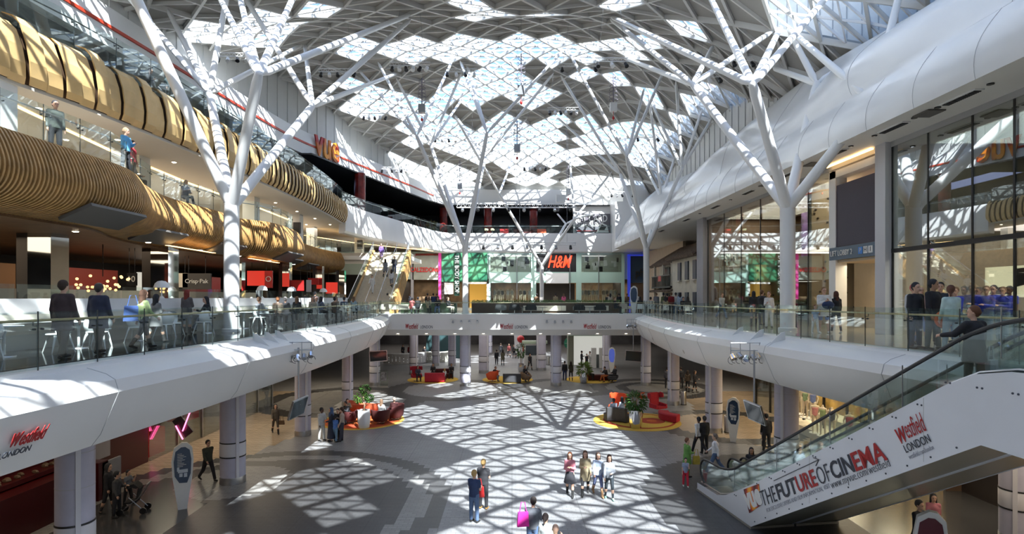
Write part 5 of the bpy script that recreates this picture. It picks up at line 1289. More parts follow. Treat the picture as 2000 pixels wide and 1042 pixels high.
tub('tan sided tub chair beside the charcoal sofa under bridge', (1.25,50.2,.02), 1.2, mat('tan_fabric', (.30,.19,.11), .8), CHAR, .5, .8)
tub('orange red tub chair holding a person in dark clothes, between the sunlit pillars', (-1.75,50.2,.02), -1.9, ORANGE, REDF, .55, .95)
bench('dark red bench behind the steel planter under the bridge', (7.5,50.9,.02), 0, MAROON, 2.6, .6, .5)
tub('dark tub seat at the right end of the rug under bridge', (8.9,49.9,.02), 0, CHAR, CHAR, .5, .6)
# ---- planters
def leafset(b, c, r, n, ln, wd, rr, up=.2, m=0):
    for k in range(n):
        d = Vector((rr.gauss(0,1), rr.gauss(0,1), rr.gauss(0,1)+up)).normalized(); p = Vector(c)+Vector((d.x*r[0],d.y*r[1],d.z*r[2]))*rr.uniform(.45,1)
        s_ = d.cross(Vector((rr.random(),rr.random(),rr.random()))).normalized(); e = d*ln+Vector((0,0,-ln*.35)); b.add([p, p+e*.5+s_*wd, p+e, p+e*.5-s_*wd], [(0,1,2,3)], m)
LEAFB = mat('fresh_leaf', (.09,.20,.03), .45, noise=.4, nscale=12); BARK = mat('bark', (.30,.20,.13), .8); SOIL = mat('soil', (.03,.02,.012), .9)
def planter(label, loc, m, h=1.05, r=.36):
    t = thing('planter', label, 'planter', loc)
    part('pot', MB().lathe([(r*.72,0),(r*.86,.06),(r*.98,h*.35),(r*1.02,h*.75),(r*.98,h),(r*.86,h),(r*.84,h-.08),(0,h-.10)], n=36, fn=lambda a, z: 1+.055*math.cos(6*a+z*1.2)), m, t, smooth=60)
    part('soil', MB().lathe([(r*.84,h-.07),(0,h-.05)], n=20), SOIL, t); return t
WPOT = mat('white_gloss_pot', (.85,.85,.85), .15); SPOT_ = mat('polished_steel_pot', (.72,.72,.74), .14, 1)
planter('white glossy fluted planter at the front of the orange rug', (-8.5,32.3,0), WPOT)
planter('polished steel fluted planter at the front of the yellow rug', (7.1,32.3,0), SPOT_)
planter('polished steel planter under the far bridge, right of the sunlit pillar', (6.3,49.3,0), SPOT_, .95, .36)
planter('small steel planter beside white kiosk beneath bridge', (.9,57,0), SPOT_, .8, .3)
rr = random.Random(2)
t = thing('topiary_tree', 'small tree with two leafy clumps standing in the white planter', 'plant', (-8.5,32.3,1.0))
part('stem', MB().tube([(0,0,-.1),(.04,0,.35),(-.02,0,.8),(0,0,1.25)], [.05,.035,.03,.02], 8).tube([(.02,0,.2),(.16,.05,.5)], .03, 6), BARK, t)
for c, r in (((-.15,0,.75),(.42,.36,.30)),((.05,0,1.25),(.30,.28,.24)),((.30,.05,.72),(.25,.25,.22))):
    b = MB(); leafset(b, c, r, 330, .10, .035, rr); part('foliage', b, LEAFB if c[0] < 0 else GREEN, t, smooth=0)
t = thing('potted_shrub', 'tall dark green leafy shrub with red tips in the steel planter on yellow rug', 'plant', (7.1,32.3,1.0))
part('stems', MB().tube([(0,0,-.05),(.1,0,1.1)], .03, 6).tube([(0,0,-.05),(-.2,.05,.9)], .03, 6), BARK, t)
b = MB(); leafset(b, (0,0,.55), (.52,.45,.55), 420, .26, .045, rr, .1); part('foliage', b, GREEN, t, smooth=0)
b = MB(); leafset(b, (.33,-.1,.92), (.14,.12,.12), 40, .14, .04, rr, .1); part('red_leaves', b, ORANGE, t, smooth=0)
t = thing('potted_palm', 'drooping pale green plant in the steel planter under the far bridge', 'plant', (6.3,49.3,.9))
b = MB(); leafset(b, (0,0,.35), (.55,.5,.5), 260, .38, .05, rr, .6); part('foliage', b, mat('pale_green_leaf', (.22,.32,.08), .5), t, smooth=0)
t = thing('potted_palm', 'slim dark potted tree beside the white kiosk under bridge', 'plant', (.9,57,.75))
part('stem', MB().tube([(0,0,0),(0,0,1.2)], .03, 6), BARK, t); b = MB(); leafset(b, (0,0,1.4), (.45,.4,.7), 240, .25, .04, rr, .2); part('foliage', b, GREEN, t, smooth=0)
t = thing('potted_palm', 'yellowish palm behind the cinema level rail beside dark red column', 'plant', (xat(843,79),79,16))
part('stem', MB().tube([(0,0,0),(0,0,1.5)], .04, 6), BARK, t); b = MB(); leafset(b, (0,0,1.6), (.5,.5,.5), 160, .6, .05, rr, .3); part('foliage', b, mat('yellow_leaf', (.45,.38,.12), .5), t, smooth=0)
# ---- information totems
NAVY = mat('navy_panel', (.02,.045,.10), .35)
def totem(label, loc, rz, h=2.35, panel=NAVY, txt=True):
    t = thing('information_totem', label, 'information totem', loc, rz); s = h/2.35
    body = [(-.14,0),(.14,0),(.30,1.15),(.34,1.75),(.30,2.15),(.14,2.33),(-.02,2.35),(-.26,2.18),(-.34,1.7),(-.30,1.1)]
    part('body', MB().extr([(x*s,z*s) for x, z in body], (0,.09,0), (1,0,0), (0,0,1), (0,-.18,0)), WHITE, t)
    pn = [(-.10,.95),(.14,.93),(.25,1.25),(.27,1.75),(.22,2.08),(.08,2.20),(-.05,2.20),(-.22,2.06),(-.27,1.7),(-.24,1.2)]
    p_ = part('panel', MB().extr([(x*s,z*s) for x, z in pn], (0,-.09,0), (1,0,0), (0,0,1), (0,-.012,0)), panel, t)
    if txt:
        b = MB()
        for k in range(9): b.box(-.16, -.16+.14+.16*((k*7)%5)/5, -.106,-.102, (1.96-k*.055)*s, (1.975-k*.055)*s)
        part('text_lines', b, WHITE, p_)
        b = MB().box(-.14,.16,-.106,-.102,1.30*s,1.42*s).box(-.10,-.0,-.108,-.104,1.16*s,1.28*s).box(.04,.14,-.108,-.104,1.14*s,1.28*s).box(-.17,-.1,-.108,-.104,1.36*s,1.5*s); part('map_diagram', b, mat('pale_map', (.6,.65,.72), .5), p_)
    return t
totem('white information totem with navy panel standing on dark floor at lower left', (-11.7,20.0,0), .55)
totem('white information totem with navy panel right of the steel bin', (11.5,29.3,0), -.35, 2.3)
totem('white information totem rising from bottom edge beneath the escalator', (10.1,13.6,0), -.5, 2.35, panel=mat('maroon_panel', (.12,.02,.03), .4), txt=False)
totem('white arched display totem on first gallery beside right far tree column', (10.7,49.5,Z1), -.2, 2.4, panel=mat('dim_blue_screen', (.05,.08,.14), .3), txt=False)
totem('pale information totem with blue screen under the right end of the bridge', (10.0,56.5,0), -.1, 2.5, panel=mat('blue_screen', (.08,.12,.5), .4, emit=(.1,.15,.6), estr=.3), txt=False)
# bins
bn = thing('litter_bin', 'tall brushed steel litter bin beside the pillar behind the red wing chair', 'litter bin')
part('body', MB().lathe([(.20,.03),(.20,.9),(.19,.93)], n=24), STEEL, bn); part('plinth', MB().lathe([(.21,0),(.21,.04)], n=24), BLACK, bn); part('lid_slot', MB().lathe([(.15,.93),(.12,.95),(0,.95)], n=20), BLACK, bn); mb_ = Maker(bn)
mb_.put((12.0,39.4,0)); mb_.put((12.0,31.3,0), 0, 'tall brushed steel litter bin between the pillar and information totem'); mb_.put((4.0,62.5,0), 0, 'distant pale litter bin on the sunlit concourse under the bridge')
# advert stand
t = thing('advert_stand', 'glass advert stand with portrait picture beside the pillar at bridge corner', 'advert stand', (-10.75,47.2,0), -.1)
part('glass', MB().box(-.38,.38,-.02,.02,.08,1.4), GLASSS, t); part('picture', MB().box(-.25,.25,-.035,-.02,.5,1.25), mat('grey_portrait_print', (.18,.18,.20), .5, noise=.8, nscale=4), t); part('base', MB().box(-.42,.42,-.12,.12,0,.08), STEEL, t)
# ---- hanging screens with spotlight clusters
SCR = mat('dark_glossy_screen', (.03,.04,.045), .08); GREYM = mat('silver_metal', (.40,.41,.43), .35, .8)
def spot(b, c, d, r=.09, L=.2): 
    c = Vector(c); d = Vector(d).normalized(); b.tube([c-d*L*.5, c-d*L*.4, c+d*L*.5], [r*.5, r*.8, r], 10)
def cluster(label, c, out, n=5):
    t = thing('spotlight_cluster', label, 'spotlights', tuple(c)); rr = random.Random(int(abs(c[0]*10)+c[1]))
    b = MB(); L = .9
    for z in (-.0,.28): b.tube([(-L*.6,0,z),(L*.6,0,z)], .016, 6)
    for x in (-.55,-.2,.15,.5): b.tube([(x,0,.3),(x,0,-.35)], .014, 6)
    part('frame', b, GREYM, t)
    for k in range(n):
        x = -.5+k*1.0/(n-1); b = MB(); spot(b, (x,-.05,-.22+.06*math.sin(k*2)), (rr.uniform(-.5,.5),-.7,-.8), .10, .22)
        part('spotlight', b, GREYM if k % 2 else CHROME, t)
    b = MB()
    for k in range(7):
        x = rr.uniform(-.6,.6); r_ = rr.uniform(.08,.16); b.tube([(x+r_*math.cos(a*.7), -.06, -.35+r_*math.sin(a*.7)) for a in range(8)], .010, 5, cap=False)
    part('cable_loops', b, MULL, t); return t
def hscreen(label, c, rot, w_, h, ptop):
    t = thing('hanging_screen', label, 'screen', tuple(c)); M_ = rot
    b = MB().cbox((0,0,0),(w_,.07,h), M=M_); part('housing', b, STEEL, t)
    f = M_@Vector((0,-.04,0)); part('display', MB().cbox(f,(w_-.09,.012,h-.09), M=M_), SCR, t)
    part('pole', MB().tube([(0,.05,h*.3),(0,.05,ptop-c[2])], .035, 8), GREYM, t)
    part('bracket', MB().cbox((0,.05,h*.25),(.18,.12,.16)), GREYM, t); return t
RM = lambda yaw, pit=0, rol=0: Matrix.Rotation(yaw,3,'Z')@Matrix.Rotation(pit,3,'X')@Matrix.Rotation(rol,3,'Y')
hscreen('tilted hanging screen on long pole below left gallery, in front of pillar', (-8.05,21.2,3.35), RM(1.42,.32,-.05), 1.05, .75, 5.6)
hscreen('flat hanging screen at the left corner of the far bridge', (-10.35,43.6,2.95), RM(.18,.12,-.05), 1.35, .85, 5.2)
hscreen('flat hanging screen at the right corner of the far bridge', (9.4,43.6,2.95), RM(-.2,.12,.06), 1.25, .85, 5.2)
hscreen('tilted hanging screen on long pole below right gallery, above the escalator', (8.75,20.3,3.35), RM(-1.42,.32,.05), 1.05, .75, 5.6)
cluster('spotlight cluster with cable loops on left gallery fascia, above the tilted screen', (-7.95,20.9,5.55), 1)
cluster('spotlight cluster at the left corner of bridge above flat screen', (-10.2,43.9,5.5), 1)
cluster('spotlight cluster at the right corner of bridge above flat screen', (9.5,43.9,5.5), 1, 6)
cluster('spotlight cluster with cables on right gallery fascia, above the tilted screen', (8.55,20.6,5.55), 1)
for u0, l in ((885,'row of four spotlights fixed to the bridge fascia beside left tree column'),(1068,'row of four spotlights fixed to the bridge fascia right of centre')):
    k = 45.9/FPX; t = thing('spotlight_row', l, 'spotlights', ((u0-1000)*k+1.0, 45.86, 5.6)); b = MB().tube([(-1.3,0,.15),(1.3,0,.15)], .02, 6)
    for q in range(4): b.tube([(-1.0+q*.66,.145,.15),(-1.0+q*.66,0,.15),(-1.0+q*.66,0,.0)], .012, 5)
    part('rail', b, WHITE, t)
    for q in range(4): b = MB(); spot(b, (-1.0+q*.66,-.05,-.08), (0,-.8,-.6), .10, .22); part('spotlight', b, GREYM, t)
# fins on the gallery kerbs
fn = thing('kerb_fin', 'white triangular fin', 'fin'); part('plate', MB().extr([(-.05,0),(.62,-.26),(.1,.26),(-.05,.30)], (0,-.02,0), (1,0,0), (0,0,1), (0,.04,0)), WHITE, fn); mf = Maker(fn)
for k, y in enumerate((19.2,20.1,21.0)): mf.put((-8.78,y,5.98), 0, 'white triangular fin on the left gallery kerb, '+('nearest the camera','middle of three','beside the spotlight cluster')[k], 'kerb fins')
for k, y in enumerate((23.4,21.6,20.0)): mf.put((9.55+.05*k,y,5.98), PI, 'white triangular fin on the right gallery kerb, '+('farthest of three','middle of three','nearest of three')[k], 'kerb fins')
hl = thing('fascia_port', 'round recess', 'recess'); part('ring', MB().lathe([(.11,0),(.11,.02)], n=14), mat('pale_ring', (.45,.42,.36), .5), hl); ml = Maker(hl)
for k, y in enumerate((42,39.5,36.8,31.5,28.2,24.8)):
    p = min(L1R, key=lambda q: abs(q.y-y)); o = ml.put((p.x-.36,y,4.78), 0, 'round recessed port low on the right gallery fascia, '+ORD[k]+' from the bridge end', 'fascia ports'); o.rotation_euler = (0,-PI/2-.4,0)
# ---------------------------------------------------------------- roof-hung gear
def lbar(label, u, v, D, w_, n=5, m=None):
    c = atd(u, v, D); t = thing('lighting_bar', label, 'lighting bar', tuple(c)); b = MB()
    for z in (0,.22): b.tube([(-w_/2,0,z),(w_/2,0,z)], .025, 6)
    for k in range(int(w_*3)): x = -w_/2+k/3; b.tube([(x,0,0),(x+.16,0,.22),(x+.33,0,0)], .014, 4)
    part('truss', b, STEELW, t); b = MB(); zr = zroof(c.x, c.y)-c.z
    for x in (-w_*.4, w_*.4): b.tube([(x,0,.22),(x*.6,0,zr)], .010, 4)
    part('cable', b, GREYM, t)
    for k in range(n):
        x = -w_*.42+k*w_*.84/(n-1); b = MB(); spot(b, (x,-.05,-.22), (.3*math.sin(k),-.6,-.9), .13, .34); b.tube([(x,0,0),(x,0,-.2)], .02, 4); part('spotlight', b, STEELW if k % 2 else BLACK, t)
for l, u, v, D, w_, n in (('lighting bar hung at upper left between the near left tree branches',455,110,36,2.2,4),('lighting bar above the cinema sign',660,140,40,2.8,5),('small lighting bar below the one over the cinema sign',732,226,52,2.4,5),
    ('lighting bar near top centre left of hanging cable coil',800,128,36,2.6,6),('lighting bar high behind far left tree column top',900,140,42,2.4,4),('short lighting bar in front of glazed roof centre',1100,215,46,2.6,6),('lighting bar upper right of roof centre',1130,130,40,2.8,3),
    ('lighting bar hung before the right near tree branches',1195,120,34,2.0,3),('lighting bar between right near tree top branches',1460,118,33,1.9,4),('lighting bar close to the left white band end',770,330,62,3.2,6),
    ('lighting bar beneath roof right of far right tree column',1385,150,36,1.6,3),('lighting bar low at centre above cinema level',870,270,56,2.4,4),('lighting bar low over right roof slope',1265,268,52,2.2,3),('lighting bar near the middle right above truss',1215,378,66,3.0,5),('lighting bar low before glazed roof near centre truss',1045,326,58,2.6,5)):
    lbar(l, u, v, D, w_, n)
def coil(label, u, v, D, h):
    c = atd(u, v, D); t = thing('cable_hoist', label, 'hoist', tuple(c)); zr = zroof(c.x, c.y)-c.z; rr = random.Random(int(u))
    part('suspension_cable', MB().tube([(0,0,0),(0,0,zr)], .012, 4), GREYM, t)
    b = MB()
    for k in range(7):
        z = .5+k*h*.75/7; r0 = .34*(1-.05*k)
        for s in (1,-1):
            pts = [(s*r0*math.sin(q*PI/6)*(1-.1*rr.random()), .1*math.cos(q+k), z+.32-.42*q/6) for q in range(7)]; b.tube(pts, .018, 5)
    b.tube([(0,0,.3),(0,0,h)], .04, 6); part('cable_coil', b, mat('purple_grey_cable', (.22,.20,.25), .6) if 'purple_grey_cable' not in bpy.data.materials else bpy.data.materials['purple_grey_cable'], t)
    part('motor_box', MB().cbox((0,0,.1),(.5,.4,.62)), GREYM if u < 1100 else WHITE, t)
    part('hook', MB().tube([(0,0,-.2),(0,0,-.6)], .02, 5).ell((0,0,-.7),(.09,.09,.14)), RED, t)
for l, u, v, D, h in (('hanging hoist with purple grey cable coil near roof centre',1018,180,38,2.6),('hanging hoist with cable coil and white box below the first one',1010,292,46,2.4),('hanging hoist with cable coil in front of right glazed roof',1198,212,42,2.5),
    ('hanging hoist with cable coil left of centre between tree branches',824,215,42,2.4),('hanging hoist with cable coil low left before truss',898,365,62,3.0),('hanging hoist with white speaker box near the far tree column',1110,376,62,3.0)):
    coil(l, u, v, D, h)
solo('hanging_speaker', MB().cbox(tuple(atd(1095,388,62)),(1.0,.6,.8)), WHITE, 'white hanging speaker box resting on the wide truss', 'speaker')
def truss(label, u0, u1, v, D, h=.45):
    a, c = atd(u0,v,D), atd(u1,v,D); t = thing('lighting_truss', label, 'truss', tuple((a+c)/2)); L = c.x-a.x; b = MB()
    for y in (-.2,.2):
        for z in (0,h): b.tube([(-L/2,y,z),(L/2,y,z)], .035, 6)
    n = int(L/h)
    for k in range(n):
        x = -L/2+k*L/n; b.tube([(x,-.2,0),(x+L/n/2,-.2,h),(x+L/n,-.2,0)], .02, 4)
    part('truss_frame', b, STEELW, t); b = MB(); zr = zroof((a.x+c.x)/2, D)-a.z
    for x in (-L*.42, 0, L*.42): b.tube([(x,0,h),(x,0,zr)], .012, 4)
    part('cable', b, GREYM, t)
    for k in range(8): b = MB(); x = -L*.45+k*L*.9/7; spot(b, (x,-.2,-.25), (0,-.6,-.8), .16, .4); part('spotlight', b, BLACK if k % 2 else GREYM, t)
truss('wide silver lighting truss hung across the centre before cinema level', 892, 1125, 405, 60)
truss('thin lower lighting truss in front of the white cinema level fascia', 905, 1125, 478, 58, .25)
# ---------------------------------------------------------------- first gallery left: cafe
t = thing('cafe_parapet', 'long white cafe parapet with glass screen and ledge on left gallery', 'parapet', (-13.2,25,Z1))
PW = resample(V2([(-13.3,7),(-13.1,16),(-13.0,26),(-12.9,36),(-13.0,43.5)]), 1.0)
part('body', MB().sweep(PW, [(.12,Z1),(.30,Z1+.6),(.30,Z1+1.36),(-.25,Z1+1.36),(-.25,Z1)]), WHITE, t, True)
part('yellow_lit_band', MB().sweep(PW, [(.31,Z1+.42),(.34,Z1+.42),(.34,Z1+.95),(.31,Z1+.95)]), CREAM, t, True)  # cream strip puts the yellow light on the lower parapet into its colour
part('ledge', MB().sweep(PW, [(.30,Z1+.74),(.85,Z1+.74),(.85,Z1+.78),(.30,Z1+.78)]), WHITE, t, True)
b = MB()
for a, c in zip(PW[::2], PW[2::2]):
    d = (c-a)*.02; b.beam(a+d+Vector((0,0,Z1+1.56)), c-d+Vector((0,0,Z1+1.56)), .015, .38)
part('glass_screen', b, GLASSB, t, True, smooth=0)
solo('cafe_counter', MB().box(-17.8,-17.0,12,42,Z1,Z1+1.3), WHITE, 'long white serving counter behind the cafe parapet', 'counter')
solo('cafe_counter', MB().box(-20.8,-20,13,44,Z1,Z1+1.75), mat('pale_counter', (.45,.45,.42), .4), 'further pale counter deep in the food court', 'counter')
ec = thing('egg_chair', 'x', 'chair')
b = MB(); n = 22
def eggv(a, f):  # shell, open to +y
    t_ = f*PI*.93; z = .39+.47*(1-math.cos(t_))*.5+.02; r = .285*math.sin(max(.16,t_*.92+.15))**.8
    return (r*math.cos(a), -r*math.sin(a)*.85-.05*f, z)
vs = [eggv(PI*k/n*1.0, j/12) for k in range(n+1) for j in range(13)]; fs = [(k*13+j,(k+1)*13+j,(k+1)*13+j+1,k*13+j+1) for k in range(n) for j in range(12)]
b.add(vs, fs); vs2 = [(x*.92,y*.9+.01,z) for x,y,z in vs]; b.add(vs2, [f[::-1] for f in fs])
EGG = mat('white_moulded_plastic', (.78,.82,.82), .25)
b.lathe([(.0,.40),(.20,.41),(.255,.45),(.24,.47),(0,.46)], (0,.02,0), 22); part('shell', b, EGG, ec, smooth=60)
for sx, sy in ((1,1),(-1,1),(1,-1),(-1,-1)): part('leg', MB().tube([(sx*.15,sy*.12,.45),(sx*.20,sy*.16,.34),(sx*.27,sy*.24,.0)], [.045,.024,.011], 8), EGG, ec)
me_ = Maker(ec); NM = ['cut by the left picture edge','in front of round table at far left','behind the man in brown coat','between the two men in coats','right of the man in dark suit','beside the person in green jacket','turned sideways below the mushroom lamp','beyond the mushroom lamp','near the woman in black','close to the near white tree column','just before the tree column','at the foot of near left tree column']
for k, (x, y, r) in enumerate(((-11.3,11.6,.8),(-11.75,12.6,.75),(-11.5,14.3,2.6),(-11.2,15.2,.3),(-12.1,16.6,2.2),(-11.7,17.6,.2),(-11.9,19.3,1.6),(-12.2,20.3,-1.6),(-11.6,21.2,1.4),(-12.2,24.6,1.6),(-11.8,26.3,-1.5),(-12.2,27.6,1.6))):
    me_.put((x,y,Z1), r, 'white egg shaped chair '+NM[k], 'white egg chairs', 1.03)
ct = thing('cafe_table', 'x', 'table'); part('top', MB().lathe([(.36,.70),(.38,.72),(.36,.735),(0,.735)], n=30), EGG, ct); part('stem', MB().lathe([(.05,0),(.03,.1),(.035,.5),(.10,.70)], n=14), EGG, ct); part('foot', MB().lathe([(.24,0),(.23,.02),(.05,.04)], n=24), STEEL, ct); mt = Maker(ct)
for k, (x, y, l) in enumerate(((-12.0,13.3,'nearest round white cafe table behind an egg chair'),(-12.0,15.6,'round white cafe table between men in coats'),(-12.1,18.4,'round white cafe table below the mushroom lamp'),(-12.0,22.2,'round white cafe table beside the near tree column'),(-12.1,25.4,'round white cafe table just past the tree column'),(-12.2,29,'round white cafe table with seated diners past the tree'),(-12.1,33,'round white cafe table farther along the white parapet'))):
    mt.put((x,y,Z1), 0, l, 'round white cafe tables')
ml_ = thing('mushroom_lamp', 'x', 'lamp'); part('shade', MB().lathe([(.24,.36),(.235,.40),(.20,.50),(.12,.575),(0,.60),(0,.585),(.11,.56),(.19,.49),(.225,.39)], n=28), WHITE, ml_, smooth=60); part('stem', MB().lathe([(.02,.05),(.018,.5)], n=10), WHITE, ml_); part('foot', MB().lathe([(.10,0),(.08,.02),(.02,.09)], n=20), WHITE, ml_); mm_ = Maker(ml_)
for k, (y, l) in enumerate(((20.9,'nearest white mushroom lamp on the white parapet'),(29.3,'white mushroom lamp on parapet just right of near tree column'),(33.2,'white mushroom lamp on the parapet among diners'),(38.8,'farthest white mushroom lamp near the stairs'))):
    mm_.put((-13.0,y,Z1+1.36), 0, l, 'mushroom lamps', 1.1)
# hanging light cluster, signs at the back of food court
t = thing('pendant_cluster', 'bubbly cluster of amber pendant lights deep in the food court', 'ceiling light', (-17.8,24.5,8.1)); rr = random.Random(4)
for k in range(26):
    part('globe', MB().ell((rr.uniform(-.9,.9),rr.uniform(-.8,.8),rr.uniform(-.35,.35)), (.06,.06,.06), 8, 6), emis('amber_bulb', (1,.6,.25), 1.5) if 'amber_bulb' not in bpy.data.materials else bpy.data.materials['amber_bulb'], t)
part('drop_wires', MB().tube([(0,0,.3),(0,0,1.7)], .02, 5), BLACK, t)
def wsign(label, u, v, D, w_, h, m, body=None, tm=None, th=.3):
    c = atd(u, v, D); t = thing('food_sign', label, 'sign', tuple(c)); part('board', MB().cbox((0,0,0),(w_,.1,h)), m, t)
    part('hanger', MB().tube([(-w_*.3,0,h/2),(-w_*.3,0,9.85-c.z)], .015, 5).tube([(w_*.3,0,h/2),(w_*.3,0,9.85-c.z)], .015, 5), BLACK, t)
    if body: text(body, th, tuple(c+Vector((0,-.07,0))), (PI/2,0,0), tm or WHITE, t)
GLR = mat('lit_red_sign', (.6,.03,.02), .4, emit=(.8,.05,.03), estr=.5)
wsign('grey sign board reading Crisp and Pick like words beside the food court mirror column' if 0 else 'dark grey sign board with white word in the food court', 385, 549, 32, 1.6, .9, mat('dark_grey_board', (.06,.055,.055), .5), 'Crisp·Pak', WHITE, .34)
wsign('pale blank sign board left of the dark grey one', 352, 547, 32, .9, .8, CREAM)
wsign('bold red sign panel behind the near tree column', 505, 543, 38, 1.5, 1.0, GLR)
wsign('red sign panel with white drop symbol right of the tree column', 525, 545, 36.5, .5, 1.1, RED, 'O', WHITE, .5)
wsign('dark red wide sign board deep in the food court', 577, 557, 40, 1.2, .75, RED)
wsign('small white notice board in food court', 603, 558, 42, .35, .9, WHITE)
wsign('small bright red sign near the stairs', 648, 562, 45, .9, .9, GLR)
wsign('orange red sign board further along food court', 612, 549, 44, .8, .5, RED)
wsign('framed number ten menu board at the back of food court', 258, 545, 27, .45, .6, BLACK, '10', WHITE, .4)
solo('light_box', MB().box(-27.9,-27.7,19,21.5,Z1+.3,Z1+2.8), emis('amber_light_box', (.5,.16,.03), .35), 'dim amber light box at far left back wall of the food court', 'light box')
solo('menu_poster', MB().cbox(tuple(atd(76,535,22.5)),(1.2,.08,2.0)), mat('red_menu_print', (.28,.05,.03), .4, noise=.4, nscale=2), 'red menu poster behind nearest mirror column', 'poster')
for k, (y0, y1, m, l) in enumerate(((24,27,'o','amber lit back wall of a food stall behind the light cluster'),(30,34,'r','red lit back wall of food stall'),(36,40,'w','white lit back wall of food stall'),(41,46,'r2','deep red back wall of the stall before stairs'))):
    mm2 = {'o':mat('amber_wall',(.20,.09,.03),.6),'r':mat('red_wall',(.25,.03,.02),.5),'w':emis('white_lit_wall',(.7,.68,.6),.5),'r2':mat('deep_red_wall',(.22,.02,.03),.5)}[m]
    solo('stall_wall', MB().box(-24,-23.8,y0,y1,Z1,Z1+3), mm2, l, 'stall')
wl = thing('ceiling_slot_light', 'x', 'ceiling light'); part('lens', MB().box(-.09,.09,-2.2,2.2,-.02,0), WARM, wl); mw = Maker(wl)
mw.put((-16.6,14.5,9.84), .06, 'warm slot light in timber ceiling at far left'); mw.put((-15.6,27.5,9.84), .05, 'warm slot light in timber ceiling left of near tree column'); mw.put((-15.8,36,9.84), .02, 'warm slot light in timber ceiling right of near tree column')
# ---------------------------------------------------------------- first gallery far bridge
t = thing('hedge_planter', 'long dark timber planter box with low clipped hedge on the far bridge', 'planter', (2.6,50.6,Z1))
part('box', MB().box(-3.6,9.6,50.2,51.2,Z1,7.0), mat('dark_slatted_timber', (.06,.035,.02), .5), t, True)
part('cream_front', MB().box(1.0,4.8,50.12,50.2,Z1+.2,Z1+.65).box(5.6,8.6,50.12,50.2,Z1+.2,Z1+.65), CREAM, t, True)
b = MB(); rr = random.Random(6)
for k in range(2600): 
    p = Vector((rr.uniform(-3.6,9.6), rr.uniform(50.2,51.2), rr.uniform(7.0,7.22))); d = Vector((rr.gauss(0,1),rr.gauss(0,1),abs(rr.gauss(0,1)))).normalized()*.11; s_ = d.cross(Vector((1,.3,.2))).normalized()*.04; b.add([p,p+d*.5+s_,p+d,p+d*.5-s_], [(0,1,2,3)])
o = part('hedge', b, LEAFB, t, True, smooth=0); o['kind'] = 'stuff'
solo('hedge_planter', MB().box(-10,-5,50.6,51.4,Z1,6.95), mat('dark_green_planter', (.03,.06,.03), .5), 'dark green low planter behind the seated people on the bridge', 'planter')
cc = thing('lounge_chair', 'x', 'chair'); 
b = MB().extr([(-.36,.40),(.36,.40),(.42,.82),(-.42,.82)], (0,.26,0), (1,0,0), (0,.15,1), (0,.05,0)).box(-.36,.36,-.28,.30,.36,.42); part('shell', b, CREAM, cc)
b = MB().extr([(-.30,.36),(.28,.36),(.30,.62),(-.20,.60)], (.36,0,0), (0,1,0), (0,0,1), (.04,0,0)).extr([(-.30,.36),(.28,.36),(.30,.62),(-.20,.60)], (-.40,0,0), (0,1,0), (0,0,1), (.04,0,0)); part('arm_panels', b, CREAM, cc)
part('pedestal', MB().tube([(0,0,.03),(0,0,.36)], .025, 8).beam((-.3,0,.03),(.3,0,.03),.04,.03).beam((0,-.3,.03),(0,.3,.03),.04,.03), BLACK, cc); mc = Maker(cc)
for k, (u, y, l) in enumerate(((742,47.3,'cream lounge chair on the bridge nearest the stair foot'),(771,47.3,'cream lounge chair second from the stairs'),(790,47.4,'cream lounge chair beside the diner in red top'),(816,47.5,'yellowish lounge chair occupied by person in black'),(1222,50.5,'cream lounge chair left of the white display totem'),(1262,50.2,'cream lounge chair right of the white display totem'))):
    mc.put((xat(u,y),y,Z1), PI if k < 3 else .3, l, 'cream lounge chairs')
bc = thing('black_armchair', 'x', 'armchair'); b = MB().extr([(-.45,.32),(.45,.32),(.40,.80),(-.40,.80)], (0,-.32,0), (1,0,0), (0,0,1), (0,.10,0)); part('backrest', b, BLACKF, bc); part('seat', MB().box(-.42,.42,-.3,.35,.30,.46), BLACKF, bc)
part('arms', MB().box(-.48,-.38,-.3,.35,.3,.62).box(.38,.48,-.3,.35,.3,.62), BLACKF, bc); part('base', MB().tube([(0,0,.02),(0,0,.3)], .03, 8).lathe([(.26,0),(.26,.02)], n=16), STEEL, bc); mk = Maker(bc)
for k, (u, l) in enumerate(((1005,'black armchair left of centre of the far bridge'),(1037,'black armchair right of slim table on far bridge'),(1131,'black armchair on far bridge below the red shop mannequins'),(1172,'black armchair on far bridge beside seated man'),(978,'black armchair on far bridge next to left tree column'))):
    mk.put((xat(u,47.6),47.6,Z1), 0, l, 'black armchairs on the bridge')
st = thing('side_table', 'x', 'table'); part('top', MB().lathe([(.40,.52),(.40,.55),(0,.55)], n=24), BLACK, st); part('stem', MB().lathe([(.2,0),(.2,.02),(.03,.04),(.03,.52)], n=14), STEEL, st); mst = Maker(st)
for u, l in ((1060,'slim dark side table right of the black armchairs on far bridge'),(1152,'dark side table between two black armchairs on bridge'),(1020,'dark side table between black armchairs at bridge centre')): mst.put((xat(u,47.6),47.6,Z1), 0, l, 'side tables on the bridge')
# tables with chairs at right corner of bridge
for k, (u, y) in enumerate(((1260,47.4),(1285,49.5),(1325,47.5),(1352,45.5))): mt.put((xat(u,y),y,Z1), 0, 'round cafe table on first gallery '+('right of white display totem','before rustic house front, left one','before the rustic house front, middle','before the rustic house front, nearest')[k], 'round white cafe tables')
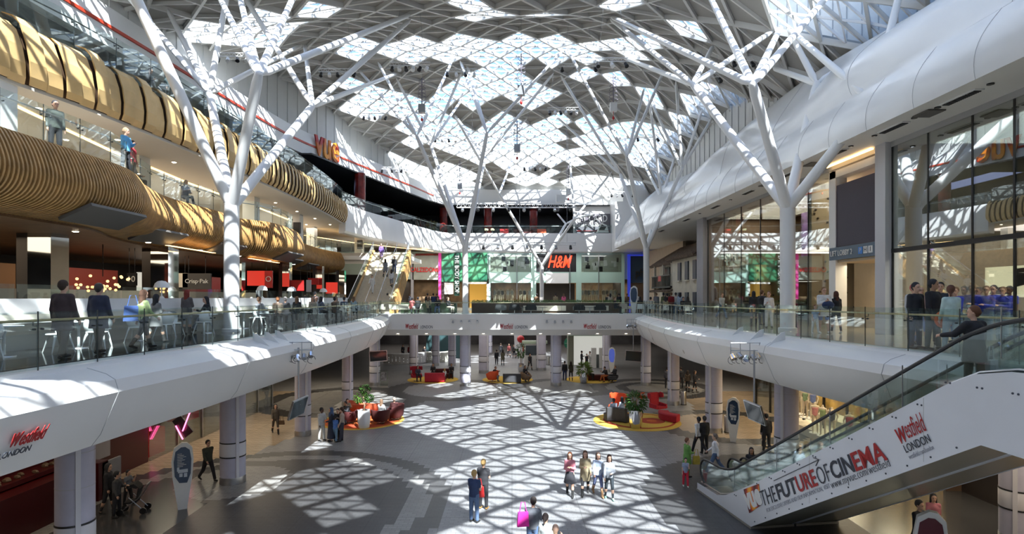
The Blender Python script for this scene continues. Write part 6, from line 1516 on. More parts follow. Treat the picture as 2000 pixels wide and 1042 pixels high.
# ---------------------------------------------------------------- under the bridge background
DOTW = mat('white_dotted_desk', (.55,.55,.55), .4)
def desk(label, c, r, a0, a1, m):
    t = thing('reception_desk', label, 'desk', (c[0],c[1],0)); P_ = [Vector((r*math.cos(a0+(a1-a0)*k/16), r*math.sin(a0+(a1-a0)*k/16), 0)) for k in range(17)]
    part('front', MB().sweep(P_, [(.0,.05),(.08,1.15),(-.05,1.2),(-.6,1.2),(-.6,1.14),(-.06,1.1),(-.1,.05)]), m, t)
    b = MB()
    for k in range(60):
        q = P_[random.Random(k).randrange(1,16)]; zz = .2+random.Random(k*3).random()*.85; nq = q.normalized(); b.ell((q.x+nq.x*.05, q.y+nq.y*.05, zz), (.03,.03,.03), 5, 3)
    part('studs', b, emis('white_stud', (.8,.8,.8), .3) if 'white_stud' not in bpy.data.materials else bpy.data.materials['white_stud'], t); return t
desk('curved white studded desk left under the bridge', (-12.6,66), 3.2, -2.2, -.1, DOTW)
desk('curved pale desk right of the studded one under the bridge', (-9.4,67), 2.6, -2.0, -.2, mat('pale_olive_desk', (.40,.40,.34), .4))
solo('partition_wall', MB().box(-10.5,-6.3,69,69.3,0,4.3), mat('dark_teal_wall', (.03,.07,.075), .5), 'dark teal wall left of the sunlit pillar in the background', 'partition')
t = thing('kiosk', 'white kiosk with dark screen between the pillars in background', 'kiosk', (xat(1044,59),59,0)); part('body', MB().box(-1.1,1.1,-.5,.5,0,2.7), WHITE, t); part('screen', MB().box(-.95,.75,-.54,-.5,1.5,2.5), SCR, t); part('canopy', MB().box(-1.3,1.3,-.7,.5,2.7,2.95), mat('pale_green_trim', (.45,.55,.42), .5), t)
t = thing('kiosk', 'white booth with lit wall and green edge behind steel planter', 'kiosk', (xat(1146,62),62,0))
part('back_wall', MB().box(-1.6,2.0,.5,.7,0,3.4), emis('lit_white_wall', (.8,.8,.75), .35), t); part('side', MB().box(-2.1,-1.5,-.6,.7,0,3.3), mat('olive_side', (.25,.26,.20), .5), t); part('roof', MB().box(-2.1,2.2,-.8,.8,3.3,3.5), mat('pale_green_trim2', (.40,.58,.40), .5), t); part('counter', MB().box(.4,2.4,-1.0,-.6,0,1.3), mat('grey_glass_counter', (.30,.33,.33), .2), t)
for k, u in enumerate((1155,1163)): solo('display_plinth', MB().box(xat(u,60)+.4*k,xat(u,60)+.5+.4*k,59.8,60.2,0,2.1), WHITE, 'white display plinth with dark top beside the booth, '+('left one','right one')[k], 'plinth')
t = thing('prize_wheel', 'round green and white wheel left of the lit booth', 'wheel', (xat(1115,63),63,0)); part('disc', MB().tube([(0,0,2.35),(0,.08,2.35)], .75, 28), mat('green_wheel', (.05,.35,.2), .5), t)
for k in range(8): part('spoke', MB().beam((0,-.03,2.35),(.7*math.cos(k*PI/4),-.03,2.35+.7*math.sin(k*PI/4)),.12,.02), WHITE, t)
part('stand', MB().box(-.1,.1,.08,.2,0,2.3), STEEL, t)
solo('red_globe', MB().ell((xat(1017,64),64,2.75), (.42,.42,.42), 20, 14), RED, 'red globe on the kiosk roof in background', 'globe'); 
solo('globe_stand', MB().lathe([(.22,0),(.22,2.35)], (xat(1017,64),64,0), 16), WHITE, 'white post under the red globe', 'post')
solo('white_banner', MB().extr([(0,0),(.5,0),(.7,2.7),(-.1,2.7)], (xat(1005,66),66,1.5), (1,0,0), (0,0,1), (0,.1,0)), WHITE, 'white tapering banner left of the red globe', 'banner')
solo('round_sign', MB().tube([(xat(1057,58.4),58.3,3.35),(xat(1057,58.4),58.2,3.35)], .38, 20), ORANGE, 'round orange sign above the white kiosk', 'sign')
# laptop posters inside computer store
t = thing('laptop_poster', 'lit cream poster of a laptop inside the computer store', 'poster', (15.6,15.2,7.5))
part('board', MB().box(16.8,16.9,17.9,20.0,7.5,8.55), emis('cream_light_panel', (.75,.68,.45), .75), t, True)
part('laptop_picture', MB().extr([(18.9,7.6),(19.8,7.6),(19.6,7.85),(19.1,7.85)], (16.77,0,0), (0,1,0), (0,0,1), (.02,0,0)), GREYP, t, True)
part('screen_picture', MB().extr([(18.0,8.0),(18.7,7.85),(18.75,8.45),(17.98,8.5)], (16.76,0,0), (0,1,0), (0,0,1), (.02,0,0)), BLACK, t, True)
# mannequins in the lingerie window
MSK = mat('cream_mannequin', (.62,.52,.38), .4)
mn = thing('mannequin', 'x', 'mannequin'); Mp = [(Vector((0,0,.95)),Vector((0,0,1.12)),.10,.09,.05,(1.25,.9,1)),(Vector((0,0,1.12)),Vector((0,0,1.38)),.09,.11,.05,(1.3,.9,1)),(Vector((0,0,1.38)),Vector((0,0,1.55)),.06,.045,.03)]
for s in (1,-1): Mp += [(Vector((s*.16,0,1.40)),Vector((s*.24,.02,1.15)),.045,.035,.03),(Vector((s*.24,.02,1.15)),Vector((s*.20,-.08,.90)),.033,.026,.02),(Vector((s*.09,0,.92)),Vector((s*.10,0,.5)),.085,.052,.04),(Vector((s*.10,0,.5)),Vector((s*.11,0,.1)),.05,.035,.03),(Vector((s*.11,0,.1)),Vector((s*.11,-.1,.05)),.035,.025,.02)]
sdf_obj('body', Mp, (), [MSK], mn, h=.018)
sdf_obj('garment', [(Vector((0,0,.98)),Vector((0,0,1.12)),.115,.10,.05,(1.25,.95,1)),(Vector((0,0,1.12)),Vector((0,0,1.30)),.10,.122,.05,(1.3,.95,1))], (), [cloth((.4,.1,.1))], mn, h=.018); part('plinth', MB().lathe([(.28,0),(.28,.04)], n=20), WHITE, mn); mma = Maker(mn)
gc = [((.25,.35,.20),'green slip'),((.15,.2,.4),'blue top'),((.6,.25,.25),'pink top'),((.3,.4,.2),'leaf green top'),((.06,.05,.06),'black top'),((.5,.03,.03),'bright red top'),((.4,.35,.25),'beige top')]
for k, (u, D, z) in enumerate(((1573,30.9,.9),(1588,30.4,.9),(1592,29.2,.45),(1607,28.6,.45),(1625,28.0,.45),(1659,26.8,.45),(1562,31.8,.9))):
    o = mma.put((xat(u,D),D,z), -1.0+.3*(k%3), 'headless cream mannequin in '+gc[k][1]+' in the lingerie window', 'mannequins in the lingerie window')
    for c_ in o.children:
        if c_.name.startswith('garment'): c_.material_slots[0].link = 'OBJECT'; c_.material_slots[0].material = cloth(gc[k][0])
solo('display_platform', MB().box(15.9,18.4,25.5,33,0,.45).box(17.3,18.4,29.6,33,.45,.9), CREAM, 'pale platform beneath the mannequins', 'platform')
# fashion store mannequins
gc2 = [(.5,.5,.45),(.25,.2,.15),(.1,.1,.1),(.6,.6,.6)]
for k, u in enumerate((966,974,981,992,1000,1017,1025,1035,1139,1146,1152,1160,1168,1181,1188,1196,1204)):
    o = mma.put((U(u),FY+1.0,Z1+.55), .2*((k%5)-2), 'pale mannequin in the '+('left' if u < 1100 else 'right')+' window of mint fashion store, '+ORD[k if u < 1100 else k-8]+' from its left end', 'mannequins in the left fashion window' if u < 1100 else 'mannequins in right fashion window', 1.25)
    for c_ in o.children:
        if c_.name.startswith('garment'): c_.material_slots[0].link = 'OBJECT'; c_.material_slots[0].material = cloth(gc2[k%4])
solo('window_platform', MB().box(U(958),U(1037),FY+.5,FY+1.6,Z1,Z1+.55), WHITE, 'low white platform in the left fashion window', 'platform'); solo('window_platform', MB().box(U(1136),U(1213),FY+.5,FY+1.6,Z1,Z1+.55), WHITE, 'low white platform in the right fashion window', 'platform')
# ---------------------------------------------------------------- people
def G(u, v, z=0): x, y = at(u, v, z); return (x, y, z)
K=(.025,.025,.03); NV=(.03,.05,.12); BL=(.06,.12,.28); JN=(.10,.16,.28); GY=(.20,.21,.23); WH=(.72,.72,.70); BR=(.16,.09,.05); BLO=(.50,.32,.12); RDD=(.42,.03,.04); TAN=(.34,.28,.17); PK=(.55,.20,.24)
# walking group on the concourse
person('skirt_f', G(1113,967), -8, 'person with long red brown hair, pink jumper and dark skirt, leftmost of four walking abreast', PK, K, (.20,.07,.03), h=1.66, group='four friends walking')
person('walk_f2', G(1143,965), -6, 'person in khaki parka and black leggings, second of four walking abreast', TAN, K, (.10,.05,.025), h=1.68, group='four friends walking')
person('walk_f', G(1168,967), 4, 'person in pale denim jacket and patterned blue leggings, third of four walking abreast', (.45,.52,.65), (.14,.17,.32), (.035,.02,.015), h=1.66, shoes=(.35,.2,.1), group='four friends walking')
person('stand_f', G(1190,974), 2, 'person in grey sweatshirt and dark leggings, rightmost of four walking abreast', (.36,.38,.42), (.03,.04,.05), (.04,.02,.015), h=1.64, shoes=(.3,.6,.5), group='four friends walking')
person('tee_m', G(926,1019), 152, 'blond person in navy t shirt and jeans seen from behind, with red shoulder bag', NV, JN, BLO, h=1.72, group='couple walking away')
person('tee_m', G(944,993), 160, 'blond person in black t shirt, black leggings and tan boots walking away', K, K, BLO, h=1.74, shoes=(.35,.18,.05), group='couple walking away')
def bag(name, label, loc, sz, m, rz=0, cat='bag'):
    t = thing(name, label, cat, loc, rz); x, y, z = sz
    part('body', MB().extr([(-x/2,0),(x/2,0),(x*.42,z),(-x*.42,z)], (0,y/2,0), (1,0,0), (0,0,1), (0,-y,0)), m, t); part('strap', MB().tube([(-x*.3,0,z),(-x*.15,0,z+.28),(x*.15,0,z+.28),(x*.3,0,z)], .012, 6), m, t); return t
x, y, z = G(935,1012); bag('shoulder_bag', 'red shoulder bag hanging beside the blond person in navy', (x+.02,y-.1,.78), (.36,.14,.32), RED)
person('phone', G(1041,1090), 165, 'dark haired person in grey top holding up a phone, pink bag on shoulder', (.13,.14,.16), JN, (.02,.014,.012), h=1.74)
x, y, z = G(1028,1090); MAG = cloth((.75,.03,.35)); bag('shoulder_bag', 'bright pink bag on the back of the person in grey', (x-.10,y-.22,1.02), (.34,.10,.40), MAG, .2)
person('stand_f2', G(1066,1120), 178, 'dark haired person in speckled grey jacket between two others at bottom edge', (.36,.38,.37), GY, (.03,.02,.018), h=1.62)
person('bald_m', G(1085,1160), 182, 'bald person in cream shirt taking photo at bottom edge', (.75,.68,.50), GY, K, h=1.75)
person('tunic_m', G(1342,930), 100, 'person in green tunic with brown hair near the escalator foot', (.12,.28,.06), (.10,.2,.06), (.14,.06,.03), h=1.6)
x, y, z = G(1350,930); bag('shoulder_bag', 'mustard bag carried by the person in green tunic', (x+.18,y-.1,.55), (.30,.10,.34), cloth((.40,.30,.04)))
person('child', G(1339,949), -10, 'child in grey blue t shirt and red trousers before the escalator', (.28,.32,.42), (.65,.03,.06), K, h=1.12, shoes=WH)
person('walk_m', G(1365,884), 200, 'person in white shirt and dark trousers walking beside person in black suit', WH, K, K, skin=2, h=1.78)
person('stand_m', G(1376,885), 190, 'broad person in black suit walking away past the lavender pillar', (.02,.02,.022), (.02,.02,.022), (.05,.04,.035), skin=1, h=1.78)
person('walk_m', G(1397,925), -110, 'person in white shirt and blue jeans striding toward the escalator', (.80,.80,.82), JN, (.20,.17,.15), h=1.75, shoes=WH)
person('coat_f', (9.35,22.0,0), -20, 'dark haired person in black cardigan standing beyond the escalator rail', K, JN, K, skin=1, h=1.62)
person('stand_f2', (10.2,22.3,0), 20, 'dark haired person in black jacket right of the other by the escalator', K, JN, K, skin=1, h=1.62)
person('coat_f', G(1492,872), 90, 'person in white shirt and dark open coat beside right near pillar', (.35,.38,.45), K, (.12,.05,.03), h=1.68)
person('stand_m', (xat(1497,27.5),27.5,0), 170, 'shadowed person in black standing behind the tilted hanging screen', K, K, K, h=1.8)
# left group
person('stand_m2', G(628,860), 60, 'person dressed all in white, leftmost of the group by the pillar', (.62,.60,.56), (.55,.54,.50), K, skin=2, h=1.72, group='family group by the pillar')
person('robe', G(647,861), -60, 'person in dark robe with blue headscarf in group by pillar', (.025,.03,.05), K, (.06,.10,.20), h=1.74, shoes=K, group='family group by the pillar')
person('child', G(655,862), 170, 'child in blue top in front of the person in dark robe', (.10,.22,.55), (.15,.25,.35), K, h=1.36, group='family group by the pillar')
person('stand_f2', G(668,861), -75, 'person in patterned floral blouse and jeans, rightmost of group by pillar', (.45,.36,.30), (.05,.05,.07), (.06,.03,.02), h=1.76, group='family group by the pillar')
person('stand_m2', G(660,857), -20, 'partly hidden person in dark top at back of the group by the pillar', K, K, K, h=1.6, group='family group by the pillar')
# lower left
person('stand_f', G(211,1000), 100, 'shadowed person in black coat with long hair, left of the pushchair', K, K, K, h=1.7)
person('stand_m2', G(228,1009), 100, 'shadowed person in grey patterned jacket bending over the pushchair', (.07,.07,.075), K, K, h=1.55)
person('child', G(250,985), 80, 'small child beside the dark pushchair', (.18,.2,.24), K, K, h=1.25)
person('walk_m', G(406,938), 60, 'dim person in dark clothes walking behind the lavender pillar at left', (.06,.07,.05), K, K, h=1.7)
person('walk_f', G(538,846), 30, 'dim person carrying a bag across the beige marble floor', (.10,.085,.07), (.08,.07,.06), K, h=1.65)
x, y, z = G(546,846); bag('handbag', 'brown handbag carried over the beige marble floor', (x+.12,y,.5), (.3,.1,.22), cloth((.10,.06,.03)))
person('walk_m', G(521,786), 170, 'dim person far back beneath left gallery', (.05,.045,.04), K, K, h=1.75)
def pushchair(label, loc, rz):
    t = thing('pushchair', label, 'pushchair', loc, rz)
    b = MB().tube([(-.22,.45,1.0),(-.22,.2,.55),(-.22,-.35,.12)], .015, 6).tube([(.22,.45,1.0),(.22,.2,.55),(.22,-.35,.12)], .015, 6).tube([(-.22,.35,.12),(-.22,-.1,.6)], .015, 6).tube([(.22,.35,.12),(.22,-.1,.6)], .015, 6).tube([(-.22,.45,1.0),(.22,.45,1.0)], .018, 6); part('frame', b, GREYM, t)
    part('seat', MB().extr([(.18,.9),(.24,.88),(.10,.45),(-.25,.42),(-.25,.36),(.12,.38)], (-.2,0,0), (0,1,0), (0,0,1), (.4,0,0)), BLACKF, t); part('hood', MB().extr([(.20,.92),(.05,1.05),(-.15,1.0),(-.2,.9),(-.05,.95),(.12,.88)], (-.21,0,0), (0,1,0), (0,0,1), (.42,0,0)), BLACKF, t)
    for sx in (-.25,.25):
        for sy in (-.35,.35): part('wheel', MB().tube([(sx-.02,sy,.11),(sx+.02,sy,.11)], .11, 16), BLACK, t)
pushchair('dark pushchair with white bag at the lower left', (G(262,1000)[0], G(262,1000)[1], 0), -1.3)
# lounge sitters
def sit(pose, x, y, seat, face, label, top, bottom, hair, h=1.72, skin=0, group=None):
    r = person(pose, (x, y, 0), face, label, top, bottom, hair, skin, h, None, group)
    r.location.z = seat-.43*h/1.76; return r
sit('sit_m', 6.15,34.15,.45, 190, 'person in pale blue shirt seated on the charcoal sofa, left one', (.45,.52,.62), K, K, skin=2)
sit('sit_f', 6.75,34.35,.45, 200, 'person in white blue shirt seated on charcoal sofa, right one', (.55,.60,.68), NV, K, skin=2)
sit('sit_m', -7.2,34.4,.45, 200, 'person reclining in the dark maroon chair at the right edge of orange rug', (.10,.03,.03), K, (.35,.25,.2))
sit('sit_f', -7.8,33.5,.45, 170, 'person seated in the dark chair right of the white planter', WH, K, BR)
sit('sit_fwd', -9.75,33.5,.45, -30, 'person in black seated left of white planter', K, K, K, skin=1)
sit('sit_fwd', -10.2,34.6,.40, 40, 'person in grey and beige crouched on a seat behind the family group', (.30,.27,.2), K, K)
sit('sit_m', -8.4,50.3,.44, 20, 'person in dark blue seated in red chair left beneath the bridge', (.06,.06,.09), K, K)
sit('sit_m', -7.3,52.1,.44, 0, 'person in black seated on the far dark red sofa, left one', K, K, K)
sit('sit_f', -6.0,50.1,.44, 180, 'blond child in white top on the dark red sofa', WH, K, BLO, h=1.3)
sit('sit_m', -5.6,52.1,.44, 0, 'person in black seated at the right end of far dark red sofa', K, K, K, skin=1)
sit('sit_fwd', -1.65,50.2,.46, 70, 'person in dark clothes seated in the orange tub chair under the bridge', K, (.15,.17,.2), BR)
sit('sit_f', 1.15,50.4,.44, 20, 'dark haired person in black on tub chair beside charcoal sofa', K, (.1,.12,.2), K)
sit('sit_m', 6.9,50.7,.5, 60, 'person in black stretched on the dark red bench behind steel planter', K, K, K)
sit('sit_fwd', 8.4,50.0,.46, -70, 'person in dark top and orange trousers seated at right end under bridge', K, (.5,.14,.04), K)
sit('sit_m', 9.15,50.2,.46, -60, 'person in black seated at far right end under the bridge', K, K, (.25,.15,.1))
# background walkers
for k, (u, v, p, f, l, tp, bt) in enumerate(((970,712,'walk_m',180,'person in black walking away left of the couple in background',K,K),(982,713,'coat_f',175,'person in olive coat walking away in background',(.12,.11,.07),K),(978,697,'stand_m',180,'distant person in dark jacket beyond the walking couple',K,K),
    (994,697,'walk_f',10,'small distant person in dark red near the far entrance',(.15,.03,.03),K),(1004,700,'stand_f',0,'distant person in black with white bag in the group of four, left one',K,K),(1010,699,'coat_f',10,'distant person in white coat within the group of four',WH,K),
    (1015,700,'stand_m',0,'distant person in black in the group of four',K,K),(1021,699,'stand_m2',-20,'distant person with bright red jacket in the group of four',(.55,.03,.03),K),(1103,742,'stand_m',180,'tall person in black walking away right of the sunlit pillar',K,NV),
    (1115,743,'stand_f',178,'person with backpack and black leggings right of the tall one in black',(.06,.055,.03),K),(1035,722,'walk_f',20,'small person in black before the white kiosk',K,K),(1136,716,'stand_m2',90,'person in black suit before the lit booth wall',K,K),(1146,718,'child',0,'person with black hair in front of the booth counter',K,K),(1153,717,'phone',-60,'person in white before lit booth wall',WH,WH),
    (1322,770,'walk_m',170,'dim person in red brown jacket under the right gallery',(.14,.03,.025),K),(1343,764,'walk_f',160,'dim person in dark coat near the group under right gallery',(.07,.05,.035),K),(1330,757,'stand_m',180,'dim person in dark clothes further under the right gallery',K,K),(1357,766,'stand_f',60,'dim person with shoulder bag right of others under the gallery',K,K),(1303,758,'stand_m',170,'dim person in grey by the shaded pillar right of bridge',(.1,.1,.12),K),
    (829,705,'stand_m2',0,'staff member in black behind the curved pale desk, left one',K,K),(845,704,'stand_f2',0,'staff member in black behind the curved pale desk, right one',K,K),(800,700,'stand_m2',0,'staff member in dark red behind the studded desk',(.2,.02,.03),K),(787,700,'stand_f',0,'staff member in black behind the studded desk, far left',K,K))):
    person(p, G(u,v), f, l, tp, bt, None, h=1.72 if p != 'child' else 1.5)
# under the escalator
person('walk_m', (xat(1795,16.0),16.0,0), 20, 'person in black trousers and jacket walking beneath the escalator', K, K, K, h=1.78)
person('walk_f', (xat(1823,17.0),17.0,0), -20, 'person in pink top and red leggings beneath the escalator', PK, RDD, K, h=1.6)
# man on the escalator
pe = E(6.97, stepz(6.97)+.08, .72); person('rail', tuple(pe), 188, 'brown haired person in charcoal suit riding escalator with hand on rail', (.022,.022,.026), (.015,.015,.017), (.14,.06,.03), h=1.78)
x, y, z = pe; t = bag('carrier_bag', 'white plastic carrier bag held by the person in charcoal suit', (x+.30,y-.05,z+.34), (.26,.12,.36), cloth((.6,.68,.68)), .3)
# first gallery left
person('suit_m', G(123,700,Z1), 178, 'large person in brown coat standing at left gallery glass rail', (.055,.035,.035), (.09,.085,.08), (.05,.03,.02), h=1.78)
person('suit_m', G(193,690,Z1), 176, 'person in dark blue coat standing right of the one in brown coat', (.035,.04,.07), (.06,.06,.06), (.08,.06,.05), h=1.74)
person('walk_f', G(280,680,Z1), 150, 'person in pale green jacket carrying a blue bag by left rail', (.38,.48,.22), (.04,.045,.06), (.10,.05,.03), h=1.62)
x, y, z = G(262,680,Z1); bag('shoulder_bag', 'blue bag carried by the person in pale green jacket', (x,y-.05,Z1+.75), (.42,.2,.42), cloth((.05,.10,.28)), .4)
person('walk_f2', G(305,668,Z1), 160, 'dim person in grey top beyond the one in green jacket', (.2,.2,.2), (.1,.1,.1), K, h=1.5)
sit('sit_f', -12.2,22.6,.46, -40, 'dark haired person in black eating at table right of the mushroom lamp', K, JN, K); PEOPLE[-1].location.z += Z1
person('coat_f', G(365,652,Z1), 175, 'dim person in grey brown coat with red hair near the woman in black', (.10,.09,.09), (.3,.32,.36), (.2,.03,.02), h=1.66)
def sitL(pose, u, D, face, label, top, bottom, hair=K, z0=Z1, **k):
    x_ = xat(u,D); x_ = -11.85 if -13.9 < x_ < -11.8 and z0 == Z1 and D < 41 else x_
    r = person(pose, (x_, D, 0), face, label, top, bottom, hair, **k); r.location.z = z0+.46-.43; return r
for k, (u, D, p, f, l, tp, hr) in enumerate(((446,26.5,'sit_m',160,'seated diner in grey shirt just behind near tree column',GY,BR),(404,30,'sit_f',10,'seated diner with dark hair beyond the white parapet left of tree',(.5,.5,.5),K),(427,30,'sit_m',-10,'seated diner in navy jacket left of near tree column',NV,K),
    (512,28.5,'sit_m',200,'seated diner in brown jacket with ginger hair',(.10,.07,.05),(.25,.1,.04)),(490,33,'sit_m',0,'seated diner in dark coat beside the white lamp',K,(.3,.28,.27)),(535,29.5,'sit_m',175,'large seated diner in black seen from behind',K,(.25,.23,.22)),(564,31,'sit_f',190,'seated diner in black top near white table',K,BR),
    (592,34,'sit_m',-20,'bald seated diner in pale shirt',(.55,.58,.6),(.4,.25,.2)),(606,33.5,'sit_f',20,'seated diner in beige beside the bald diner',(.4,.33,.25),BR),(615,36,'stand_m',180,'person in black standing by the parapet between diners',K,K),(640,38,'sit_f',0,'seated diner with child like height near last lamp',(.3,.25,.2),BR),
    (655,33.5,'sit_m',170,'seated diner in brown near the bridge corner',(.12,.08,.06),K),(625,32.5,'sit_f',150,'seated diner with dark hair and blue jeans along rail',(.1,.12,.2),K),(672,37,'sit_m',200,'seated diner in dark blue at the row before stairs',NV,K),(690,39,'sit_f',180,'seated diner in pale blue at row end before the stairs',(.3,.4,.5),BR),(470,34,'sit_f',0,'seated diner in white behind the tree column',WH,K))):
    (sitL if p.startswith('sit') else (lambda pose,u,D,face,label,top,bottom,hair: person(pose,(xat(u,D),D,Z1),face,label,top,bottom,hair)))(p, u, D, f, l, tp, K, hr)
# more diner seating (grey shell chairs along the left corner)
gc_ = thing('shell_chair', 'x', 'chair'); part('shell', MB().extr([(-.24,.44),(.24,.44),(.22,.84),(-.22,.84)], (0,.22,0), (1,0,0), (0,.1,1), (0,.03,0)).box(-.24,.24,-.22,.24,.42,.46), EGG, gc_)
for sx in (-.2,.2):
    for sy in (-.2,.2): part('leg', MB().tube([(sx*.9,sy*.9,.43),(sx,sy,0)], .012, 6), STEEL, gc_)
mg = Maker(gc_)
for k, (x, D, r) in enumerate(((-12.1,26.5,0),(-13.1,28.5,2.8),(-13.3,29.5,3),(-12.7,31,2.9),(-12.0,33.6,0),(-10.9,33.5,2.9),(-11.1,32.5,2.6),(-11.0,37,3),(-11.0,39,3.1),(-10.6,40.6,2.8),(-11.4,41.5,.3),(-10.9,42.8,3),(-12.0,43,0),(-12.4,36,3.1))):
    if k in (1,2,3): x += .0
    mg.put((x,D+.05,Z1), r, 'pale shell chair among diners on the left gallery, '+ORD[k]+' from the near tree column', 'pale shell chairs of left gallery diners')
for k, (x, D) in enumerate(((-11.4,35),(-11.3,38),(-11.6,40.4),(-11.5,44))): mt.put((x,D,Z1), 0, 'round white cafe table among the shell chairs, '+('nearest','second','third','at the bridge corner')[k], 'round white cafe tables')
# bridge people
for k, (u, D, p, f, l, tp, bt, hr) in enumerate(((803,47.5,'sit_fwd',160,'seated person in red and white top on the far bridge',(.5,.12,.12),(.3,.35,.4),K),(816,47.7,'sit_m',200,'seated person in black beside the one in red and white',K,K,K),(836,47.7,'sit_f',175,'seated person with long brown hair in beige top on bridge',(.35,.3,.2),K,BR),(855,47.8,'sit_m',0,'seated person in black jacket and blue jeans facing the camera on bridge',K,JN,K),
    (876,47.8,'sit_m',60,'seated person in dark top and pale trousers beside tree column',K,(.5,.45,.35),(.3,.22,.15)),(1202,47.5,'sit_m',60,'seated person in black suit right of black armchairs',K,K,BR))):
    sitL(p, u, D, f, l, tp, bt, hr)
for k, (u, D, p, f, l, tp, bt) in enumerate(((800,55,'stand_f',120,'person in white blue coat standing behind bridge seating',(.5,.55,.65),NV),(835,54,'stand_m',180,'person in dark jacket queueing left of the green shop blade',K,K),(846,54,'stand_m2',180,'person in navy before the hosiery shop',NV,K),(853,54.5,'stand_m',170,'person in black right of the one in navy before the hosiery shop',K,K),
    (757,50.5,'stand_m',160,'person in purple top near the foot of stairs',(.16,.12,.25),K),(742,52,'stand_f',180,'dim person in dark blue near foot of stairs',NV,K),(1101,57,'stand_f',180,'person in bright pink top beyond the hedge',(.8,.15,.3),K),(1085,57,'stand_m',180,'person in beige beyond the hedge',TAN,K),(1048,57,'stand_m2',170,'person in brown beyond hedge behind the far tree column',BR,K),
    (1187,56,'walk_m',180,'person in dark suit beyond the hedge at right',K,K),(1192,55,'coat_f',170,'person in cream coat beyond the hedge at right',(.5,.45,.35),K),(1209,56,'stand_m',180,'person in black right of the one in cream coat',K,K),(1225,56,'stand_f2',180,'person in brown left of white display totem',BR,K),
    (1244,51.5,'stand_f',160,'person in white standing behind display totem',WH,K),(1262,50.5,'stand_m',180,'person in grey blue shirt in front of right far tree column',(.3,.33,.45),K),(1282,50,'stand_m2',170,'person in grey jacket before the rustic house',(.2,.2,.22),K),(1296,49,'stand_f2',180,'person in olive before rustic house balcony',(.15,.17,.08),K),
    (1303,46.5,'walk_m',190,'person in dark jacket before rustic house',K,K),(1311,45,'stand_m',185,'person in dark red top before rustic house shutters',(.22,.02,.025),K),(1320,45.5,'stand_f2',200,'person in white top raising an arm before the rustic house',WH,JN),(1328,45,'coat_f',170,'person in pale blue before the rustic house shutters',(.4,.5,.62),K),
    (1343,41,'sit_f',150,'seated person with red brown hair in black top before shutters',K,JN),(1270,46.8,'sit_m',190,'seated person in white at the table beside totem',WH,K),(1250,47.2,'sit_f',170,'seated person in dark top left of table beside totem',K,K),(1362,44,'sit_m',180,'seated person in black near the grey pier',K,K),
    (1300,42.8,'sit_f',180,'seated person in beige at table nearest bridge corner',TAN,K),(1335,43.5,'sit_m',0,'seated person in black at the middle table before house',K,K))):
    if p.startswith('sit'): sitL(p, u, D, f, l, tp, bt)
    else: person(p, (xat(u,D),D,Z1), f, l, tp, bt, BR if k % 3 == 0 else K)
for k, (x, D, r) in enumerate(((xat(1343,41),41.05,2.6),(xat(1270,46.8),46.9,3),(xat(1250,47.2),47.3,3),(xat(1362,44),44.1,3),(xat(1300,42.8),42.9,3),(xat(1335,43.5),43.6,0),(xat(1285,45),45,1))):
    mg.put((x,D,Z1), r, 'pale shell chair at the tables before the rustic house, '+('nearest','behind the display totem','left of totem','nearest grey pier','at near table','at middle table','by the far table')[k], 'pale shell chairs before the rustic house')
# right gallery
for k, (u, v, p, f, l, tp, bt, hr, h) in enumerate(((1378,617,'stand_m2',0,'person in bright blue and white top by the right gallery rail',(.08,.25,.7),WH,K,1.72),(1410,622,'walk_m',20,'person in grey white top carrying things before glass store',(.45,.48,.5),JN,BR,1.7),(1433,620,'child',0,'child in white before climbing wall',WH,GY,BR,1.2),
    (1472,632,'coat_f',170,'dark haired person in black coat near right near tree column',K,GY,K,1.7),(1488,634,'stand_m',120,'person in black jacket left of the near tree column',K,K,BR,1.75),(1502,640,'stand_f2',-20,'person in white beside the near tree column',WH,WH,BR,1.65),(1609,650,'shorts',-10,'person in white sweatshirt and blue shorts holding a jacket',(.78,.76,.72),(.12,.2,.45),(.25,.14,.07),1.78),
    (1633,650,'stand_f',175,'person in black jacket seen from behind beside the one in shorts',K,(.06,.06,.07),(.08,.03,.02),1.62),(1592,650,'child',0,'child in pale blue near the person in shorts',(.35,.45,.6),WH,BR,1.1),
    (1788,680,'stand_m',10,'person in black jacket and jeans, left of the chatting group',K,(.03,.04,.07),K,1.78),(1798,672,'stand_f',-20,'blond person in pink partly behind the chatting group',(.55,.35,.33),(.25,.3,.5),(.65,.5,.25),1.72),(1822,682,'stand_m2',20,'tall dark haired person in black within the chatting group',(.022,.022,.028),(.08,.09,.09),K,1.86),
    (1837,672,'stand_m',-40,'person in dark blue jacket at back of the chatting group',(.03,.035,.05),K,K,1.82),(1858,688,'stand_f2',165,'brown haired person in pale mint hoodie and grey joggers',(.52,.66,.62),(.30,.36,.38),(.12,.05,.03),1.68),(1784,668,'stand_m',0,'person in white and red cap behind the chatting group',(.6,.6,.6),K,(.45,.1,.1),1.78),(1550,640,'child',0,'small child in grey beyond the tree column',GY,K,K,1.1))):
    person(p, G(u,v,Z1), f, l, tp, bt, hr, skin=1 if 'dark haired' in l and k > 8 else 0, h=h, shoes=WH if 'shorts' in l else None)
x, y, z = G(1609,650,Z1); solo('folded_jacket', MB().ell((x,y-.30,Z1+1.10), (.24,.12,.16), 14, 10), cloth(NV), 'dark blue jacket held by the person in shorts', 'jacket')
x, y, z = G(1838,684,Z1); t = thing('round_bag', 'round orange bag between the dark haired person and the one in mint hoodie', 'bag', (x,y-.1,Z1+.62)); part('disc', MB().tube([(0,-.05,.2),(0,.05,.2)], .22, 24), cloth((.60,.12,.02)), t); part('strap', MB().tube([(-.1,0,.38),(0,0,.6),(.1,0,.38)], .01, 5), BLACKF, t)
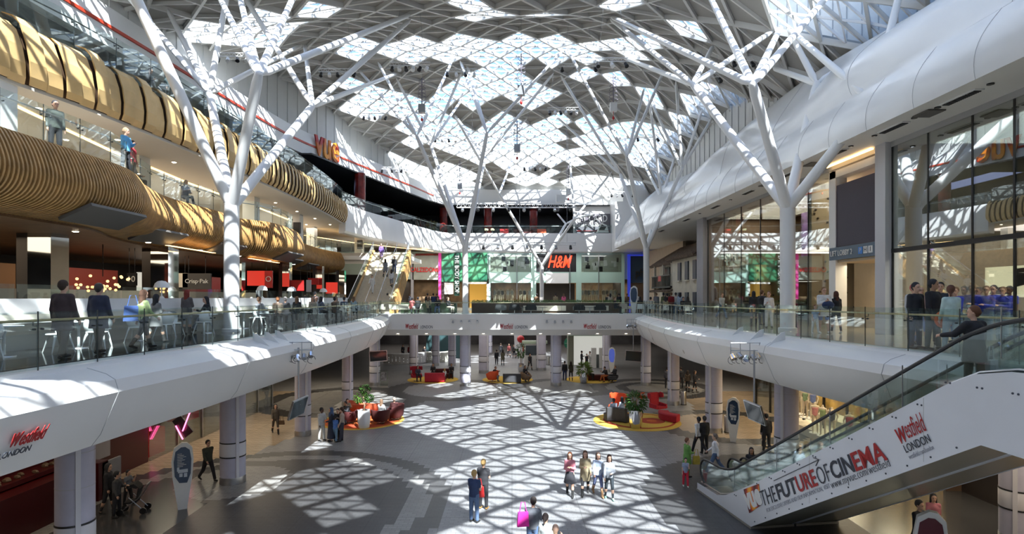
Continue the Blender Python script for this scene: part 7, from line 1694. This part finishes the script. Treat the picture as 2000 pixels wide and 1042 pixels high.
# shop staff in blue inside the computer store
for k, (u, D) in enumerate(((1867,17.6),(1884,18.0),(1899,17.8),(1912,18.2),(1927,17.4),(1941,17.9),(1959,17.3),(1972,17.8))):
    person('tee_m' if k % 2 else 'stand_m2', (xat(u,D),D,Z1), -75+(k%3)*8, 'store assistant in blue t shirt, '+('first','second','third','fourth','fifth','sixth','seventh','eighth')[k]+' of eight behind big window', (.03,.05,.42), JN, K if k % 2 else BR, skin=(0,0,0,1,0,0,0,2)[k], h=1.70+.03*(k%3), group='store assistants in blue')
# upper galleries
person('stand_m', (-14.6,18.0,12), 60, 'dark haired person leaning at second gallery rail beside the square column', (.06,.07,.06), K, K, h=1.76)
person('stand_m2', (-14.2,20.7,12), 90, 'person in light blue top at second gallery rail', (.15,.45,.75), K, (.3,.2,.12), h=1.7)
person('stand_m', (-15.1,22.4,12), 100, 'person in dark red top at second gallery rail beside the one in light blue', (.3,.02,.03), K, K, h=1.7)
person('stand_m', (-15.4,25.3,16.0), 80, 'dark haired person at third gallery rail left of near tree trunk branch', (.08,.11,.12), K, K, h=1.75)
person('stand_f2', (-16.2,25.2,16.0), 80, 'half hidden person behind the dark haired one at third gallery rail', K, K, K, h=1.7)
sit('sit_m', -16.4,24.4,12.46, 90, 'dim seated diner on the second gallery behind the rail', GY, K, K)
sit('sit_f', -16.6,28.6,12.46, 60, 'dim seated person with grey hair on second gallery', (.2,.2,.25), K, (.3,.3,.3))
# stairs
def stz(y): return Z1+(y-SY0)/(SY1-SY0)*(12-Z1)+.17
for k, (x, y, p, f, l, tp, bt) in enumerate(((-11.2,53.6,'walk_m',10,'person in black climbing the right side of the stairs',K,NV),(-12.9,55.6,'walk_f',0,'person in purple near the top of stairs',(.2,.12,.4),(.2,.12,.35)),(-11.9,52.9,'walk_f2',180,'person in grey halfway up the stairs',GY,K),(-12.6,50.7,'walk_m',0,'person in white low on the stairs',WH,WH),(-11.0,51.4,'walk_f',180,'person in pale clothes walking up beside the rail',(.6,.6,.62),GY))):
    i_ = int((y-SY0)/(SY1-SY0)*34); person(p, (x,y,Z1+(12-Z1)*(i_+1)/34+.0), f, l, tp, bt, None, h=1.7)
# cinema level seats
for k, (u, m, l) in enumerate(((985,RED,'red armchair behind the cinema level rail, left one'),(1058,ORANGE,'orange square armchair behind the cinema level rail'),(1020,MAROON,'dark red sofa behind the cinema level rail'))):
    bench(l, (xat(u,77.2),77.2,16.0), 0, m, 1.2 if k < 2 else 2.4, .7, .45, .85)
for k, u in enumerate((950,962)): 
    t = thing('table_lamp', 'globe cluster lamp with pale yellow glow on cinema level, '+('left one','right one')[k], 'lamp', (xat(u,77.3),77.3,16)); part('stand', MB().tube([(0,0,0),(0,0,.7)], .02, 5), STEEL, t)
    for q in range(5): part('globe', MB().ell((.18*math.cos(q*1.3),.12*math.sin(q*1.3),.75+.1*(q%2)),(.11,.11,.11),10,8), emis('pale_globe', (.8,.75,.5), .8) if 'pale_globe' not in bpy.data.materials else bpy.data.materials['pale_globe'], t)
